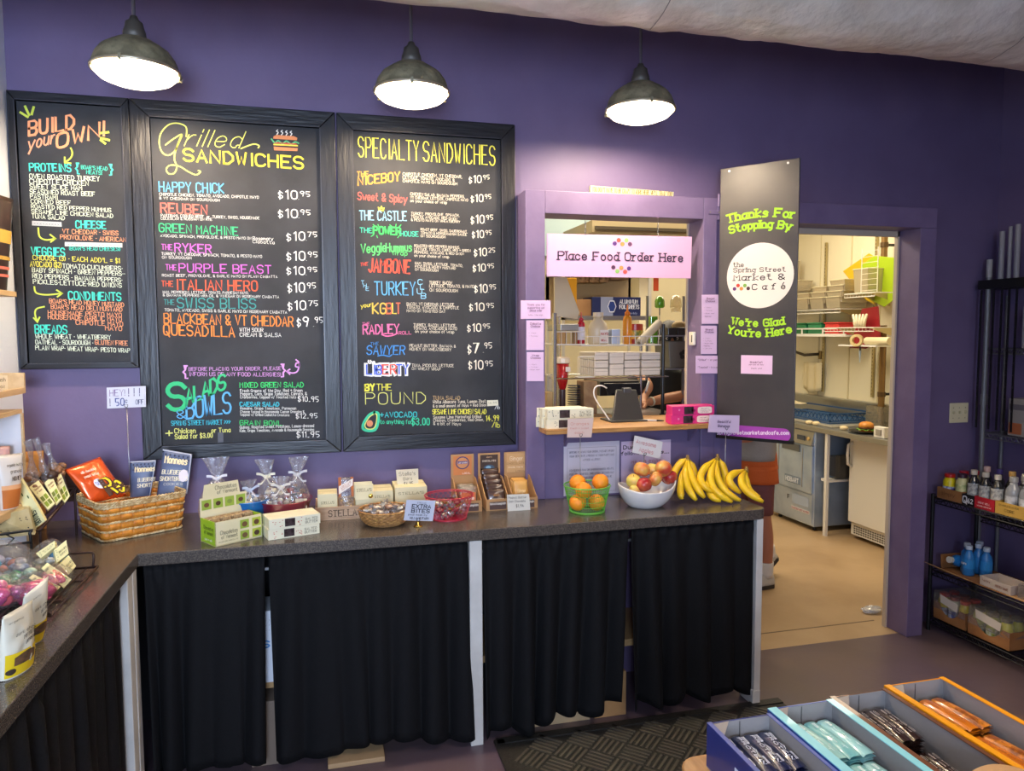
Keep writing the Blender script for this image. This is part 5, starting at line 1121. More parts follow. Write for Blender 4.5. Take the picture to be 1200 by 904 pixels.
c_ = (qd[2] + qd[3])/2; MB().box(c_.x-.02, c_.x+.025, c_.y-.012, c_.y+.02, c_.z-.018, c_.z+.01).done('hinge_cap', plastic('3a3b3e'), tb, world=True, bevel=.004)
P = [at(715, 497, 1, -.06), at(709, 485, 1, -.05), at(697, 466, 1, -.04), at(697, 455, 1, -.03), at(704, 452, 1, -.02), at(711, 455, 1, 0)]
P[0].z = SZ+.004; MB().tube(cat_([tuple(p) for p in P], 6), .0035, 8).done('cable', plastic('e4e2dc'), tb, world=True, smooth=True)
pn = thing('pen', 'dark pen with a white barrel lying on the window shelf', 'pen', (1.545, -.08, SZ))
MB().tube([(1.52, -.07, SZ+.005), (1.60, -.12, SZ+.005)], .0045, 8).done('barrel', plastic('d9d9d4'), pn, world=True, smooth=True); MB().tube([(1.60, -.12, SZ+.005), (1.63, -.138, SZ+.005)], [.0048, .003], 8).done('cap', plastic('1c1c20'), pn, world=True, smooth=True)

# ------------------------------------------------------------------ hinged black banner panel
H0 = Vector((1.905, YB-.006, 0)); ang = math.atan2(-.30, .235); wv = Vector((math.cos(ang), math.sin(ang), 0))
def hit(px, py):
    """meet a view ray with the banner's own vertical plane"""
    d = CF + CR*((px-600)/F_PX) - CU*((py-452)/F_PX); n = Vector((wv.y, -wv.x, 0)); t = (H0 - CP).dot(n)/d.dot(n); return CP + d*t
tlb, trb, brb, blb = hit(847, 195.5), hit(937, 187.5), hit(930, 521), hit(845, 512)
z1 = (tlb.z + trb.z)/2; z0 = (brb.z + blb.z)/2; wb_ = ((trb - H0).xy.length + (brb - H0).xy.length)/2
bn = thing('welcome_banner', 'tall black hinged panel with green thank-you lettering and a round white emblem', 'sign', (H0.x, H0.y, z0), 0)
nb = Vector((wv.y, -wv.x, 0)); nb = nb if nb.y < 0 or nb.x < 0 else -nb
BAN = mat('black_banner_panel', '2b2a2e', .38, bump=.08, bscale=8, col2='3a3738', cscale=3)
MB().obox(H0 + Vector((0,0,z0)), wv*wb_, -nb*.012, (0, 0, z1-z0)).done('panel', BAN, bn, world=True, bevel=.002)
Qb = on_quad(H0 + Vector((0,0,z0)), H0 + wv*wb_ + Vector((0,0,z0)), H0 + wv*wb_ + Vector((0,0,z1)), H0 + Vector((0,0,z1)), nb, .0008)
def uvb(X, Y, oy=180):
    p = hit(830 + X/4.108, oy + Y/4.108); return ((p - H0).dot(wv)/wb_, (p.z - z0)/(z1 - z0))
def bl_(t, X0, Y0, X1, Y1, h, col, oy=180, w_=.16, arc=0, serif=True, flip=1):
    a, b = uvb(X0, Y0, oy), uvb(X1, Y1, oy); hh = (uvb(X0, Y0-h, oy)[1] - a[1])*(z1-z0)
    lettering(bn, ink(col), [(t, Qb(*a), Qb(*b), hh, dict(serif=serif, w_=w_, up=(0,0,1), arc=arc))], N_=nb)
GR = '9fd626'
bl_('Thanks For', 96, 334, 410, 312, 36, GR, arc=.018, w_=.26); bl_('Stopping By', 106, 386, 396, 368, 34, GR, arc=.018, w_=.26)
bl_("We're Glad", 114, 822, 366, 822, 32, GR, arc=-.010, w_=.24); bl_("You're Here", 92, 862, 402, 860, 34, GR, arc=-.022, w_=.24)
cu, cv = uvb(247, 588); ru = (uvb(408, 588)[0] - uvb(86, 588)[0])/2; rv = (uvb(247, 430)[1] - uvb(247, 745)[1])/2
patch(bn, Qb, [(cu + ru*math.cos(2*PI*i/56), cv + rv*math.sin(2*PI*i/56)) for i in range(56)], nb, 'e3d9cf', 'round_emblem', .0002)
for t_, X0, Y0, X1, Y1, h in [('the', 122, 546, 170, 546, 20), ('Spring Street', 122, 572, 372, 568, 20), ('Market &', 124, 612, 368, 606, 26), ('C a f é', 212, 656, 370, 652, 26)]: bl_(t_, X0, Y0, X1, Y1, h, '1f1b20', w_=.17)
for X, Y, col in [(127, 652, '5a2a6a'), (144, 636, 'c0392b'), (160, 651, 'e0803a'), (177, 636, '7aa84a'), (193, 650, '4a2c34')]:
    u, v = uvb(X, Y); patch(bn, Qb, [(u + .024*math.cos(x), v + .024*wb_/(z1-z0)*math.sin(x)) for x in [2*PI*i/16 for i in range(16)]], nb, col, 'printed_dot', .0012)
u0, v0 = uvb(157, 238, 380); u1, v1 = uvb(310, 152, 380); patch(bn, Qb, [(u0, v0), (u1, v0), (u1, v1), (u0, v1)], nb, LIL, 'taped_card', .0002)
for t_, X0, Y0, X1, h in [('Breakfast', 202, 188, 262, 9), ('served all day', 196, 198, 268, 6), ('thank you!', 206, 216, 258, 6)]: bl_(t_, X0, Y0, X1, Y0, h, D_, 380, .18, serif=False); 
u0, v0 = uvb(60, 540, 380); u1, v1 = uvb(398, 506, 380); r_ = (v1-v0)/2*(z1-z0)/wb_
patch(bn, Qb, [(.02, v0), (u1-r_, v0)] + [(u1 - r_ + r_*math.sin(PI*i/10), (v0+v1)/2 - (v1-v0)/2*math.cos(PI*i/10)) for i in range(1, 10)] + [(u1-r_, v1), (.02, v1)], nb, '9a3aa6', 'purple_bar', .0002)
bl_('springstreetmarketandcafe.com', 44, 530, 388, 532, 16, 'e9d4ea', 380, .22, serif=False)
MB().obox(H0 + Vector((0, 0, z0-.004)) + nb*.004, wv*wb_, -nb*.02, (0,0,.016)).done('bottom_rail', mat('rail_black', '101013', .3), bn, world=True)
for u in (.12, .86): MB().cyl(tuple(Qb(u, .988) - nb*.002), tuple(Qb(u, .988) + nb*.003), .005, n=10).done('screw', mat('screw_bright', 'b9b9bd', .3, metal=.9), bn, world=True)
for z in (z0+.05, z1-.15): MB().cyl((H0.x-.004, H0.y+.002, z-.03), (H0.x-.004, H0.y+.002, z+.03), .006, n=10).done('hinge_barrel', PURPLE_TRIM, bn, world=True)
# ------------------------------------------------------------------ kitchen seen through the serving window
STEEL = mat('brushed_steel', 'a9aaa8', .3, metal=.85, bump=.1, bscale=30, stretch=(1, 1, 12))
CHROME = mat('chrome_wire', 'c4c4c2', .2, metal=1)
WIREW = mat('white_wire', 'e0ddd0', .4)
BLKP = mat('black_post', '141416', .4)
def K(px0, py0, px1, py1, y):
    a, b = at(px0, py1, 1, y), at(px1, py0, 1, y); return min(a.x, b.x), max(a.x, b.x), min(a.z, b.z), max(a.z, b.z)
def kbox(name, label, cat, px0, py0, px1, py1, y, d, m_, z0=None, group=None, parts=(), bevel=.003):
    x0, x1, a, b = K(px0, py0, px1, py1, y); a = z0 if z0 is not None else a
    t = thing(name, label, cat, ((x0+x1)/2, y + d/2, a), 0, group); MB().box(x0, x1, y, y+d, a, b).done('body', m_, t, world=True, bevel=bevel)
    return t, on_quad((x0, y, a), (x1, y, a), (x1, y, b), (x0, y, b), NF, .001)
PTZ = 1.225
pt_ = thing('prep_station', 'stainless steel prep station behind the serving window', 'prep table', (1.6, .55, 0))
MB().box(.95, 2.0, .22, .85, PTZ-.03, PTZ).done('worktop', STEEL, pt_, world=True, bevel=.003); MB().box(.97, 1.98, .26, .82, .1, PTZ-.03).done('cabinet', STEEL, pt_, world=True)
for x in (1.0, 1.93):
    for y in (.3, .78): MB().cyl((x, y, 0), (x, y, .1), .02).done('foot', BLKP, pt_, world=True)
# wire rack over the prep station
rk = thing('overshelf_rack', 'wire overshelf rack with one chrome and one black post behind the window', 'rack', (1.5, .5, PTZ))
S1 = at(700, 441, 1, .45).z; S2 = at(706, 404, 1, .45).z
def post(px, y, top, m_, r=.011):
    p = at(px, 470, 1, y); return MB().cyl((p.x, y, PTZ), (p.x, y, top), r, n=14).cyl((p.x, y, PTZ), (p.x, y, PTZ+.012), r*1.8, n=14).done('post', m_, rk, world=True, smooth=False)
zt = at(650, 367, 1, .35).z; post(650, .35, zt, CHROME, .012); post(776.5, .35, at(776, 380, 1, .35).z, BLKP, .010)
XL = at(650, 470, 1, .35).x; XR = at(776.5, 470, 1, .35).x
for x in (XL+.03, XR+.03): MB().cyl((x, .72, PTZ), (x, .72, S2+.1), .010, n=12).done('post', CHROME, rk, world=True)
def wire_shelf(parent, x0, x1, y0, y1, z, m_, n=14, r=.0022, rim=True, name='shelf', lip=0):
    mb = MB(); mb.tube([(x0,y0,z),(x1,y0,z),(x1,y1,z),(x0,y1,z)], r*1.7, 6, closed=True)
    for i in range(1, n): x = x0 + (x1-x0)*i/n; mb.tube([(x, y0, z+.001), (x, y1, z+.001)], r*.8, 5)
    if lip:
        mb.tube([(x0,y0,z+lip),(x1,y0,z+lip)], r*1.2, 6)
        for i in range(0, n+1, 1): x = x0 + (x1-x0)*i/n; mb.tube([(x, y0, z), (x, y0, z+lip)], r*.7, 4)
    return tag(mb.done(name, m_, parent, world=True), kind='stuff')
wire_shelf(rk, XL, XR+.03, .34, .73, S1-.004, CHROME, 16); wire_shelf(rk, at(678, 400, 1, .45).x, XR+.03, .40, .73, S2-.004, WIREW, 14, lip=.05); wire_shelf(rk, XL, at(682, 400, 1, .45).x, .40, .73, at(660, 404, 1, .40).z, WIREW, 7, lip=.07)
wire_shelf(rk, at(677, 430, 1, .36).x, at(696, 430, 1, .36).x, .355, .40, S1, WIREW, 8, lip=.115)
mb = MB(); a = at(664, 454, 1, .40)
# takeout boxes
WCARD = mat('white_takeout_card', 'd9cfc0', .6)
cols = [(697, 713), (714.5, 731), (732, 750), (752, 774)]; kk = 0
for ci, (a, b) in enumerate(cols):
    n = 3 if ci != 1 else 2
    x0, x1, z0, z1 = K(a, 413, b, 439.5, .42)
    for j in range(n):
        h = (z1 - S1)/n; t = thing('takeout_box', 'white folded takeout box, %s row of the %s pile on the overshelf' % (['bottom', 'middle' if n == 3 else 'top', 'top'][j], ['first', 'second', 'third', 'rightmost'][ci]), 'box', ((x0+x1)/2, .55, S1 + j*h + .002), 0, 'takeout boxes on the overshelf')
        MB().box(x0, x1, .42, .68, S1 + j*h + .002, S1 + (j+1)*h - .001).done('carton', WCARD, t, world=True, bevel=.004); MB().box(x0+.004, x1-.004, .4185, .42, S1 + (j+.6)*h, S1 + (j+.6)*h + .002).done('flap_edge', paper('a89c8c'), t, world=True)
# left pans and tubs
kbox('food_pan', 'flat aluminium pan on the left of the overshelf', 'pan', 657, 380, 679, 388, .42, .25, STEEL)
for i, (a, b, c_, d, col) in enumerate([(655, 389, 663, 404, 'b08a55'), (664, 389, 671, 404, 'c9a96a'), (672, 389, 678, 404, '9c7440')]):
    kbox('spice_tub', 'small tan spice tub on the left of the overshelf, %s' % ['leftmost', 'middle', 'rightmost'][i], 'tub', a, b, c_, d, .44, .06, plastic(col), group='spice tubs on the overshelf')
# jug, squeeze bottles
x0, x1, z0, z1 = K(693, 366, 716, 400, .5); jc = ((x0+x1)/2, .55, S2); w_ = (x1-x0)/2; h = z1 - S2
t = thing('plastic_jug', 'translucent plastic jug with a red and white label on the overshelf', 'jug', jc)
MB().lathe([(w_*.92, 0), (w_, .01), (w_, h*.48), (w_*.82, h*.66), (w_*.45, h*.78), (w_*.45, h*.86)], 20, sq=(1, .8)).done('body', mat('milky_plastic', 'cdbf9f', .35), t, smooth=True); MB().lathe([(w_*.5, h*.86), (w_*.5, h)], 16).done('cap', mat('milky_cap', 'd4c8ae', .35), t)
MB().box(-w_*.1, w_*.75, -w_*.84, -w_*.82, h*.04, h*.45).done('label', paper('e4dcd2'), t); lettering(t, ink('b0342c'), [('MAYO', (-w_*.02, -w_*.845, h*.3), (w_*.7, -w_*.845, h*.3), .012, dict(w_=.25)), ('REAL', (0, -w_*.845, h*.1), (w_*.6, -w_*.845, h*.1), .01, dict(w_=.25))], world=False)
def squeeze(label, px, top, y, w_, col, cap, lab=None, zb=None, cat='bottle', inv=False):
    p = at(px, 400, 1, y); zb = S2 if zb is None else zb; h = at(px, top, 1, y).z - zb; t = thing('squeeze_bottle', label, cat, (p.x, y, zb))
    MB().lathe([(w_*.9, 0), (w_, .006), (w_, h*.62), (w_*.8, h*.70), (w_*.5, h*.73)], 18).done('body', plastic(col, .25), t, smooth=True); MB().lathe([(w_*.62, h*.72), (w_*.6, h*.8), (w_*.2, h*.84), (w_*.12, h)], 16).done('nozzle', plastic(cap, .3), t, smooth=True)
    if lab: MB().lathe([(w_*1.02, h*.15), (w_*1.02, h*.55)], 18, cap=False).done('label', paper(lab), t)
    return t
squeeze('amber squeeze bottle with an orange nozzle on the overshelf', 735, 357, .5, .026, 'd98a24', 'e07a1c'); squeeze('red squeeze bottle with a white label on the left of the overshelf', 681, 366, .43, .021, 'a8182c', 'b01c30', 'd8d0d4')
p = at(744, 400, 1, .58); t = thing('food_can', 'red and green labelled can behind the amber bottle', 'can', (p.x, .58, S2)); MB().lathe([(.045, 0), (.047, .003), (.047, .115), (.045, .118)], 24).done('can', plastic('9c2a1c', .35), t, smooth=False); MB().lathe([(.0475, .03), (.0475, .08)], 24, cap=False).done('label', mat('can_label', '6a7a34', .4, col2='d8a83c', cscale=40), t)
kbox('plastic_tub', 'pale blue plastic tub beside the jug on the overshelf', 'tub', 717, 386, 727, 400, .5, .07, plastic('b9c6d8', .3), S2)
t = thing('paper_roll', 'white paper roll leaning on the overshelf', 'roll', tuple(at(748, 402, 1, .42))); MB().cyl(at(749, 402, 1, .42), at(772, 379, 1, .55), .024, n=20).done('roll', mat('roll_paper', 'c9bda2', .7), t, world=True, smooth=False); MB().cyl(at(748.4, 402.6, 1, .418), at(749, 402, 1, .42), .010, n=14).done('core', paper('8d7c60'), t, world=True)
# red cup dispenser and stack of plates on the prep station
p = at(659, 470, 1, .42); PTy = .42
t = thing('ketchup_dispenser', 'red inverted sauce dispenser with a scalloped cream lid beside the chrome post', 'dispenser', (p.x, PTy, PTZ))
za = at(659, 457, 1, PTy).z - PTZ; zb = at(659, 426, 1, PTy).z - PTZ; zc = at(659, 420, 1, PTy).z - PTZ
MB().lathe([(.014, za), (.020, za+.01), (.030, za+.05), (.037, zb)], 24).done('bag', mat('red_sauce', 'a30c14', .25, coat=.4), t, smooth=True); MB().lathe([(.041, zb), (.044, zb+.004), (.042, zc), (.030, zc+.008)], 12).done('lid', plastic('dccbb0'), t)
MB().lathe([(.017, .0), (.018, za), (.012, za+.004)], 18).done('cup', plastic('4a3a3c', .2), t, smooth=False); MB().box(.006, .034, -.040, -.037, zb-.045, zb-.018).done('label', paper('d9cfc4'), t)
p = at(673, 470, 1, .48); hz = (at(673, 450, 1, .48).z - PTZ)
for i in range(14):
    t = solo('plate', MB().lathe([(.030, 0), (.038, .002), (.0385, .005), (.036, .005)], 24, (p.x, .48, PTZ + .001 + i*hz/14)), plastic('1c2238' if i % 2 else '252c48', .3), (p.x, .48, PTZ + .001 + i*hz/14), 'dark blue lid, %s from the bottom of the stack beside the red dispenser' % ORDS[i], 'lid', 'dark blue lids stacked behind the window')
kbox('paper_bag', 'crumpled brown paper bag behind the window beside the stack of lids', 'bag', 684, 447, 700, 492, .40, .12, mat('brown_paper', 'a8875f', .8, bump=.6, bscale=30, col2='957350', cscale=20), PTZ)
kbox('white_tub', 'white plastic tub behind the brown paper bag', 'tub', 679, 456, 690, 485, .56, .08, plastic('b9bcc0'), PTZ)
kbox('cardboard_tray', 'small tan cardboard tray behind the order tablet', 'tray', 697, 487, 720, 497, .30, .1, mat('pale_card', 'c0a27a', .7), PTZ)
kbox('grey_tub', 'grey lidded tub at the far left behind the window', 'tub', 641, 440, 648, 462, .45, .1, plastic('b3a98f'), PTZ); kbox('cream_tub', 'cream bread bag at the far left behind the window', 'bag', 641, 460, 649, 478, .35, .08, mat('bread_tan', 'c9a56c', .6, bump=.4, bscale=30), PTZ)
kbox('panini_press', 'black countertop press behind the order tablet', 'appliance', 703, 446, 760, 470, .86, .3, mat('press_black', '1c1816', .35), 1.30)
# tall unit behind: floor to shelf, foil box and bags on it
x0, x1, z0, z1 = K(664, 366, 757, 372, 1.60); FZ = z0 + .01
bu = thing('tall_shelf_unit', 'tall steel shelving unit deep in the kitchen holding the foil box', 'shelf', ((x0+x1)/2, 1.75, 0))
for z in (.3, 1.0, FZ): MB().box(x0-.05, x1+.02, 1.55, 1.95, z-.03, z).done('shelf', STEEL, bu, world=True)
x00 = x0; x11 = x1
TZ_ = at(700, 318, 1, 1.60).z
for x in (x0-.05, x1):
    for y in (1.55, 1.93): MB().box(x, x+.02, y, y+.02, 0, TZ_+.12).done('upright', WIREW, bu, world=True)
MB().box(x0-.05, x1+.02, 1.55, 1.95, FZ+.30, FZ+.315).done('shelf', STEEL, bu, world=True); MB().box(x0-.05, x1+.02, 1.93, 1.95, FZ, TZ_).done('back_sheet', mat('tan_back', 'b8a078', .6), bu, world=True)
t, Q = kbox('foil_box', 'long navy and grey box reading Aluminum Foil Sheets on the tall shelf unit', 'box', 694, 348.5, 751, 366, 1.57, .2, mat('navy_card', '1e2a5c', .45), FZ)
patch(t, Q, [(.17, 0), (.42, 0), (.42, 1), (.17, 1)], NF, '8f98b4', 'printed_band'); patch(t, Q, [(.40 + .09*math.cos(PI*i/3), .5 + .36*math.sin(PI*i/3)) for i in range(6)], NF, 'dfe4f0', 'hexagon_logo', .0006); patch(t, Q, [(.40 + .075*math.cos(PI*i/3), .5 + .3*math.sin(PI*i/3)) for i in range(6)], NF, '1e3a84', 'hexagon_logo', .0009)
quad_text(t, Q, NF, [('e4e8f2', 'ALUMINUM', .56, .66, .93, .2, .2), ('e4e8f2', 'FOIL SHEETS', .56, .38, .96, .2, .2), ('a8b4d8', 'heavy duty', .7, .1, .92, .1, .15)])
kbox('kraft_carton', 'brown cardboard carton left of the foil box', 'box', 675, 351, 693, 366, 1.59, .2, KRAFT, FZ)
kbox('crumpled_bag', 'brown paper bag on the top shelf above the foil box', 'bag', 716, 328, 737, 344, 1.61, .18, mat('brown_paper', 'a8875f', .8, bump=.6, bscale=30), FZ+.315)
for i, (a, b) in enumerate([(679, 690), (691, 702), (703, 714)]): kbox('bread_bag', 'dark bread loaf bag on the top shelf, %s of three' % ['left', 'middle', 'right'][i], 'bag', a, 331, b, 344, 1.63, .2, mat('bread_brown', '7a5a38', .5, bump=.5, bscale=40, col2='b99a6a', cscale=30), FZ+.315)
# slanted white splash panel, yellow sign
q = [at(650, 371, 1, 1.02), at(677, 374, 1, 1.02), at(679, 366, 1, 1.02), at(664, 325, 1, 1.02), at(650, 325, 1, 1.02)]
sp_ = thing('splash_guard', 'large white slanted splash panel at the left behind the window', 'panel', tuple(q[0])); MB().slab([tuple(p) for p in q], (0, .02, 0)).done('panel', mat('splash_white', 'd4c9b0', .5), sp_, world=True)
MB().cyl((q[0].x+.03, 1.03, 0), (q[0].x+.03, 1.03, q[0].z), .015, n=10).done('leg', CHROME, sp_, world=True)
kbox('yellow_box', 'yellow and brown tall box beside the white splash panel', 'box', 662, 326, 676, 350, 1.40, .12, mat('yolk_card', 'e0a010', .5), FZ)
# upper left cabinet, hood
t, Q = kbox('wall_cupboard', 'pale blue-grey cupboard hanging high behind the window', 'cupboard', 636, 240, 692, 300, 2.6, .4, mat('blue_grey_paint', '8fa3a8', .5))
hd = thing('exhaust_hood', 'steel exhaust hood across the top behind the window', 'hood', (2.7, 2.2, 2.3)); x0, x1, z0, z1 = K(694, 262, 809, 272, 1.9)
MB().box(x0, x1+.3, 1.9, 2.9, z0, z1).done('canopy', mat('hood_tan', '9c8d6c', .4, metal=.4), hd, world=True); MB().box(x0+.02, x1+.28, 1.88, 1.9, z0+.02, z0+.045).done('slot', plastic('3a3226'), hd, world=True)
for x in (x0+.3, x1-.1): MB().box(x, x+.04, 2.2, 2.24, z1, 3.1).done('hanger', STEEL, hd, world=True)
cb_ = thing('kitchen_column', 'cream boxed column behind the window carrying a red tag', 'column', (2.9, 2.5, 0)); x0, x1, z0, z1 = K(749, 320, 764, 370, 2.3); MB().box(x0, x1, 2.3, 2.5, 0, 3.1).done('casing', CREAM, cb_, world=True)
t, Q = kbox('wall_tag', 'small red-orange tag hanging high on the cream column', 'tag', 766, 326, 772, 341, 2.28, .01, paper('c8502c'))
MB().box(0, .01, 0, .01, 0, .01)
# utensils right: green scoop, clear dome, tubs
ru = thing('side_shelf', 'small steel side shelf on the right behind the window', 'shelf', (2.05, .75, 0)); x0, x1, zq, _ = K(778, 428, 806, 432, .62); zq2 = at(790, 393, 1, .62).z
for z in (zq, zq2): MB().box(x0, x1+.12, .6, .9, z-.008, z).done('shelf', STEEL, ru, world=True)
for x in (x0+.004, x1+.10): MB().box(x, x+.012, .88, .895, 0, zq2+.25).done('upright', STEEL, ru, world=True)
t = thing('bus_tub', 'grey tub with a dark flower motif on the side shelf', 'tub', ((x0+x1)/2+.05, .72, zq)); a, b, c_, d = K(783, 400, 808, 427, .64); MB().slab([(a+.012, .64, zq), (b+.06, .64, zq), (b+.07, .64, d), (a, .64, d)], (0, .2, 0)).done('tub', plastic('6b675c', .5), t, world=True, bevel=.006)
for i in range(5):
    an = 2*PI*i/5 + .3; cx, cz = (a+b)/2+.03, (zq+d)/2; MB().lathe([(.010, 0), (.013, .001), (.010, .002)], 12, (cx + .017*math.cos(an), .637, cz + .017*math.sin(an)), ax=(0,-1,0)).done('petal_print', ink('2b2a28'), t, world=True)
for i in range(2): kbox('dark_pan', 'dark rounded pan on the upper side shelf, %s' % ['left', 'right'][i], 'pan', 783 + 11*i, 384, 793 + 11*i, 392, .64, .12, plastic('2a2622', .3), zq2)
t = thing('food_sack', 'tan sack slumped on the upper side shelf', 'sack', tuple(at(795, 384, 1, .78))); a = at(796, 382, 1, .80); MB().sphere(a, .05, 16, 10, (1, .7, .62)).done('sack', mat('sack_tan', '8a7448', .7, bump=.5, bscale=30), t, world=True, smooth=True)
def cup(label, px, py0, py1, y, col, clear=False):
    a = at(px, py1, 1, y); h = at(px, py0, 1, y).z - a.z; r = h*.42; t = thing('plastic_tumbler', label, 'tumbler', tuple(a)); MB().lathe([(r*.75, 0), (r, h*.1), (r*.95, h*.6), (r*.6, h*.92), (.002, h)], 24, cap=False).done('bell', film('clear_dome', 'f0e8d0', .4) if clear else mat('green_translucent', '5f9a1c', .15, coat=.6, trans=.2), t, smooth=True); return t
t = cup('green plastic bell-shaped lid hanging behind the window on the right', 773, 347, 361, .75, '6aa020'); a = at(773, 361, 1, .75); MB().cyl((0, 0, -.045), (0, 0, .0), .004, n=8).done('handle', BLKP, t)
MB().cyl((0,0,-.045), (0,0,-.20), .003, n=6).done('stand', CHROME, t)
t = cup('clear plastic dome behind the window on the right', 792, 346, 362, .75, 'ffffff', True); MB().cyl((0,0,0), (0,0,-.02), .03, n=20).done('base', film('clear_dome', 'f0e8d0', .4), t)
kbox('green_cup', 'small green cup right of the paper roll', 'cup', 763, 371, 771, 379, .66, .04, mat('green_translucent', '5f9a1c', .15), S2)

# ------------------------------------------------------------------ kitchen seen through the doorway
KX = 4.0
STB = mat('steel_blue_film', 'bdd0ea', .28, metal=.6, bump=.12, bscale=12, col2='a2b8d8', cscale=4)
kc = thing('kitchen_counter', 'stainless steel kitchen counter along the right wall of the kitchen', 'counter', (4.3, 2.0, 0))
MB().box(KX-.02, 4.69, .9, 3.4, .86, .90).done('worktop', STEEL, kc, world=True, bevel=.003); MB().box(4.66, 4.69, .9, 3.4, .90, 1.06).done('backsplash', STEEL, kc, world=True)
MB().box(4.62, 4.69, .9, 3.4, 1.06, 1.075).done('backsplash_cap', STEEL, kc, world=True)
for y in (1.70, .95): MB().box(KX+.005, KX+.03, y, y+.03, 0, .86).done('leg', WHITE, kc, world=True)
MB().box(KX+.03, 4.6, 1.70, 1.80, .45, .47).done('lower_shelf', WHITE, kc, world=True)
MB().box(4.5, 4.52, .95, 1.85, 0, .86).done('gap_shade_sheet', mat('gap_shade', '2c2a28', .8), kc, world=True)  # sheet coloured dark for the shade in the open gap
def fx(y, z): return (KX - .001, y, z)
dw = thing('dishwasher', 'under-counter commercial dishwasher with blue protective film on its steel front', 'dishwasher', (4.3, 2.14, 0))
MB().box(KX, 4.62, 1.84, 2.44, .04, .855).done('cabinet', STB, dw, world=True, bevel=.004)
MB().box(KX-.018, KX, 1.86, 2.42, .32, .73).done('door', STB, dw, world=True, bevel=.006); MB().slab([(KX-.03, 1.86, .735), (KX-.002, 1.86, .85), (KX-.002, 2.42, .85), (KX-.03, 2.42, .735)], (.03, 0, 0)).done('control_panel', STEEL, dw, world=True, bevel=.002)
MB().box(KX-.006, KX, 1.86, 2.42, .06, .31).done('kick_panel', STB, dw, world=True, bevel=.003)
for y in (1.98, 2.32): MB().box(KX-.022, KX-.018, y, y+.008, .36, .70).done('door_rib', STEEL, dw, world=True)
MB().box(KX-.026, KX-.018, 2.02, 2.27, .66, .72).done('handle_recess', mat('recess_steel', '6b7178', .4, metal=.6), dw, world=True)
NX = Vector((-1, 0, 0)); Qd = on_quad((KX-.018, 2.42, .32), (KX-.018, 1.86, .32), (KX-.018, 1.86, .73), (KX-.018, 2.42, .73), NX, .002)
patch(dw, Qd, [(.34, .12), (.74, .12), (.74, .28), (.34, .28)], NX, '7d8ea2', 'name_plate'); quad_text(dw, Qd, NX, [('e6ecf4', 'HOBART', .38, .15, .70, .09, .2)], .004)
Qk = on_quad((KX-.006, 2.42, .06), (KX-.006, 1.86, .06), (KX-.006, 1.86, .31), (KX-.006, 2.42, .31), NX, .001)
patch(dw, Qk, [(.50, .30), (.95, .30), (.95, .42), (.50, .42)], NX, 'd8d8dc', 'warning_strip'); quad_text(dw, Qk, NX, [('b0505a', 'CAUTION HOT WATER', .52, .33, .93, .06, .2), ('3a4456', 'F', .40, .62, .44, .14, .2)], .003); patch(dw, Qk, [(.52, .52), (.92, .52), (.92, .86), (.52, .86)], NX, 'a8b6ca', 'instruction_label')
MB().box(KX-.032, KX-.028, 1.95, 2.05, .77, .81).done('display', plastic('39424e'), dw, world=True); MB().lathe([(.016, 0), (.014, .01)], 14, (KX-.02, 1.91, .79), ax=(-1,0,0)).done('dial', plastic('c9a868'), dw, world=True)
for y in (1.9, 2.38): MB().cyl((KX+.05, y, 0), (KX+.05, y, .04), .018).done('foot', BLKP, dw, world=True)
fr = thing('mini_fridge', 'small white under-counter refrigerator with a front grille', 'fridge', (4.45, 1.38, 0))
MB().box(4.20, 4.64, 1.14, 1.62, .03, .84).done('cabinet', WHITE, fr, world=True, bevel=.006); MB().box(4.155, 4.196, 1.14, 1.62, .14, .845).done('door', WHITE, fr, world=True, bevel=.01)
MB().tube([(4.155, 1.585, .80), (4.12, 1.59, .78), (4.115, 1.592, .70), (4.12, 1.592, .62), (4.155, 1.585, .60)], .011, 10).done('handle', WHITE, fr, world=True, smooth=True)
MB().box(4.185, 4.20, 1.15, 1.61, .035, .13).done('kick_plate', WHITE, fr, world=True)
for i in range(4):
    for j in range(16): MB().box(4.183, 4.1855, 1.17 + j*.026, 1.188 + j*.026, .048 + i*.018, .059 + i*.018).done('grille_slot', plastic('55524c'), fr, world=True)
kb_ = thing('black_appliance', 'black countertop machine on the shelf between dishwasher and fridge', 'appliance', (4.35, 1.75, .47)); MB().box(KX+.08, 4.45, 1.64, 1.69, .49, .68).box(KX+.1, 4.45, 1.70, 1.80, .49, .66).done('case', mat('appl_black', '2c2b2a', .35), kb_, world=True, bevel=.006)
# on the counter: sheet pan, blue rack, burger plate, bread, timer
sp = thing('sheet_pan', 'aluminium sheet pan under the blue dish rack', 'pan', (4.3, 2.4, .9)); MB().slab([(4.06, 1.72, .901), (4.6, 1.72, .901), (4.6, 2.75, .901), (4.06, 2.75, .901)], (0, 0, .022)).done('pan', mat('pan_alu', 'c9c6bd', .3, metal=.7), sp, world=True, bevel=.006)
dk = thing('dish_rack', 'blue plastic open-mesh dish rack on the kitchen counter', 'dish rack', (4.33, 2.3, .925)); BLU = mat('rack_blue', '1f4a78', .4)
DX_, DY_ = (4.10, 4.56), (1.80, 2.70)
MB().box(*DX_, *DY_, .925, .933).done('base', BLU, dk, world=True)
for z in (.94, 1.0):
    MB().box(DX_[0], DX_[1], DY_[0], DY_[0]+.012, z, z+.012).box(DX_[0], DX_[1], DY_[1]-.012, DY_[1], z, z+.012).box(DX_[0], DX_[0]+.012, *DY_, z, z+.012).box(DX_[1]-.012, DX_[1], *DY_, z, z+.012).done('rail', BLU, dk, world=True)
mb = MB()
for i in range(18):
    for s_ in (0, 1):
        y = DY_[0] + .05*i; mb.tube([(DX_[0]+.006, y + .05*s_, .94), (DX_[0]+.006, y + .05*(1-s_), 1.005)], .004, 4)
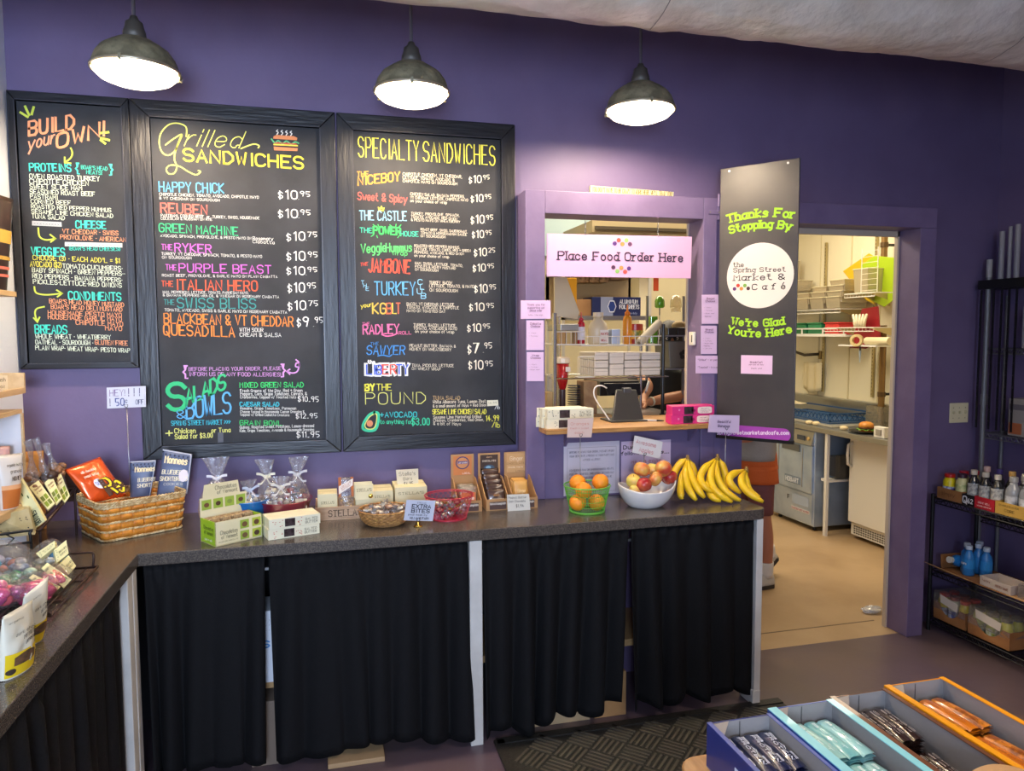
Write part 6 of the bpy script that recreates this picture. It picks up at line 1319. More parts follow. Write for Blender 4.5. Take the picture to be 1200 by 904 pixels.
for i in range(9):
    for s_ in (0, 1):
        x = DX_[0] + .05*i; mb.tube([(x + .05*s_, DY_[0]+.006, .94), (x + .05*(1-s_), DY_[0]+.006, 1.005)], .004, 4)
tag(mb.done('lattice', BLU, dk, world=True), kind='stuff')
tw = thing('folded_towel', 'cream folded cloth lying on the blue dish rack', 'cloth', (4.3, 2.72, 1.0)); mb = MB(); mb.grid(lambda u, v: Vector((4.15 + .3*u, 2.58 + .34*v, 1.013 + .05*math.sin(PI*u)*math.sin(PI*v) + .006*noise.noise(Vector((u*6, v*6, 0))))), 14, 14); mb.done('cloth', mat('cream_cloth', 'd9cba4', .8), tw, world=True, smooth=True, solid=.01)
pc = at(1004, 482, 2, .905)
bgx, bgy = 4.14, 1.42
pl = thing('black_plate', 'round black plate on the kitchen counter under the burger', 'plate', (bgx, bgy, .9)); MB().lathe([(.001, .002), (.07, .002), (.125, .014), (.127, .018), (.07, .008), (.001, .008)], 36, cap=False).done('dish', plastic('141414', .3), pl, smooth=True)
bg_ = thing('burger', 'burger in a golden bun with lettuce on a black plate', 'burger', (bgx, bgy, .909)); BUN = mat('golden_bun', 'd08a34', .45, col2='c0742a', cscale=12)
MB().lathe([(.001, 0), (.05, .001), (.056, .008), (.052, .018)], 24).done('bottom_bun', BUN, bg_, smooth=True)
mb = MB(); mb.grid(lambda u, v: Vector(((.03 + .040*v)*math.cos(2*PI*u), (.03 + .040*v)*math.sin(2*PI*u), .022 + .006*math.sin(2*PI*u*9)*v - .004*v)), 72, 4); mb.done('lettuce', mat('lettuce', '7c9c34', .5, col2='5c8a2a', cscale=30), bg_, smooth=True, solid=.002)
MB().lathe([(.001, .026), (.055, .026), (.056, .036), (.001, .037)], 24, cap=False).done('patty', mat('patty', '6a3c20', .6), bg_, smooth=True); MB().lathe([(.054, .038), (.058, .048), (.050, .066), (.030, .078), (.001, .082)], 26, cap=False).done('top_bun', BUN, bg_, smooth=True)
for i, (x, y) in enumerate([(4.08, 1.60), (4.06, 1.92), (4.05, 2.0)]):
    t = thing('bread_scrap', 'small pale bread piece on the steel counter, %s' % ['beside the burger plate', 'before the sheet pan', 'farther along the counter edge'][i], 'bread', (x, y, .9)); MB().sphere((0, 0, .018), .034, 12, 8, (1, .9, .55), fn=lambda d: 1 + .15*noise.noise(d*3)).done('bread', mat('pale_bread', 'dcc79a', .7), t, smooth=True)
tm = thing('kitchen_outlet_box', 'white outlet box at the near end of the steel counter', 'outlet', (4.05, 1.12, .9)); MB().box(4.02, 4.07, 1.09, 1.20, .901, .985).done('case', plastic('e4e0d6'), tm, world=True, bevel=.006); MB().box(4.012, 4.02, 1.12, 1.17, .92, .965).done('face', plastic('9c968a'), tm, world=True)
gs = thing('glass_bin', 'square clear bin standing on the counter near the wall', 'bin', (4.5, 1.65, .9)); MB().box(4.42, 4.58, 1.58, 1.76, .902, .904).box(4.42, 4.422, 1.58, 1.76, .904, 1.08).box(4.578, 4.58, 1.58, 1.76, .904, 1.08).box(4.422, 4.578, 1.58, 1.582, .904, 1.08).box(4.422, 4.578, 1.758, 1.76, .904, 1.08).done('walls', film('clear_bin', 'e9e4d4', .25, .1, .08), gs, world=True)
# wall standards, pipes
RAILM = mat('wall_standard', 'b7a777', .4, metal=.5)
def wx(px, py, x=4.68): return at(px, py, 0, x)
for i, px in enumerate((968, 1027)):
    a = wx(px, 290); ws = thing('shelf_standard', ['slotted steel shelf standard on the kitchen wall above the dish rack', 'slotted steel shelf standard on the kitchen wall near the doorway'][i], 'wall bracket', (4.69, a.y, 1.15))
    MB().box(4.675, 4.692, a.y-.012, a.y+.012, 1.12, 2.55).done('channel', RAILM, ws, world=True); mb = MB()
    for k in range(44): mb.box(4.674, 4.676, a.y-.003, a.y+.003, 1.14 + k*.032, 1.155 + k*.032)
    tag(mb.done('slots', plastic('5a4c2c'), ws, world=True), kind='stuff')
for i, (px, z0, z1, nm) in enumerate([(1036, 2.15, 3.1, 'upper brown vertical pipe on the kitchen wall near the doorway'), (1034, .9, 1.75, 'lower brown vertical pipe standing on the steel counter')]):
    a = wx(px, 300 if i == 0 else 430, 4.55); t = thing('vertical_pipe', nm, 'pipe', (4.55, a.y, z0)); MB().cyl((4.55, a.y, z0), (4.55, a.y, z1), .026, n=16).done('pipe', mat('bronze_pipe', '8a6c40', .35, metal=.5), t, world=True, smooth=False)
    MB().cyl((4.55, a.y, z0+.25), (4.55, a.y, z0+.29), .032, n=16).done('collar', mat('pipe_dark', '5c4628', .4, metal=.4), t, world=True)
    MB().box(4.55, 4.70, a.y-.01, a.y+.01, z0+.26, z0+.28).done('bracket', BLKP, t, world=True)
# wall shelves
ZS1, ZS2, ZS3 = 1.905, 1.72, 1.655
ks = thing('wire_wall_shelf', 'white wire shelf on the kitchen wall stacked with clear bins', 'shelf', (4.5, 2.4, ZS1))
def wshelf_y(parent, x0, x1, y0, y1, z, n=18, lip=.03):
    mb = MB(); mb.tube([(x0,y0,z),(x1,y0,z),(x1,y1,z),(x0,y1,z)], .004, 6, closed=True); mb.tube([(x0,y0,z-lip),(x0,y1,z-lip)], .004, 6)
    for i in range(n+1): y = y0 + (y1-y0)*i/n; mb.tube([(x1, y, z), (x0, y, z), (x0, y, z-lip)], .002, 4)
    tag(mb.done('shelf_wires', WIREW, parent, world=True), kind='stuff')
    for y in (y0+.1, y1-.1): MB().slab([(x1, y, z), (x1, y, z-.1), (x0+.05, y, z-.005), (x0+.05, y, z)], (0, .006, 0)).done('bracket', RAILM, parent, world=True)
wshelf_y(ks, 4.33, 4.68, 2.0, 3.2, ZS1-.01)
BINM = film('clear_bin_haze', 'e6dcc0', .4, .15, .28)
def clear_bin(label, x, y, z, sx, sy, sz, tilt=0, group='clear plastic bins stacked in the kitchen'):
    t = thing('clear_bin', label, 'bin', (x, y, z), 0, group); mb = MB(); w_ = .003
    tp = 1.12
    for (a, b) in (((-1,-1),(1,-1)), ((1,-1),(1,1)), ((1,1),(-1,1)), ((-1,1),(-1,-1))):
        mb.slab([(a[0]*sx/2, a[1]*sy/2, 0), (b[0]*sx/2, b[1]*sy/2, 0), (b[0]*sx/2*tp, b[1]*sy/2*tp, sz), (a[0]*sx/2*tp, a[1]*sy/2*tp, sz)], (-.001*(a[0]+b[0]), -.001*(a[1]+b[1]), 0))
    mb.slab([(-sx/2, -sy/2, 0), (sx/2, -sy/2, 0), (sx/2, sy/2, 0), (-sx/2, sy/2, 0)], (0, 0, w_)); mb.done('walls', BINM, t)
    MB().tube([(i*sx/2*tp*1.03, j*sy/2*tp*1.03, sz) for i, j in ((-1,-1),(1,-1),(1,1),(-1,1))], .004, 5, closed=True).done('rim', mat('bin_rim', 'cfc6a4', .25), t); t.rotation_euler = (tilt, 0, 0); return t
k = 0
for y, n in ((2.14, 4), (2.36, 3), (2.58, 2), (2.80, 1), (2.98, 5)):
    for j in range(n): clear_bin('clear kitchen bin, %s' % '%s from the bottom in the %s pile from the doorway' % (['first', 'second', 'third', 'fourth', 'fifth'][j], {2.14: 'first', 2.36: 'second', 2.58: 'third', 2.8: 'fourth', 2.98: 'fifth'}[y]), 4.50, y - .02*j, ZS1 + .001 + .048*j, .26, .17, .10, .0)
tb2 = thing('clear_bin', 'tall clear plastic bin at the left end of the kitchen wire shelf', 'bin', (4.5, 3.1, ZS1)); MB().box(-.12, .12, -.14, .14, 0, .5).done('walls', BINM, tb2)
ks2 = thing('lower_wall_shelf', 'white kitchen wall shelf holding green and red bins', 'shelf', (4.5, 2.5, ZS2-.06))
MB().box(4.40, 4.69, 2.0, 3.2, ZS2-.065, ZS2-.05).done('board', WHITE, ks2, world=True); MB().box(4.39, 4.40, 2.0, 3.2, ZS2-.065, ZS2-.04).box(4.39, 4.40, 2.0, 3.2, ZS2, ZS2+.012).done('front_rail', WHITE, ks2, world=True)
for y in (2.02, 2.3, 2.6, 2.9, 3.18): MB().box(4.39, 4.40, y, y+.012, ZS2-.04, ZS2).done('rail_post', WHITE, ks2, world=True)
for i, (y, col, nm) in enumerate([(2.68, '1f7a4c', 'green plastic bin, left one on the kitchen shelf'), (2.46, '2c8a5c', 'green plastic bin, middle one on the kitchen shelf'), (2.22, 'd83c3c', 'bright red plastic bin beside the green ones on the kitchen shelf')]):
    t = thing('plastic_bin', nm, 'bin', (4.52, y, ZS2-.049)); MB().slab([(-.10, -.095, 0), (.12, -.095, 0), (.12, .095, 0), (-.10, .095, 0)], (0, 0, .10)).done('bin', plastic(col, .35), t, bevel=.008); MB().slab([(-.108, -.10, .10), (.125, -.10, .10), (.125, .10, .10), (-.108, .10, .10)], (0, 0, .012)).done('rim', plastic(col, .35), t, bevel=.003)
# near end: lime and yellow boards, red board, near wire shelf, gloves, tape roll
def board_(label, pts, x, th, col, alpha=None):
    P = [at(px, py, 0, x) for px, py in pts]; t = thing('cutting_board', label, 'cutting board', tuple(P[0])); MB().slab([tuple(p) for p in P], (th, 0, 0)).done('board', mat('board_' + col, col, .35, spec=.6), t, world=True, bevel=.003); return t
board_('yellow flexible cutting board standing tilted on the kitchen shelf', [(987.5, 318), (1018, 297), (1024, 300), (1036, 330), (1024, 357), (1015, 352)], 4.50, .006, 'c9a818')
board_('lime green flexible cutting board standing tilted on the kitchen shelf', [(1008, 312), (1024, 300), (1048, 302), (1049, 350), (1036, 360), (1020, 352)], 4.46, .006, '9cb81c')
board_('dark red cutting board hanging tilted under the near wire shelf', [(1010, 362), (1029, 359), (1032, 400), (1014, 409), (995, 408)], 4.40, .008, '8c1420')
ns = thing('near_wire_shelf', 'white wire shelf near the doorway at the right of the kitchen', 'shelf', (4.35, 1.75, 1.9))
zA, zB = at(1030, 343, 0, 4.32).z, at(1030, 384, 0, 4.32).z; wshelf_y(ns, 4.25, 4.62, 1.50, 1.85, zA, 10); 
ns2 = thing('near_lower_shelf', 'cream shelf near the doorway carrying gloves and rolls', 'shelf', (4.35, 1.75, zB)); wshelf_y(ns2, 4.25, 4.62, 1.50, 2.10, zB, 14)
zC = at(1030, 405, 0, 4.3).z; MB().box(4.28, 4.62, 1.5, 1.95, zC-.012, zC).done('lower_board', WHITE, ns2, world=True)
wg = thing('wire_grid', 'white wire grid rack standing at the right edge of the doorway view', 'rack', (4.28, 1.6, zA)); mb = MB()
for i in range(8): mb.tube([(4.27, 1.50, zA+.02+.045*i), (4.27, 1.68, zA+.02+.045*i)], .002, 4)
for i in range(2): mb.tube([(4.27, 1.50+.18*i, zA), (4.27, 1.50+.18*i, zA+.36)], .004, 5)
mb.done('wires', WIREW, wg, world=True)
clear_bin('clear plastic bin tilted on the near wire shelf before the lime board', 4.42, 1.74, zA+.005, .2, .15, .2)
for i in range(5):
    t = thing('plastic_glove', 'white glove standing on the near kitchen shelf, %s from the doorway' % ORDS[i], 'gloves', (4.34, 1.72 + .025*i, zB+.003), 0, 'white gloves on the near kitchen shelf'); MB().tube([(0, 0, 0), (0, .006*(i-2), .06), (0, .016*(i-2), .11)], [.014, .013, .009], 8).done('glove', mat('glove_cream', 'e9dfc0', .5), t, smooth=True)
t = thing('tape_roll', 'cream tape roll hanging at the end of the near shelf', 'tape roll', tuple(at(1004, 399, 0, 4.27))); MB().lathe([(.030, -.02), (.050, -.02), (.050, .02), (.030, .02), (.030, -.02)], 28, (0,0,0), cap=False, ax=(-1, -.6, 0)).done('roll', mat('tape_cream', 'd9c48c', .4), t, smooth=False)
t = thing('wrapped_roll', 'cream wrapped roll lying on the near lower shelf', 'roll', tuple(at(1028, 400, 0, 4.32))); MB().cyl((0, -.14, 0), (0, .12, 0), .032, n=16).done('roll', mat('roll_cream', 'e0d4ac', .5), t)
t = thing('thermometer_probe', 'blue and white pointed tool hanging under the near shelf', 'tool', tuple(at(1008, 411, 0, 4.3))); MB().lathe([(.002, -.10), (.008, -.03), (.009, 0)], 10).done('blade', plastic('9fb4c8'), t); MB().cyl((0,0,0), (0,0,.05), .008).done('grip', plastic('3c3a38'), t)
# sink tap and hanging cloth left
t = thing('sprayer_arm', 'dark jointed tap arm on the kitchen wall above the dish rack', 'tap', tuple(at(944, 416, 0, 4.60))); MB().tube([(0.05, .25, 0), (-.05, .1, .03), (-.05, -.05, 0), (.08, -.12, .01)], .014, 8).done('arm', mat('tap_dark', '4c4438', .35, metal=.6), t, smooth=True); MB().cyl((.08, -.12, -.04), (.08, -.12, .04), .02).done('valve', mat('tap_brass', '8a7444', .35, metal=.6), t)
t = thing('hanging_cloth', 'cream cloth hanging on the kitchen wall under the tap', 'cloth', tuple(at(953, 425, 0, 4.62))); mb = MB(); mb.grid(lambda u, v: Vector((.008*math.sin(u*14), .14 - .26*u, -.26*v - .04*math.sin(PI*u)*v)), 20, 6); mb.done('cloth', mat('cream_cloth', 'd9cba4', .8), t, smooth=True, solid=.004)
# crumpled wrapper on the floor, lattice crate
t = thing('crumpled_wrapper', 'crumpled clear wrapper on the kitchen floor inside the doorway', 'litter', tuple(at(1022, 718, 2, .0))); MB().sphere((0, 0, .018), .05, 18, 10, (1.3, .8, .36), fn=lambda d: 1 + .4*noise.noise(d*4)).done('wrapper', film('wrapper_film', 'eef0f4', .6, .1, .35), t)
lc = thing('lattice_crate', 'white and grey lattice plastic crate in the kitchen left of the dishwasher', 'crate', tuple(at(884, 600, 1, 2.75).xy) + (0,)); CRM = mat('crate_white', 'b9b39c', .5); CW, CH_ = .30, .66
mb = MB()
for s_ in (-1, 1):
    for d in (1, -1):
        for k in range(-8, 9):
            pts = []
            for f in (0, 1): pts.append((k*.05 + d*(f-.5)*CH_*.55, s_*CW/2, f*CH_))
            a, b = pts
            def clip(a, b):
                a, b = Vector(a), Vector(b); t0, t1 = 0, 1; dx = (b-a).x
                if abs(dx) > 1e-6:
                    u, v = (-CW/2 - a.x)/dx, (CW/2 - a.x)/dx; u, v = min(u, v), max(u, v); t0, t1 = max(t0, u), min(t1, v)
                return (a + (b-a)*t0, a + (b-a)*t1) if t1 > t0 else None
            c_ = clip(a, b)
            if c_: mb.tube([c_[0], c_[1]], .005, 4); mb.tube([(s_*CW/2, c_[0].x, c_[0].z), (s_*CW/2, c_[1].x, c_[1].z)], .005, 4)
tag(mb.done('lattice', CRM, lc), kind='stuff')
for z in (0, CH_): MB().tube([(i*CW/2, j*CW/2, z + .008) for i, j in ((-1,-1),(1,-1),(1,1),(-1,1))], .009, 6, closed=True).done('rim', CRM, lc)
MB().box(-CW/2, CW/2, -CW/2, CW/2, .0, .008).done('base', CRM, lc)
# ------------------------------------------------------------------ left arm of the counter: wooden stand, wire racks, bags
BIRCH = mat('birch_plywood', 'cfae7e', .5, bump=.08, bscale=15, stretch=(6, 1, 6), col2='c3a070', cscale=6)
WHB = mat('white_laminate', 'd9d8dc', .45)
ds = thing('wooden_stand', 'tiered birch and white display stand against the left wall on the counter', 'display stand', (-1.16, -.9, CT))
XW = -1.222
# top shelf
MB().box(XW, -1.118, -1.5, -.30, 1.842, 1.862).done('shelf_board', BIRCH, ds, world=True, bevel=.002)
# mid tray: end board, white tray floor
MB().box(XW, -1.104, -.315, -.30, 1.478, 1.556).done('end_board', BIRCH, ds, world=True, bevel=.002); MB().box(-1.118, -1.104, -1.5, -.315, 1.478, 1.50).done('front_lip', BIRCH, ds, world=True)
MB().box(XW, -1.118, -1.5, -.315, 1.482, 1.49).done('tray_floor', WHB, ds, world=True); MB().box(XW, -1.110, -1.5, -.33, 1.405, 1.42).done('shelf_board', BIRCH, ds, world=True)
MB().box(XW, -1.112, -.345, -.335, CT+.0, 1.405).done('side_panel', WHB, ds, world=True); MB().box(-1.112, -1.104, -.346, -.334, CT+.0, 1.405).done('edge_strip', BIRCH, ds, world=True)
lettering(ds, ink('6b4a2c'), [('cash', (-1.195, -.316, 1.525), (-1.165, -.316, 1.525), .014, dict(w_=.12)), ('5oz', (-1.19, -.316, 1.500), (-1.168, -.316, 1.500), .013, dict(w_=.12))], N_=NF)
MB().box(-1.20, -1.158, -.3162, -.3152, 1.493, 1.547).done('shelf_tag', paper('d6bc92'), ds, world=True)
# lower shelf, nearer the camera
MB().box(XW, -1.045, -1.6, -.50, 1.078, 1.104).done('lower_shelf', BIRCH, ds, world=True, bevel=.002)
for y in (-.56, -1.5): MB().box(XW, -1.20, y-.01, y+.01, CT, 1.842).done('upright', WHB, ds, world=True)
def pouch(label, q, cbase, bands, th=.05, texts=(), cat='bag', group=None, seed=1, m_=None, rough=.35):
    """stand-up pouch on 4 corners bl br tr tl with colour bands [(v0, v1, colour)]"""
    q = [Vector(p) for p in q]; t = thing('snack_pouch', label, cat, tuple((q[0]+q[1])/2), 0, group); mb, N_ = bag_mesh(*q, th, .003, n=18, seed=seed, base=.4)
    o = mb.done('pouch', m_ or mat('pouch_' + cbase, cbase, rough, coat=.2), t, world=True, smooth=True)
    if (CP - q[0]).dot(N_) < 0: N_ = -N_
    Q0 = on_quad(*q, N_, 0)
    def bulge(u, v, e=0): vv = min(1, .7 + v)*(1 - min(1, v)**2.2)**.7; return Q0(u, v) + N_*(th*.5*math.sin(PI*min(.999, max(.001, u)))**.5*vv + e)
    for v0, v1, col in bands:
        mb = MB(); mb.grid(lambda a, b: bulge(.02 + .96*a, v0 + (v1-v0)*b, .0016), 14, 5); mb.done('printed_band', paper(col), t, world=True, smooth=True)
    for col, tx, u0, v0, u1, h, w_ in texts:
        a, b = bulge(u0, v0), bulge(u1, v0); mid = bulge((u0+u1)/2, v0); off = max((mid - (a+b)/2).dot(N_), 0) + .0026
        up = Q0(u0, v0+h) - Q0(u0, v0); lettering(t, ink(col), [(tx, a, b, up.length, dict(w_=w_, up=up))], N_=N_, lift=off)
    return t, bulge, N_
# dark coffee pouch on the top shelf
pouch('dark brown coffee pouch with gold and coral stripes on the top shelf of the stand', [(-1.215, -.50, 1.863), (-1.128, -.36, 1.863), (-1.100, -.335, 2.20), (-1.205, -.50, 2.225)], '2c1d18', [(.32, .36, 'b08a3c'), (.14, .17, 'd8705c'), (.22, .25, 'd8705c'), (.50, .64, 'b8903c')], .06)
# kraft bags behind
KR2 = mat('kraft_paper_bag', 'b8803c', .75, bump=.6, bscale=25, col2='a06c30', cscale=14)
for i, (x, y, w_, h) in enumerate([(-1.175, -.24, .08, .29), (-1.168, -.14, .10, .32)]):
    pouch(['rolled brown paper bag at the back left of the counter', 'rolled brown paper bag beside the sloped rack'][i], [(x-w_/2, y, CT), (x+w_/2, y+.02, CT), (x+w_/2, y+.03, CT+h), (x-w_/2, y+.01, CT+h)], 'b8803c', [], .09, m_=KR2, seed=4+i)
pouch('pinkish foil bag peeking out above the white pouch', [(-1.215, -.45, 1.105), (-1.14, -.40, 1.105), (-1.13, -.40, 1.29), (-1.21, -.44, 1.30)], 'b8908c', [(.5, .62, 'c8385a')], .06, seed=8)
# white and orange granola pouch on the lower shelf
q = [at(1, 593, 1, -.66), at(20, 589, 1, -.60), at(27, 531, 1, -.58), at(-4, 534, 1, -.66)]; q[0].z = q[1].z = 1.105
pouch('white and amber granola pouch standing on the lower shelf of the stand', q, 'cfc8bf', [(.02, .36, 'b8682c'), (.36, .44, 'd9a070')], .05, [('5a5450', 'organic nutty', .2, .78, .9, .05, .14), ('5a5450', 'granola', .3, .66, .8, .06, .14), ('4a3a30', 'HONEY', .35, .52, .8, .07, .18)])
# sloped dark rack with cream-boxed cellophane bags
sr = thing('sloped_rack', 'dark brown sloped wire rack holding the cream-tagged chocolate bags', 'rack', (-1.0, -.42, CT)); DKB = mat('dark_bronze_wire', '3c2a26', .35, metal=.4)
e0, e1 = at(88, 573, 1, -.24), at(46, 622, 1, -.56); e1.z = max(e1.z, CT+.05)
def rackpt(f, off): return e0.lerp(e1, f) + Vector((-.21*off, 0, 0))
for off in (0, .12, .4, .7, 1): MB().tube([rackpt(0, off), rackpt(1, off)], .006 if off == 0 else .004, 8).done('rail', DKB, sr, world=True, smooth=True)
MB().tube([rackpt(0, 0), rackpt(0, 1)], .005, 8).done('cross_bar', DKB, sr, world=True); MB().tube([rackpt(1, 0), rackpt(1, 1)], .005, 8).done('cross_bar', DKB, sr, world=True)
for off in (0, 1):
    for f in (.02, .98): p = rackpt(f, off); MB().cyl(p, (p.x, p.y, CT), .005, n=8).done('leg', DKB, sr, world=True)
MB().box(e0.x-.16, e0.x+.02, e0.y+.045, e0.y+.055, CT+.12, CT+.24).done('back_plate', DKB, sr, world=True)
TAGC = mat('cream_tag', 'e6dca0', .5)
def tagged_bag(label, quad_px, ys, bag_top, seed):
    """cream card tag lying on the slope in front of a clear bag of chocolates"""
    q = [at(*p, 1, y) for p, y in zip(quad_px, ys)]; t = thing('chocolate_bag', label, 'bag', tuple(q[0])); N_ = (q[1]-q[0]).cross(q[3]-q[0]).normalized(); N_ = N_ if (CP - q[0]).dot(N_) > 0 else -N_
    MB().slab([tuple(p) for p in q], -N_*.012).done('card_tag', TAGC, t, world=True, bevel=.001); Q = on_quad(*q, N_, .0006)
    for i in range(2):
        for j in range(2): patch(t, Q, [(.14+.4*i, .08+.22*j), (.46+.4*i, .08+.22*j), (.46+.4*i, .26+.22*j), (.14+.4*i, .26+.22*j)], N_, ['8a9a24', '6a7420'][(i+j) % 2], 'printed_square')
    quad_text(t, Q, N_, [('8a4a30', 'Chocolates', .18, .76, .86, .07, .14), ('8a4a30', 'of Vermont', .2, .64, .8, .06, .14)])
    tp = at(*bag_top, 1, ys[3]); c0 = (q[2]+q[3])/2; r = (q[1]-q[0]).length*.62; body = c0 + N_*-.03
    mb = MB(); L_ = (tp - body).length; ax = (tp - body).normalized()
    mb.lathe([(r*.5, -.09), (r*1.0, -.05), (r*1.05, 0), (r*.75, L_*.35), (r*.28, L_*.6), (r*.42, L_*.8), (r*.6, L_)], 26, body, cap=False, ax=ax); mb.noise(.010, 28); mb.done('cellophane', CLEAR, t, world=True, smooth=True)
    rr = random.Random(seed); mb = MB()
    for _ in range(16): mb.sphere(body + Vector((rr.uniform(-r, r)*.7, rr.uniform(-.02, .02), rr.uniform(-.04, .05))), rr.uniform(.013, .022), 8, 6, (1, .7, .8))
    tag(mb.done('chocolates', CHOC_BITS[seed % 2], t, world=True, smooth=True), kind='stuff')
tagged_bag('bag with a cream chocolate tag on the sloped rack, left of three', [(56, 598), (64.5, 590), (45, 563), (34, 571)], (-.46, -.44, -.40, -.42), (33, 516), 1)
tagged_bag('bag with a cream chocolate tag on the sloped rack, middle of three', [(66, 592), (73, 584), (61, 558), (52, 566)], (-.42, -.40, -.36, -.38), (42, 514), 2)
tagged_bag('bag with a cream chocolate tag on the sloped rack, right of three', [(75, 591), (82, 581), (71, 554), (63, 560)], (-.36, -.34, -.30, -.32), (54, 520), 3)
# long cream tags reading upside-down
for i, (pq, y) in enumerate([([(39, 622), (53, 611), (44, 594), (29, 601)], -.54), ([(30, 602), (44, 594), (24, 561), (14, 566)], -.56)]):
    q = [at(*p, 1, y) for p in pq]; N_ = (q[1]-q[0]).cross(q[3]-q[0]).normalized(); N_ = N_ if (CP - q[0]).dot(N_) > 0 else -N_
    t = solo('cream_carton', MB().slab([tuple(p) for p in q], -N_*.02), TAGC, tuple(q[0]), ['long cream card box with rotated lettering at the foot of the sloped rack', 'long cream card box with green dots leaning beside the granola pouch'][i], 'box', bevel=.001)
    Q = on_quad(q[1], q[2], q[3], q[0], N_, .0006)
    for v in (.25, .6): lettering(t, ink('3c4430'), [('BUNNIES', Q(.12, v), Q(.88, v), .016, dict(w_=.2, up=(Q(.1, .9) - Q(.1, .1))))], N_=N_) if i == 0 else patch(t, Q, disc_pts(.3+v*.4, v, .06, 8), N_, '4a5a2a', 'dot_print')
# dotted cream box behind the black rail
q = [at(-6, 632, 1, -.70), at(41, 627, 1, -.60), at(33, 596, 1, -.60), at(-6, 606, 1, -.70)]
t = solo('dotted_carton', MB().slab([tuple(p) for p in q], (-.02, .08, 0)), mat('dotted_card', 'b9ae86', .6, col2='a89c72', cscale=20), tuple(q[0]), 'cream carton with black dots behind the black rail at the far left', 'box', bevel=.001)
Qn = (q[1]-q[0]).cross(q[3]-q[0]).normalized(); Qn = Qn if (CP-q[0]).dot(Qn) > 0 else -Qn; Q = on_quad(*q, Qn, .0008)
for i in range(5):
    for j in range(2): patch(t, Q, disc_pts(.15+.18*i, .3+.4*j, .02, 6, 1.4), Qn, '2c2c28', 'dot_print'); patch(t, Q, [(.12+.18*i, .22+.4*j), (.19+.18*i, .18+.4*j), (.19+.18*i, .21+.4*j), (.12+.18*i, .25+.4*j)], Qn, '2c2c28', 'dot_print')
# black wire rail rack behind the candy tray
br = thing('black_wire_stand', 'black wire stand with a rounded top rail over the candy bags at far left', 'rack', (-1.1, -.75, CT)); BW = mat('black_wire', '121214', .35)
P = [(-1.21, -.84, 1.045), (-.985, -.72, 1.045), (-.970, -.715, 1.035), (-.968, -.714, 1.0)]; MB().tube(cat_(P, 5), .005, 8).done('top_rail', BW, br, world=True, smooth=True); MB().tube([(-1.21, -.84, 1.01), (-.968, -.714, 1.005)], .004, 8).done('lower_rail', BW, br, world=True)
for i in range(3): MB().tube([(-1.19+.08*i, -.83+.043*i, 1.045), (-1.17+.08*i, -.82+.043*i, 1.025), (-1.185+.08*i, -.825+.043*i, 1.01)], .003, 6).done('hook', BW, br, world=True)
for x, y in ((-1.2, -.835), (-.968, -.714)): MB().cyl((x, y, 1.01), (x, y, CT), .004, n=8).done('leg', BW, br, world=True)
# wire candy tray
wt = thing('wire_tray', 'long bronze wire tray of tagged sweet bags on the left arm of the counter', 'tray', (-.95, -.98, CT)); TX_, TY_ = (-1.17, -.752), (-1.215, -.775)
mb = MB()
MB().tube([(TX_[0], TY_[0], CT+.012), (TX_[1], TY_[0], CT+.012), (TX_[1], TY_[1], CT+.012), (TX_[0], TY_[1], CT+.012)], .0045, 8, closed=True).done('frame', DKB, wt, world=True, smooth=True)
for i in range(1, 12): x = TX_[0] + (TX_[1]-TX_[0])*i/12; MB().tube([(x, TY_[0], CT+.010), (x, TY_[1], CT+.010)], .0028, 6).done('wire', DKB, wt, world=True, smooth=True)
for y in (TY_[0]+.14, TY_[1]-.12): MB().tube([(TX_[0], y, CT+.005), (TX_[1], y, CT+.005)], .003, 6).done('cross_wire', DKB, wt, world=True)
MB().tube(cat_([(TX_[1]-.14, TY_[1], CT+.012), (TX_[1]-.135, TY_[1]+.01, CT+.055), (TX_[1]-.03, TY_[1]+.01, CT+.06), (TX_[1]-.012, TY_[1], CT+.05), (TX_[1]-.015, TY_[1], CT+.012)], 5), .004, 8).done('handle', DKB, wt, world=True, smooth=True)
MB().tube([(TX_[1], TY_[0], CT+.012), (TX_[1]-.012, TY_[0]-.01, CT+.03), (TX_[1]-.10, TY_[0]-.01, CT+.03)], .004, 8).done('front_loop', DKB, wt, world=True, smooth=True)
# bags of coloured eggs in the tray
def egg_bag(label, c, sx, sy, sz, cols, seed, n=26, r=.017):
    t = thing('sweet_bag', label, 'bag', c); rr = random.Random(seed); mbs = {k: MB() for k in cols}
    for i in range(n):
        d = Vector((rr.gauss(0, 1), rr.gauss(0, 1), rr.gauss(0, 1))).normalized()*rr.random()**.33; mbs[cols[i % len(cols)]].sphere((d.x*sx*.8, d.y*sy*.8, sz*.8*(d.z*.8+.9)), r*rr.uniform(.8, 1.15), 12, 8, (1.2, .9, .9))
    for k, mb in mbs.items(): tag(mb.done('wrapped_eggs', mat('egg_' + k, k, .22, coat=.8, metal=.2), t, smooth=True), kind='stuff')
    mb = MB(); mb.sphere((0, 0, sz*.95), 1, 26, 16, (sx*1.12, sy*1.12, sz*1.02), fn=lambda d: 1 + .10*noise.noise(d*3.5 + Vector((seed, 0, 0))) + (.25*max(0, d.z-.8)/.2)); mb.done('cellophane', film('clear_thin', 'fafafa', .22, haze=.03), t, smooth=True); return t
TZc = CT + .016
egg_bag('bag of magenta foil eggs at the front of the wire tray', (-.925, -1.12, TZc), .085, .075, .050, ['c42c6c', 'e04a5c', 'a82470'], 1, 34)
egg_bag('bag of dark pink foil eggs beside the carrot tags in the wire tray', (-.835, -1.085, TZc), .055, .06, .038, ['b8245c', 'd83c68'], 2)
egg_bag('bag of dark pink sweets under the front carrot tag', (-.815, -.985, TZc), .045, .06, .034, ['d83c64', 'e06a80'], 6, 12)
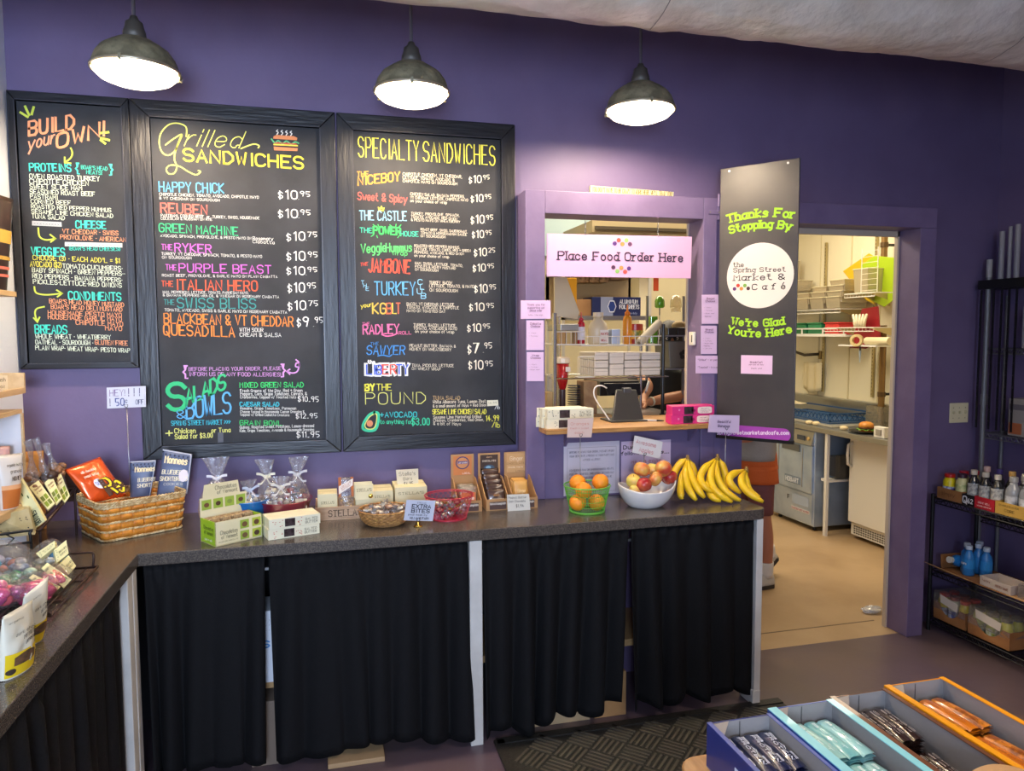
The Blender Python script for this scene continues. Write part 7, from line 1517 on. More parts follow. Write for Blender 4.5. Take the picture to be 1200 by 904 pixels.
egg_bag('bag of mixed teal and orange foil sweets at the back of the wire tray', (-1.00, -.86, TZc), .085, .07, .060, ['4aa0a8', 'd8704a', 'b8b0b8', '9aa8d0'], 3)
egg_bag('bag of gold and blue foil sweets at the back right of the wire tray', (-.875, -.83, TZc), .055, .05, .052, ['d8a838', '2c86b0', 'c8c0a8'], 4, 20, .015)
egg_bag('bag of green and pale sweets in the middle of the wire tray', (-.915, -.975, TZc), .06, .05, .046, ['2c9a48', 'a8c8b0'], 5, 14, .015)
def tagq(label, pq, y, kind):
    q = [at(*p, 1, yy) for p, yy in zip(pq, y)]; N_ = (q[1]-q[0]).cross(q[3]-q[0]).normalized(); N_ = N_ if (CP - q[0]).dot(N_) > 0 else -N_
    t = thing('tag_box', label, 'box', tuple(q[0])); MB().slab([tuple(p) for p in q], -N_*(.02 if kind != 'carrot' else .004)).done('card', TAGC, t, world=True, bevel=.001); Q = on_quad(*q, N_, .0008)
    if kind == 'carrot':
        patch(t, Q, disc_pts(.66, .45, .24, 20, 1), N_, 'd8501c', 'carrot_print'); 
        for k in range(3): patch(t, Q, [(.45, .33+.1*k), (.87, .33+.1*k), (.87, .36+.1*k), (.45, .36+.1*k)], N_, 'a8381c', 'carrot_print', .0012)
        patch(t, Q, disc_pts(.80, .17, .06, 8), N_, '4a8a2c', 'leaf_print', .0010)
        quad_text(t, Q, N_, [('5c5a3c', 'BABY BUNNY', .06, .80, .6, .07, .14), ('5c5a3c', 'carrots', .08, .62, .4, .07, .14)])
    else:
        quad_text(t, Q, N_, [('5c5a3c', 'BUNNIES', .3, .5, .9, .13, .16), ('5c5a3c', 'SWEET', .35, .25, .85, .12, .16)])
        for k in range(5): patch(t, Q, disc_pts(.12+.05*(k % 2), .15+.17*k, .03, 6), N_, '3c4430', 'dot_print')
kt = 1/6.95
def t8(X, Y): return (X*kt, 610 + Y*kt)
tagq('cream tag box with lettering at the back of the wire tray', [t8(462, 350), t8(560, 270), t8(540, 160), t8(440, 240)], (-.93, -.90, -.88, -.91), 'box')
tagq('cream tag box lying lower right in the wire tray', [t8(560, 445), t8(622, 372), t8(560, 285), t8(485, 362)], (-.94, -.90, -.90, -.94), 'box')
tagq('cream tag with an orange carrot bundle, right one in the wire tray', [t8(520, 552), t8(584, 480), t8(385, 345), t8(335, 392)], (-1.02, -1.0, -.98, -1.0), 'carrot')
tagq('cream tag with an orange carrot bundle, left one in the wire tray', [t8(445, 590), t8(495, 540), t8(270, 438), t8(232, 470)], (-1.06, -1.04, -1.04, -1.06), 'carrot')
tagq('long cream card above the gold foil sweets', [t8(330, 310), t8(450, 215), t8(445, 165), t8(290, 270)], (-.90, -.88, -.87, -.89), 'box')
# two yellow and white pouches at the near left
for i, (pb, yb, lab) in enumerate([([(28, 783), (47, 752), (57, 675), (27, 700)], (-1.40, -1.34, -1.34, -1.42), 'white and yellow chocolate pouch, the farther of two at the counter edge'), ([(1, 806), (37, 782), (38, 703), (2, 724)], (-1.60, -1.50, -1.50, -1.62), 'white and yellow chocolate pouch, the nearer of two at the counter edge')]):
    q = [at(*p, 1, y) for p, y in zip(pb, yb)]; q[0].z = q[1].z = CT+.002
    t, bl, N_ = pouch(lab, q, 'd2ccb8', [(.03, .40, 'd8b81c')], .055, [('3a3630', 'dark choc', .18, .66, .8, .05, .14), ('3a3630', 'MY NUTS', .38, .58, .84, .06, .16), ('3a3630', 'BERRIES', .4, .50, .9, .05, .16), ('4a463c', 'organic', .1, .86, .5, .03, .14)], seed=20+i)
    mb = MB(); mb.grid(lambda a, b: bl(.16 + .62*a, .20 + (.13 + .05*math.sin(PI*a))*b, .0022), 10, 4); mb.done('fruit_print', mat('fruit_brown', '4c3a28', .5, col2='6b4c34', cscale=60), t, world=True)
    mb = MB(); mb.grid(lambda a, b: bl(.12 + .14*b*math.cos(2*PI*a)*.7, .12 + .05*b*math.sin(2*PI*a), .0024), 16, 1); mb.done('round_print', ink('3a2c20'), t, world=True)
# ------------------------------------------------------------------ drinks rack right of the doorway
RX0, RX1, RY0, RY1 = 3.31, 3.62, -1.35, -.10
BWR = mat('black_rack_wire', '17171a', .4, metal=.3)
def truss_shelf(parent, x0, x1, y0, y1, z, m_, drop=.028):
    MB().tube([(x0,y0,z),(x1,y0,z),(x1,y1,z),(x0,y1,z)], .004, 6, closed=True).done('shelf_rim', m_, parent, world=True)
    MB().tube([(x0,y0,z-drop),(x1,y0,z-drop),(x1,y1,z-drop),(x0,y1,z-drop)], .0035, 6, closed=True).done('shelf_rim', m_, parent, world=True)
    mb = MB(); n = int((y1-y0)/.035)
    for xx in (x0, x1):
        for i in range(n): ya, yb_ = y0 + (y1-y0)*i/n, y0 + (y1-y0)*(i+1)/n; mb.tube([(xx, ya, z), (xx, (ya+yb_)/2, z-drop), (xx, yb_, z)], .0022, 4)
    for i in range(n): y = y0 + (y1-y0)*i/n; mb.tube([(x0, y, z), (x1, y, z)], .0022, 4)
    tag(mb.done('shelf_wires', m_, parent, world=True), kind='stuff')
dr_ = thing('drinks_rack', 'low black wire rack right of the doorway holding drinks and snacks', 'rack', (3.46, -.7, 0))
ZA, ZB, ZC = .765, .352, .075
for z in (ZA, ZB, ZC): truss_shelf(dr_, RX0, RX1, RY0, RY1, z, BWR)
for x in (RX0, RX1):
    for y in (RY0, RY1): MB().cyl((x, y, 0), (x, y, ZA+.02), .011, n=12).done('post', BWR, dr_, world=True)
GP = mat('grey_pole', '77787c', .4, metal=.3)
tr_ = thing('tall_rack', 'tall grey-poled wire rack against the dark wall with hook strips', 'rack', (3.70, -.5, 0)); QX0, QX1, QY0, QY1 = 3.635, 3.785, -.95, -.10
for y, r in ((QY1, .014), (QY0, .014)):
    MB().cyl((QX0, y, 0), (QX0, y, 2.02), r, n=14).done('pole', GP, tr_, world=True, smooth=False); MB().cyl((QX0, y, 1.28), (QX0, y, 1.34), r*1.35, n=14).done('coupling', GP, tr_, world=True); MB().cyl((QX0, y, 2.0), (QX0, y, 2.1), r*1.1, n=14).done('pole_cap', mat('pale_cap', '9c9a9c', .4), tr_, world=True)
    MB().cyl((QX1-.012, y, 0), (QX1-.012, y, 1.9), .010, n=10).done('pole', GP, tr_, world=True)
CHR = mat('dull_chrome', '8d8e90', .3, metal=.8)
for z in (.635, 1.12, 1.60): truss_shelf(tr_, QX0, QX1, QY0, QY1, z, CHR if z > .7 else BWR)
MB().box(QX0-.035, QX1, QY0, QY1+.04, 1.935, 1.985).done('top_channel', mat('black_channel', '0f0f12', .5), tr_, world=True, bevel=.004)
for i, y in enumerate((-.085, -.165, -.215, -.26, -.305)):
    cs = thing('hook_strip', 'black merchandising hook strip hanging from the tall rack, %s from the wall' % ['nearest', 'second', 'third', 'fourth', 'fifth'][i], 'hook strip', (QX0-.03, y, 1.15)); MB().box(QX0-.034, QX0-.030, y-.006, y+.006, 1.15, 1.93).done('strip', plastic('141416'), cs, world=True)
    for k in range(11):
        z = 1.20 + .065*k; MB().tube([(QX0-.034, y, z), (QX0-.05, y-.014, z-.004), (QX0-.056, y-.022, z+.006)], .0028, 6).done('hook', plastic('141416'), cs, world=True)
# tubes standing on top
for i, (y, z1) in enumerate([(-.155, 2.25), (-.205, 2.27), (-.25, 2.275), (-.31, 2.28)]):
    solo('cardboard_tube', MB().cyl((QX0+.02, y, 1.986), (QX0+.02, y, z1), .010 if i % 2 else .014, n=14), mat('tube_grey', '8b8a90', .5), (QX0+.02, y, 1.986), 'slim grey tube standing on top of the tall rack, %s from the wall' % ['nearest', 'second', 'third', 'fourth'][i], 'tube', 'tubes on the tall rack')
def rbx(name, label, x0, x1, y0, y1, z0, z1, m_, cat='box', rows=(), parts=()):
    t = thing(name, label, cat, ((x0+x1)/2, (y0+y1)/2, z0)); MB().box(x0, x1, y0, y1, z0, z1).done('carton', m_, t, world=True, bevel=.002); Q = on_quad((x0, y1, z0), (x0, y0, z0), (x0, y0, z1), (x0, y1, z1), NX, .0008); quad_text(t, Q, NX, rows, .0012); return t, Q
t, Q = rbx('white_carton', 'white carton with grey print on the upper shelf of the tall rack', QX0+.02, QX1-.02, -.50, -.30, 1.605, 1.83, paper('8f8c94'), rows=[('3c3844', 'POPCORN', .1, .6, .9, .12, .2), ('3c3844', 'sea salt', .2, .4, .8, .08, .14)]); patch(t, Q, [(.1, .08), (.9, .08), (.9, .3), (.1, .3)], NX, '5f5a6c', 'label')
t, Q = rbx('orange_carton', 'white and orange carton on the middle shelf of the tall rack', QX0+.02, QX1-.02, -.36, -.24, 1.125, 1.33, paper('9a938e')); patch(t, Q, [(.05, .05), (.7, .05), (.7, .35), (.05, .35)], NX, 'b0643c', 'label'); patch(t, Q, [(.05, .7), (.95, .7), (.95, .85), (.05, .85)], NX, '6b646a', 'label')
t, Q = rbx('turquoise_carton', 'turquoise and white carton on the middle shelf of the tall rack', QX0+.01, QX1-.02, -.52, -.38, 1.125, 1.30, paper('8fa3a8')); patch(t, Q, [(0, 0), (1, 0), (1, .35), (0, .35)], NX, '1f7f8c', 'label')
# --- bottles on the top shelf
CAPM = {}
def bottle(kind, loc):
    r, h = dict(kombucha=(.028, .165), soda=(.030, .19), dark=(.028, .19), clear=(.036, .185), blue=(.033, .20))[kind[0]]
    return r, h
def make_bottle(label, cat, loc, r, h, body, cap, lab=None, labv=(.18, .62), shape='neck', text=None, tcol='30303a', labband=None, group=None, trans=False):
    t = thing('drink_bottle', label, cat, loc, 0, group)
    prof = [(r*.86, 0), (r, .006), (r, h*.60), (r*.86, h*.70), (r*.52, h*.78), (r*.48, h*.86)] if shape == 'neck' else [(r*.9, 0), (r, .008), (r, h*.68), (r*.9, h*.76), (r*.70, h*.82), (r*.68, h*.88)]
    cr = prof[-1][0]
    MB().lathe(prof, 20).done('bottle', body, t, smooth=True); MB().lathe([(cr*1.12, h*.86), (cr*1.18, h*.87), (cr*1.18, h*.985), (cr*1.05, h)], 18).done('cap', cap, t, smooth=False)
    if lab: MB().lathe([(r*1.02, h*labv[0]), (r*1.02, h*labv[1])], 20, cap=False).done('label', lab, t)
    if labband: MB().lathe([(r*1.03, h*labband[0]), (r*1.03, h*labband[1])], 20, cap=False).done('label_band', labband[2], t)
    if text: lettering(t, ink(tcol), [(text, (-r*1.05, .016, h*.38), (-r*1.05, -.016, h*.38), .014, dict(w_=.2))], world=False, N_=(-1, 0, 0)) 
    return t
CLB = mat('dark_glass', '202226', .15, coat=.5); CLR = mat('clear_water_bottle', '8d9094', .1, coat=.5)
Z_ = ZA + .006
lemon = make_bottle('squat bottle with yellow lemon label and red cap, leftmost in the top tray', 'bottle', (3.37, -.150, Z_), .034, .135, mat('lemon_body', 'd8c41c', .3), plastic('b8241c'), mat('lemon_label', 'd9dce4', .4, col2='39408c', cscale=40), (.12, .5), 'wide')
make_bottle('pale bottle with a red cap, second in the top tray', 'bottle', (3.45, -.165, Z_), .030, .15, mat('tea_body', '9c9a6c', .3), plastic('a8202c'), paper('8f9a7c'), (.2, .6), 'wide')
make_bottle('cream-labelled bottle with a dark cap, third in the top tray', 'bottle', (3.37, -.232, Z_), .031, .15, mat('cream_lab', 'c9c48c', .35), plastic('3c2030'), mat('green_lab', '9aa86a', .4, col2='d8d49c', cscale=30), (.15, .62), 'wide')
make_bottle('bottle with red cap behind the cream-labelled one', 'bottle', (3.45, -.24, Z_), .030, .165, mat('tea_body', '9c9a6c', .3), plastic('a8202c'), paper('b8a48c'), shape='neck')
for i in range(3): make_bottle('dark cold-brew bottle with white printed label in the top tray, %s of three' % ['left', 'middle', 'right'][i], 'bottle', (3.37, -.305 - .072*i, Z_), .029, .185, CLB, plastic('bdb6a8'), mat('white_print', 'c2c2ba', .5, col2='8c8c8c', cscale=70), (.14, .62), 'neck')
for i in range(4): make_bottle('dark bottle with %s cap in the second row of the top shelf' % ['a pink-white', 'a purple', 'a tan', 'a pale'][i], 'bottle', (3.45, -.31 - .075*i, Z_), .029, .20, CLB, plastic(['c9a8a0', '3c3068', 'b08a4c', 'c2bca8'][i]), paper('9c9ca0'), (.2, .55), 'neck')
for i in range(7):
    a, b = divmod(i, 4); make_bottle('clear bottle with round white emblem on the top shelf, %s' % ['front nearest the dark ones', 'front second', 'front third', 'front fourth', 'back first', 'back second', 'back third'][i], 'bottle', (3.375 + .075*a, -.535 - .078*b, Z_), .035, .19, CLR, mat('silver_cap', 'b9b9b4', .3, metal=.4), mat('clear_label', '6d7076', .3, col2='c9ccd0', cscale=24), (.2, .5), 'neck')
def tray_(label, y0, y1, z, h, m_, rows=(), x0=3.325, x1=3.52, pats=()):
    t = thing('cardboard_tray', label, 'tray', ((x0+x1)/2, (y0+y1)/2, z)); th = .004
    MB().box(x0, x1, y0, y1, z, z+.003).done('tray_floor', m_, t, world=True); MB().box(x0, x0+th, y0, y1, z+.003, z+h).done('front_wall', m_, t, world=True); MB().box(x1-th, x1, y0, y1, z+.003, z+h).done('back_wall', m_, t, world=True)
    for y in (y0, y1-th): MB().box(x0+th, x1-th, y, y+th, z+.003, z+h).done('side_wall', m_, t, world=True)
    Q = on_quad((x0, y1, z), (x0, y0, z), (x0, y0, z+h), (x0, y1, z+h), NX, .0006)
    for col, a, b in pats: patch(t, Q, [(a, .0), (b, .0), (b, 1), (a, 1)], NX, col, 'printed_panel')
    quad_text(t, Q, NX, rows, .0014); return t
K2 = mat('brown_corrugate', '9c6a3c', .75, col2='8c5c32', cscale=8)
tray_('brown cardboard tray on the top shelf, nearest the doorway', -.272, -.112, ZA+.002, .062, K2, [('6a3c1c', 'simply', .2, .4, .75, .3, .14)])
tray_('black and white printed tray with 2 over 52 lettering on the top shelf', -.352, -.278, ZA+.002, .058, paper('17171a'), [('dcdce0', 'Q', .1, .2, .42, .6, .2), ('dcdce0', '62', .5, .25, .92, .4, .22)])
tray_('bright red printed tray on the top shelf', -.475, -.356, ZA+.002, .062, paper('b01c2c'), [('e8c8c8', 'DRINK WELL', .2, .45, .8, .15, .18), ('e8c8c8', 'naturally cold brewed', .15, .2, .85, .12, .16)])
tray_('golden yellow printed tray on the top shelf', -.70, -.48, ZA+.002, .064, paper('c29a48'), [('6b5420', 'SPARKLING WATER', .1, .7, .6, .12, .18), ('6b5420', 'CORE', .25, .3, .5, .2, .16)])
# --- middle shelf: opened cardboard box with blue bottles, tray, red juices
ob = thing('opened_carton', 'torn-open flat cardboard carton under the blue bottles on the middle shelf', 'box', (3.42, -.33, ZB)); z = ZB+.006
MB().box(3.33, 3.60, -.56, -.13, z, z+.004).done('flat_base', K2, ob, world=True); MB().slab([(3.33, -.13, z+.004), (3.33, -.36, z+.004), (3.262, -.40, z+.030), (3.250, -.10, z+.045)], (0, 0, .004)).done('front_flap', KRAFT, ob, world=True)
MB().slab([(3.36, -.128, z), (3.60, -.128, z), (3.60, -.12, z+.08), (3.36, -.12, z+.08)], (0, .004, 0)).done('back_flap', K2, ob, world=True); MB().slab([(3.33, -.56, z+.001), (3.33, -.96, z+.001), (3.6, -.96, z+.001), (3.6, -.56, z+.001)], (0, 0, .004)).done('long_flap', KRAFT, ob, world=True)
BLB = mat('blue_bottle', '2474b8', .28, coat=.4); bz = z+.006
for i, (x, y) in enumerate([(3.40, -.245), (3.43, -.205), (3.475, -.235), (3.52, -.20), (3.46, -.30)]):
    make_bottle('blue bottle with a white cap on the middle shelf, %s' % ['front one', 'behind the front one', 'second row left', 'rearmost', 'second row right'][i], 'bottle', (x, y - .02, bz), .030, .165, BLB, plastic('b9c8d8'), None, text='core' if i == 0 else None, tcol='dfe8f4', labband=(.25, .55, mat('blue_band', '2f86c8', .3)))
t = make_bottle('blue bottle lying on its side with the white cap toward the room', 'bottle', (3.44, -.175, bz+.036), .032, .165, BLB, plastic('c9c4b8')); t.rotation_euler = (math.radians(8), math.radians(-78), 0)
t.location = (3.50, -.170, bz+.034)
tray_('white printed card tray with small red words on the middle shelf', -.58, -.40, z+.006, .048, paper('b3a69c'), [('7a4a3c', 'fairlife', .08, .5, .34, .2, .16), ('7a4a3c', 'PROTEIN SHAKE', .52, .35, .92, .25, .16)], x0=3.335, x1=3.46)
RJ = mat('red_juice', '9c2c14', .2, coat=.5)
for i in range(3): make_bottle('red juice bottle with a bright yellow cap on the middle shelf, %s' % ['nearest the cartons', 'second', 'third'][i], 'bottle', (3.40 + .01*(i % 2), -.655 - .078*i, z+.006), .034, .155, RJ, plastic('d8c01c'), None, shape='wide', labband=(.2, .45, paper('c9b4a8')))
wt2 = thing('shrink_tray', 'clear-wrapped white tray around the red juice bottles', 'tray', (3.36, -.72, z+.006)); MB().box(3.345, 3.350, -.86, -.61, z+.006, z+.075).box(3.35, 3.45, -.61, -.606, z+.006, z+.075).done('wrap', film('shrink_film', 'f0eeee', .35, .15, .07), wt2, world=True); MB().box(3.342, 3.345, -.72, -.66, z+.02, z+.06).done('blue_label', paper('2c5a9c'), wt2, world=True)
# --- bottom shelf: two shrink-wrapped cases
SHR = film('shrink_film', 'f0eeee', .35, .15, .07)
for i, (y1, y0, lab) in enumerate([(-.125, -.335, 'shrink-wrapped cardboard case of lemon bottles on the bottom shelf, left one'), (-.355, -.60, 'shrink-wrapped cardboard case of green-yellow bottles on the bottom shelf, right one')]):
    z = ZC + .006; t = thing('drinks_case', lab, 'case', (3.42, (y0+y1)/2, z)); x0, x1 = 3.318, 3.55; th = .005
    MB().box(x0, x1, y0, y1, z, z+.004).done('tray_floor', K2, t, world=True)
    h = .095; n = 16; fr_ = [(x0, y1, z), (x0, y0, z), (x0, y0, z+h)] + [(x0, y1 + (y0-y1)*(.82 - .64*k/n), z+h - (.060*math.sin(PI*k/n)**.6)) for k in range(n+1)] + [(x0, y1, z+h)]
    MB().slab(fr_, (th, 0, 0)).done('front_wall', K2, t, world=True); MB().box(x1-th, x1, y0, y1, z, z+h).done('back_wall', K2, t, world=True)
    for y in (y0, y1-th): MB().box(x0+th, x1-th, y, y+th, z, z+h).done('side_wall', K2, t, world=True)
    cols = [('d8c41c', 'b8301c'), ('c9ccb0', '8c3a2c'), ('d9c81c', 'c8381c')] if i == 0 else [('b9c06a', '4c4c40'), ('a8b44c', '50504a'), ('cfd04c', '5c5c50')]
    for a in range(3):
        for b in range(2):
            yy = y1 - .035 - .069*a*(1 if i == 0 else 1.16); bb = MB(); bb.lathe([(.028, 0), (.031, .006), (.031, .105), (.024, .122), (.022, .130)], 16, (x0+.038+.066*b, yy, z+.004)); o = bb.done('bottle', plastic(cols[a][0], .3), t, world=True, smooth=True)
            cb = MB(); cb.lathe([(.025, .128), (.026, .130), (.026, .146), (.023, .148)], 16, (x0+.038+.066*b, yy, z+.004)); cb.done('cap', plastic(cols[a][1], .3), o, world=True)
            if b == 0: lb = MB(); lb.lathe([(.0318, .03), (.0318, .07)], 16, (x0+.038, yy, z+.004), cap=False); lb.done('label', mat('case_label_%d' % i, 'b8bcc0', .4, col2='3c4a8c' if i == 0 else '8a9a3c', cscale=50), o, world=True)
    mb = MB(); mb.box(x0-.002, x1, y0, y1, z+.06, z+.158); mb.noise(.004, 20); mb.done('shrink_wrap', SHR, t, world=True)
    MB().slab([(x0-.004, y1-.05, z+.105), (x0-.004, y0+.05, z+.085), (x0-.004, y0+.045, z+.13), (x0-.004, y1-.045, z+.15)], (-.001, 0, 0)).done('barcode_label', paper('c9bfb4'), t, world=True)
# ------------------------------------------------------------------ snack table in the near right corner
RIM = .85; TT = .752
OAK = mat('honey_oak', 'b98a50', .38, bump=.15, bscale=10, stretch=(8, 1, 8), col2='a87840', cscale=7, coat=.3)
tb_ = thing('snack_table', 'honey-coloured wooden table in the near right corner carrying open bar cartons', 'table', (1.25, -2.5, 0))
rc = .05; x0, x1, y0, y1 = .735, 1.49, -3.05, -2.03
pts = [(x0, y0), (x1, y0)] + [(x1-rc+rc*math.cos(a), y1-rc+rc*math.sin(a)) for a in [PI/2*i/6 for i in range(7)]] + [(x0+rc-rc*math.sin(a), y1-rc+rc*math.cos(a)) for a in [PI/2*i/6 for i in range(7)]]
MB().slab([(x, y, TT-.03) for x, y in pts], (0, 0, .03)).done('table_top', OAK, tb_, world=True, bevel=.004)
for x in (x0+.08, x1-.08):
    for y in (y0+.08, y1-.08): MB().box(x-.025, x+.025, y-.025, y+.025, 0, TT-.03).done('leg', OAK, tb_, world=True)
MB().box(x0+.06, x1-.06, y1-.10, y1-.08, TT-.10, TT-.03).done('apron', OAK, tb_, world=True)
GREYI = mat('grey_board_inside', '8f8a88', .7, bump=.1, bscale=60)
def bar_carton(label, X0, X1, yb, yf, h, ocol, rimcol, barm, textc, bars, lip=.012, extra=None, z=TT):
    t = thing('bar_carton', label, 'display box', ((X0+X1)/2, (yb+yf)/2, z)); th = .003; out = mat('carton_' + ocol, ocol, .35, coat=.2); zz = z + .0005
    MB().box(X0, X1, yf, yb, zz, zz+.003).done('floor_panel', GREYI, t, world=True)
    for nm, b in (('side_wall', (X0, X0+th, yf, yb)), ('side_wall', (X1-th, X1, yf, yb)), ('end_wall', (X0+th, X1-th, yb-th, yb)), ('end_wall', (X0+th, X1-th, yf, yf+th))):
        MB().box(*b, zz+.003, zz+h).done(nm, out, t, world=True)
        # grey inner lining
    MB().box(X0+th, X0+th+.001, yf+th, yb-th, zz+.003, zz+h-.001).done('lining', GREYI, t, world=True); MB().box(X1-th-.001, X1-th, yf+th, yb-th, zz+.003, zz+h-.001).done('lining', GREYI, t, world=True)
    MB().box(X0+th, X1-th, yb-th-.001, yb-th, zz+.003, zz+h-.001).done('lining', GREYI, t, world=True); MB().box((X0+X1)/2-.001, (X0+X1)/2+.001, yb-th-.002, yb-th-.001, zz+.01, zz+h-.004).done('fold_line', plastic('5c5856'), t, world=True)
    rm = mat('rim_' + rimcol, rimcol, .3, coat=.4)
    MB().box(X0, X0+lip, yf, yb, zz+h, zz+h+.002).done('rim_lip', rm, t, world=True)
    if extra != 'narrow': MB().box(X1-lip*.8, X1, yf, yb, zz+h, zz+h+.002).done('rim_lip', rm, t, world=True)
    MB().slab([(X0+th, yb-th-.002, zz+h-.005), (X0+.05, yb-th-.002, zz+h-.001), (X0+.006, yb-.06, zz+h-.001)], (0, 0, .002)).done('corner_gusset', GREYI, t, world=True)
    far = sum(1 for q in bars if q[1] == bars[0][1])//4
    for k, (bx, by, bz, w_, l_, hh, rz) in enumerate(bars):
        b = thing('snack_bar', '%s bar in the %s, %s stack, %s layer, %s from left' % (label.split(' of ')[1].split()[0], label.split(' open')[0] + ' carton', 'far' if k < far*4 else 'near', ['bottom', 'second', 'third', 'fourth', 'top'][(k if k < far*4 else k - far*4)//4], ['first', 'second', 'third', 'fourth'][k % 4]), 'snack bar', (X0 + bx, yb - by, zz+.004+bz), rz, 'bars in the ' + label.split(' of ')[0]); mb = MB(); mb.grid(lambda u, v: Vector(((u-.5)*w_, (v-.5)*l_, hh*(.25 + .75*math.sin(PI*min(1, max(0, u)))**.35*math.sin(PI*min(.97, max(.03, v)))**.25))), 10, 10); mb.grid(lambda u, v: Vector(((u-.5)*w_, (v-.5)*l_, 0)), 1, 1); mb.done('wrapper', barm[k % len(barm)], b, smooth=True)
        mm = MB(); mm.nofix = 1
        for q_, (tx, hh2) in enumerate(textc[1]): write(mm, tx, Vector((-w_*.26 + q_*w_*.3, l_*.38, hh*1.01)), Vector((-w_*.26 + q_*w_*.3, -l_*.36, hh*1.01)), w_*hh2, .22, N_=(0, 0, 1), up=(1, 0, 0), lift=.0015)
        mm.done('lettering', ink(textc[0]), b)
    return t
NB = [mat('navy_wrap', '1a2244', .25, coat=.7)]; AQ = [mat('aqua_wrap', '6fb4b4', .3, coat=.7, col2='8fc9c6', cscale=20), mat('aqua_wrap2', '9fd0cc', .3, coat=.7)]; BR_ = [mat('brown_wrap', '2e1c18', .25, coat=.7)]; OW = [mat('orange_wrap', 'd87c14', .25, coat=.7, col2='c46a10', cscale=18), mat('orange_wrap_b', '8a4a1c', .3, coat=.6, col2='d88424', cscale=50)]
def rows_bars(n, lay, w0, wb, ln, h, off=.02, ystart=.10, tilt=.0):
    out = []
    for L_ in range(lay):
        for i in range(n): out.append((off + (i+.5)*wb + .002*L_, ystart + (0 if L_ == lay-1 else 0), L_*h*.95, wb*.96, ln, h, tilt))
    return out
def stack2(n, wb, ln, h, off, ya, yb_, la, lb, tilt=0):
    out = []
    for (yy, lay) in ((ya, la), (yb_, lb)):
        for L_ in range(lay):
            for i in range(n): out.append((off + (i+.5)*wb, yy, L_*h, wb*.97, ln, h, tilt))
    return out
bar_carton('navy blue open carton of dark bars', .79, .945, -2.075, -2.42, RIM-TT, '1c2c6c', '5560a0', NB, ('c9ccd8', [('PROTEIN', .2), ('BAR', .16)]), stack2(4, .033, .135, .014, .012, .085, .225, 5, 4), .010)
patchm = at(0, 0, 1, 0) if 0 else None
bar_carton('light blue open carton of aqua bars', .948, 1.118, -2.062, -2.43, RIM-TT+.004, '2c4a94', '8fd4dc', AQ, ('e6f2f2', [('BUILT', .16)]), stack2(4, .034, .14, .014, .014, .09, .235, 5, 4, .06), .022)
bar_carton('chocolate brown open carton of dark bars', 1.122, 1.278, -2.045, -2.42, RIM-TT, '5a3420', '6f452c', BR_, ('b9b0ac', [('dark', .14), ('CHOC', .14)]), stack2(4, .030, .13, .013, .012, .085, .225, 5, 3, -.05), .014)
bar_carton('bright orange open carton of orange bars', 1.282, 1.455, -2.035, -2.40, RIM-TT+.002, 'd8860c', 'f0a018', OW, ('8c3c10', [('ALOHA', .16)]), stack2(4, .034, .135, .013, .016, .09, .235, 5, 4, .08), .016)
# price stickers
for (x, y, z, tx, lab) in [(.789, -2.19, TT+.045, 'PROTEIN', 'small white price sticker on the side of the navy carton')]:
    t = thing('price_sticker', lab, 'sticker', (x, y, z)); MB().box(x-.0008, x, y-.07, y, z-.022, z+.022).done('sticker', paper('cfd4e0'), t, world=True); lettering(t, ink('2c3c6c'), [('PROTEIN', (x, y-.006, z-.006), (x, y-.062, z-.006), .014, dict(w_=.2, up=(0,0,1)))], N_=(-1, 0, 0), lift=.002)
t = thing('price_sticker', 'small white sticker on the near end of the orange carton', 'sticker', (1.36, -2.403, .83)); MB().box(1.325, 1.395, -2.4015, -2.4005, .80, .84).done('sticker', paper('cfd0c4'), t, world=True); lettering(t, ink('3c4a3c'), [('ALOHA', (1.335, -2.4015, .812), (1.385, -2.4015, .812), .014, dict(w_=.2))], N_=NF, lift=.002)
# torn kraft strip and yellow carton
ks_ = thing('torn_flap', 'torn kraft cardboard flap lying across the brown carton', 'cardboard', (1.20, -2.40, RIM)); P = [(1.125 + .17*i/12, -2.395 + .012*math.sin(PI*i/12), RIM + .004 + .018*math.sin(PI*i/12)) for i in range(13)]
mb = MB(); vs = [];
for p in P: vs += [p, (p[0], p[1]-.035, p[2]-.006)]
mb.add(vs, [(2*i, 2*i+1, 2*i+3, 2*i+2) for i in range(12)]); mb.done('flap', KRAFT, ks_, world=True, solid=.003)
yc = thing('yellow_carton', 'bright yellow open carton at the bottom edge of the table', 'display box', (1.2, -2.55, TT)); YL_ = mat('lemon_card', 'e8d81c', .35, coat=.3); YX0, YX1, YY0, YY1, YZ = 1.13, 1.31, -2.75, -2.436, TT+.115
MB().box(YX0, YX1, YY1-.003, YY1, TT, YZ).done('end_wall', YL_, yc, world=True); MB().box(YX0, YX1, YY0, YY0+.003, TT, YZ).done('end_wall', YL_, yc, world=True); MB().box(YX0, YX0+.003, YY0+.003, YY1-.003, TT, YZ).done('side_wall', YL_, yc, world=True); MB().box(YX1-.003, YX1, YY0+.003, YY1-.003, TT, YZ).done('side_wall', YL_, yc, world=True)
MB().box(YX0, YX1, YY1-.018, YY1-.003, YZ, YZ+.002).done('rim_lip', YL_, yc, world=True); MB().box(YX0+.003, YX1-.003, YY0+.003, YY1-.003, TT, TT+.004).done('floor_panel', GREYI, yc, world=True)
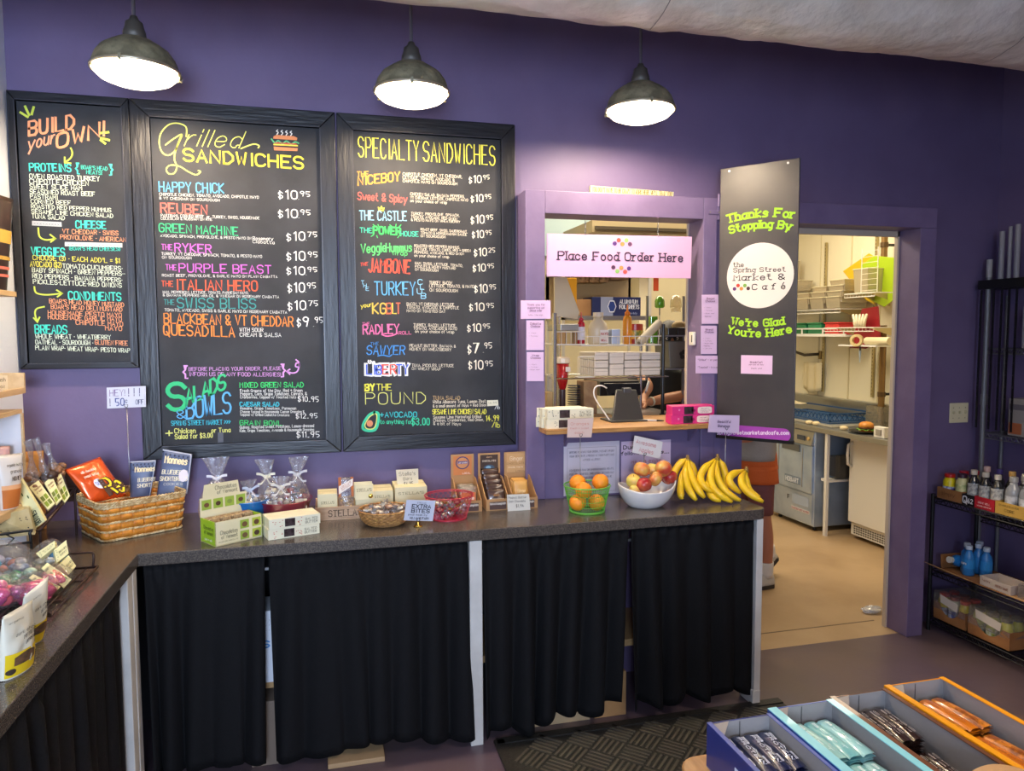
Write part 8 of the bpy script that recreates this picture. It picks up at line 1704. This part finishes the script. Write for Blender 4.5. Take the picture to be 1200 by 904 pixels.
# ------------------------------------------------------------------ people in the kitchen
def skin_mesh(name, joints, edges, parent, m_, root=0, sub=2, mirror=None):
    """continuous surface grown on a joint skeleton. joints: [(co, radius)]"""
    me = bpy.data.meshes.new(name); me.from_pydata([tuple(j[0]) for j in joints], edges, []); o = bpy.data.objects.new(name, me); C.objects.link(o); o.parent = parent
    md = o.modifiers.new('skin', 'SKIN'); md.use_smooth_shade = True
    sv = me.skin_vertices[0].data if me.skin_vertices else None
    if sv is None:
        bm = bmesh.new(); bm.from_mesh(me); bm.verts.layers.skin.verify(); bm.to_mesh(me); bm.free(); sv = me.skin_vertices[0].data
    for i, j in enumerate(joints):
        r = j[1]; sv[i].radius = r if isinstance(r, tuple) else (r, r); sv[i].use_root = (i == root)
    s_ = o.modifiers.new('sub', 'SUBSURF'); s_.levels = sub; s_.render_levels = sub
    me.materials.append(m_); return o
SK1 = mat('skin_tanned', 'a86b52', .5, bump=.05, bscale=80); SK2 = mat('skin_light', 'c98a62', .5, bump=.05, bscale=80)
def hand(name, parent, wrist, fwd, pn, m_, curl=.5, side=1, scale=1):
    """palm plus five bent fingers; fwd = hand direction, pn = back-of-hand normal"""
    f = Vector(fwd).normalized(); n_ = Vector(pn).normalized(); n_ = (n_ - f*n_.dot(f)).normalized(); s_ = f.cross(n_)*side; w_ = Vector(wrist)
    J = [(w_, .022*scale), (w_ + f*.035*scale, (.030*scale, .016*scale)), (w_ + f*.075*scale, (.034*scale, .015*scale))]; E_ = [(0, 1), (1, 2)]
    for k, (off, ln) in enumerate([(-.030, .062), (-.010, .075), (.011, .070), (.030, .054)]):
        b = len(J); p = w_ + f*.080*scale + s_*off*scale; d = (f + s_*(off*3)).normalized(); J.append((p, .0095*scale)); E_.append((2, b))
        for q_ in range(3): d = (d - n_*curl*.55).normalized(); p = p + d*ln*scale*(.42 - .07*q_); J.append((p, (.0088 - .0010*q_)*scale)); E_.append((len(J)-2, len(J)-1))
    p = w_ + f*.025*scale - s_*.030*scale; b = len(J); J.append((p, .013*scale)); E_.append((1, b)); d = (f*.7 - s_*.7).normalized()
    for q_ in range(2): d = (d + f*.3 - n_*curl*.25).normalized(); p = p + d*.032*scale; J.append((p, (.011 - .002*q_)*scale)); E_.append((len(J)-2, len(J)-1))
    return J, E_
def merge(lists):
    J, E_ = [], []
    for (j, e, link) in lists:
        n = len(J); J += j; E_ += [(a+n, b+n) for a, b in e]
        if link is not None: E_.append((link, n))
    return J, E_
def head(parent, c, face, m_, hairm, r=.098, hair='short', tilt=0):
    f = Vector(face); f.z = 0; f.normalize(); s_ = Vector((-f.y, f.x, 0)); up = Vector((0, 0, 1)); c = Vector(c)
    def fn(d):
        y = d.dot(Vector((0, -1, 0))); k = 1 - .10*max(0, -d.z)*abs(d.x) - .06*max(0, -d.z)
        return k
    M_ = Matrix((s_, -f, up)).transposed().to_4x4(); M_.translation = c
    mb = MB(); mb.sphere((0, 0, 0), r, 28, 20, (.78, .95, 1.18), fn=fn); mb.xf(M_); o = mb.done('head', m_, parent, smooth=True)
    mb = MB(); mb.tube([(0, -r*.90, .012), (0, -r*1.10, -.014), (0, -r*1.02, -.024)], [.007, .013, .010], 8); mb.xf(M_); mb.done('nose', m_, parent, smooth=True)
    for sx in (-1, 1):
        mb = MB(); mb.sphere((sx*.030, -r*.83, .010), .0125, 12, 8); mb.xf(M_); mb.done('eye', mat('eye_white', 'e4e0da', .2), parent, smooth=True)
        mb = MB(); mb.sphere((sx*.030, -r*.83 - .0095, .010), .0055, 10, 6); mb.xf(M_); mb.done('iris', mat('iris_brown', '3c2a1c', .2), parent, smooth=True)
        mb = MB(); mb.tube([(sx*.048, -r*.82, .032), (sx*.030, -r*.93, .036), (sx*.014, -r*.93, .030)], [.002, .004, .003], 6); mb.xf(M_); mb.done('eyebrow', hairm, parent, smooth=True)
        mb = MB(); mb.sphere((sx*r*.80, .004, -.006), .022, 12, 8, (.35, .7, 1.25)); mb.xf(M_); mb.done('ear', m_, parent, smooth=True)
    mb = MB(); mb.tube([(-.024, -r*.86, -.048), (0, -r*.94, -.046), (.024, -r*.86, -.048)], [.003, .0065, .003], 8); mb.xf(M_); mb.done('mouth', mat('lips', '9c5648', .5), parent, smooth=True)
    mb = MB(); mb.grid(lambda u, v: (lambda d: d*(r*1.07)*(1 + .03*noise.noise(d*6)))(Vector((math.sin(PI*.56*v*(1 if hair == 'short' else 1.25))*math.cos(2*PI*u)*.80, (math.sin(PI*.56*v)*math.sin(2*PI*u)*.97 + .10), math.cos(PI*.56*v)*1.18))), 28, 12); mb.xf(M_); mb.done('hair', hairm, parent, smooth=True, solid=.012)
    return o

# --- person walking in the doorway, mostly behind the banner
P1 = (2.745, .86, 0); pr = thing('person', 'person in a grey shirt and orange shorts walking through the kitchen behind the black panel', 'person', P1)
def L1(x, y, z): return Vector((x, y, z))
hipz = .90
# facing -x (into the kitchen, away from the doorway), trailing leg back on its toes
J = [(L1(0, 0, .98), (.13, .16)), (L1(0, 0, 1.15), (.115, .15)), (L1(0, 0, 1.36), (.12, .175)), (L1(0, 0, 1.46), (.07, .09)), (L1(-.01, 0, 1.54), .052), (L1(-.015, 0, 1.60), .05)]
E_ = [(0, 1), (1, 2), (2, 3), (3, 4), (4, 5)]
def chain(J, E_, start, pts):
    prev = start
    for p, r in pts: J.append((Vector(p), r)); E_.append((prev, len(J)-1)); prev = len(J)-1
    return prev
# near leg (toward camera, y negative) planted; far leg behind, heel lifted
chain(J, E_, 0, [((.01, -.095, .88), .088), ((.03, -.10, .70), .080), ((.045, -.10, .49), .056), ((.075, -.10, .33), .054), ((.085, -.10, .10), .036), ((.075, -.10, .055), .034)])
chain(J, E_, 0, [((.02, .095, .88), .088), ((.07, .10, .70), .080), ((.10, .10, .50), .056), ((.17, .10, .36), .052), ((.235, .10, .16), .034), ((.24, .10, .11), .032)])
for sy, arm in ((-1, [((-.02, -.20, 1.39), .052), ((-.02, -.235, 1.24), .043), ((-.03, -.25, 1.11), .038), ((-.14, -.235, 1.03), .034), ((-.235, -.215, 1.02), .024)]), (1, [((-.01, .20, 1.39), .052), ((.03, .235, 1.24), .043), ((.05, .25, 1.11), .038), ((.0, .245, .97), .032), ((-.05, .24, .88), .024)])):
    e = chain(J, E_, 3, arm); w_ = J[e][0]; d = (w_ - J[e-1][0]).normalized(); hj, he = hand('h', pr, w_ + d*.012, d, (0, sy*.6, .8), SK1, .5, sy); n = len(J); J += hj; E_ += [(a+n, b+n) for a, b in he] + [(e, n)]
skin_mesh('body', J, E_, pr, SK1)
head(pr, (-.02, 0, 1.70), (-1, -.1, 0), SK1, mat('hair_brown', '3a2a20', .6))
GREYS = mat('grey_shirt', '9a938c', .8, bump=.3, bscale=60, col2='8c857e', cscale=4); ORG = mat('orange_shorts', 'c2571c', .8, bump=.3, bscale=70); MAR = mat('shaded_leg_skin', '6d3c3c', .8, bump=.3, bscale=60)  # the maroon is leg skin with its shade put into the colour
def garment(name, rings, m_, parent, n=36, wob=.006):
    """rings: (cx, cy, z, rx, ry)"""
    mb = MB(); k = len(rings); mb.grid(lambda u, v: (lambda i, f: Vector((
        (rings[i][0]*(1-f) + rings[min(i+1, k-1)][0]*f) + (rings[i][3]*(1-f) + rings[min(i+1, k-1)][3]*f)*math.cos(2*PI*u)*(1 + wob*8*math.sin(u*2*PI*6 + v*5)*.25),
        (rings[i][1]*(1-f) + rings[min(i+1, k-1)][1]*f) + (rings[i][4]*(1-f) + rings[min(i+1, k-1)][4]*f)*math.sin(2*PI*u)*(1 + wob*8*math.sin(u*2*PI*7 + v*4)*.25),
        rings[i][2]*(1-f) + rings[min(i+1, k-1)][2]*f)))(min(int(v*(k-1)), k-1), v*(k-1) - int(min(v*(k-1), k-1))), n, (k-1)*4)
    return mb.done(name, m_, parent, smooth=True, solid=.006)
garment('shirt', [(0, 0, 1.475, .075, .10), (0, 0, 1.44, .115, .205), (0, 0, 1.34, .145, .215), (0, 0, 1.15, .145, .195), (0, 0, 1.00, .155, .20), (.0, 0, .865, .155, .205)], GREYS, pr)
for sy in (-1, 1): garment('sleeve', [(-.015, sy*.185, 1.415, .065, .06), (-.015, sy*.215, 1.33, .066, .058), (-.015 if sy < 0 else .01, sy*.24, 1.23, .066, .058)], GREYS, pr)
garment('shorts_seat', [(0, 0, .96, .15, .19), (.01, 0, .86, .155, .20), (.02, 0, .80, .15, .20)], ORG, pr)
garment('shorts_leg', [(.01, -.098, .83, .12, .105), (.03, -.10, .71, .112, .10)], ORG, pr); garment('shorts_leg', [(.04, .098, .83, .12, .105), (.08, .10, .71, .112, .10)], ORG, pr)
garment('shaded_leg', [(.02, -.10, .72, .092, .09), (.04, -.10, .50, .070, .070)], MAR, pr); garment('shaded_leg', [(.07, .10, .72, .098, .09), (.10, .10, .52, .078, .074)], MAR, pr)  # bare legs overlaid in a darker tone to paint their shade
SOCK = mat('white_sock', 'd4cfc8', .8); SHOE = mat('grey_trainer', '9a968e', .6, bump=.3, bscale=60, col2='b9b4aa', cscale=8); SOLE = mat('dark_sole', '2b2624', .6)
garment('sock', [(.083, -.10, .17, .044, .044), (.08, -.10, .07, .044, .044)], SOCK, pr); garment('sock', [(.225, .10, .22, .042, .042), (.24, .10, .13, .042, .042)], SOCK, pr)
def shoe(loc, pitch, parent, fx_=-1):
    def prof(u, v, top):
        # u along 0 heel..1 toe, v around
        L_ = .285; x = (.5 - u)*L_ ; w_ = .046*(.72 + .5*math.sin(PI*min(1, u*1.02))**.8)*(1 if u < .93 else .75); h = (.085 if u < .35 else .085 - (u-.35)*.075)
        a = PI*v; return Vector((x - .06, math.cos(a)*w_*(1 if 0.02 < u < .985 else .55), .018 + max(.0, math.sin(a))*h*(1 if .02 < u < .985 else .6)))
    R3 = Matrix.Rotation(pitch, 4, 'Y'); T = Matrix.Translation(loc) @ R3
    mb = MB(); mb.grid(lambda u, v: prof(u, v, 1), 16, 12); mb.xf(T); s_ = mb.done('shoe', SHOE, parent, smooth=True, solid=.006)
    out = []
    for i in range(17): p = prof(i/16, 0, 1); out.append((p.x, p.y*1.08, 0))
    for i in range(16, -1, -1): p = prof(i/16, 1, 1); out.append((p.x, p.y*1.08, 0))
    mb = MB(); mb.slab(out, (0, 0, .026)); mb.xf(T); mb.done('sole', SOLE, s_)
    mb = MB()
    for k in range(4): mb.tube([(-.03 - .028*k, -.028, .088 - .009*k), (-.03 - .028*k, .028, .088 - .009*k)], .0035, 5)
    mb.xf(T); mb.done('laces', SOCK, s_, smooth=True)
# the photo shows the heels; toes point left and away
shoe(Vector((.055, -.10, 0)), 0, pr); shoe(Vector((.235, .10, .075)), -.62, pr)

# --- person working at the prep station, seen through the window
P2 = (2.20, 1.12, 0); pk = thing('person', 'person in a dark short-sleeved shirt working behind the serving window', 'person', P2)
J = [((0, .05, .98), (.14, .13)), ((0, .03, 1.14), (.135, .115)), ((0, -.03, 1.32), (.17, .12)), ((0, -.08, 1.43), (.09, .07)), ((0, -.11, 1.50), .05), ((0, -.13, 1.56), .05)]; J = [(Vector(a), b) for a, b in J]; E_ = [(0, 1), (1, 2), (2, 3), (3, 4), (4, 5)]
for sx in (-1, 1): chain(J, E_, 0, [((sx*.09, .05, .90), .09), ((sx*.10, .05, .70), .082), ((sx*.10, .04, .48), .056), ((sx*.10, .07, .32), .053), ((sx*.10, .08, .10), .038), ((sx*.10, .02, .05), .04), ((sx*.10, -.10, .035), .034)])
hl = at(757, 472, 1, .80) - Vector(P2); el = at(796, 464, 1, .92) - Vector(P2)
e = chain(J, E_, 3, [((.185, -.08, 1.39), .054), ((.22, -.12, 1.27), .044), (tuple(el + Vector((.02, 0, .0))), .038), (tuple((el*.5 + hl*.5)), .036), (tuple(hl), .024)]); d = (hl - el).normalized(); hj, he = hand('h', pk, hl + d*.012, d, (0, -.2, 1), SK2, .55, 1); n = len(J); J += hj; E_ += [(a+n, b+n) for a, b in he] + [(e, n)]
h2 = at(757, 462, 1, .84) - Vector(P2); e2 = at(766, 442, 1, .95) - Vector(P2)
e = chain(J, E_, 3, [((-.185, -.08, 1.39), .054), ((-.21, -.10, 1.30), .044), (tuple(e2 + Vector((-.06, .03, -.0))), .038), (tuple(h2*.6 + e2*.4), .034), (tuple(h2), .024)]); d = (h2 - e2).normalized(); hj, he = hand('h', pk, h2 + d*.012, Vector((d.x*.3 - .5, d.y, d.z)), (-.3, -.2, 1), SK2, .6, -1); n = len(J); J += hj; E_ += [(a+n, b+n) for a, b in he] + [(e, n)]
skin_mesh('body', J, E_, pk, SK2)
head(pk, (0, -.17, 1.65), (-.3, -1, 0), SK2, mat('hair_dark', '1f1814', .6))
DKS = mat('dark_olive_shirt', '1f221e', .85, bump=.3, bscale=60, col2='262a24', cscale=5)
garment('shirt', [(0, -.09, 1.465, .075, .065), (0, -.07, 1.43, .19, .10), (0, -.03, 1.33, .215, .145), (0, .02, 1.15, .185, .15), (0, .05, .97, .19, .165), (0, .05, .86, .19, .16)], DKS, pk)
garment('sleeve', [(.17, -.075, 1.41, .07, .07), (.21, -.10, 1.33, .068, .07), (.235, -.13, 1.24, .07, .072)], DKS, pk); garment('sleeve', [(-.17, -.075, 1.41, .07, .07), (-.20, -.09, 1.34, .066, .07), (-.225, -.11, 1.27, .066, .07)], DKS, pk)
PANT = mat('black_trousers', '18181c', .85)
for sx in (-1, 1): garment('trouser_leg', [(sx*.085, .05, .93, .11, .14), (sx*.10, .05, .70, .10, .10), (sx*.10, .05, .45, .078, .08), (sx*.10, .07, .09, .062, .062)], PANT, pk)
for sx in (-1, 1): mb = MB(); mb.sphere((sx*.10, -.03, .045), .06, 16, 10, (.8, 2.2, .75)); mb.v = [(x, y, max(z, .0)) for x, y, z in mb.v]; mb.done('shoe', mat('black_shoe', '111113', .5), pk, smooth=True)
MB().lathe([(.029, -.008), (.030, 0), (.029, .008)], 16, tuple(hl*.85 + el*.15), cap=False, ax=tuple((hl-el))).done('glove_band', mat('glove_cream', 'e9dfc0', .5), pk, smooth=True, solid=.003)
kn = thing('knife', 'white-handled knife held by the person behind the window', 'knife', tuple(at(757, 455, 1, .82))); MB().tube([(0, 0, -.02), (.02, 0, .045)], .008, 8).done('handle', plastic('dcd8d0'), kn, smooth=True); MB().slab([(-.004, 0, -.02), (.004, 0, -.02), (-.02, 0, -.09), (-.03, 0, -.085)], (0, .002, 0)).done('blade', STEEL, kn)
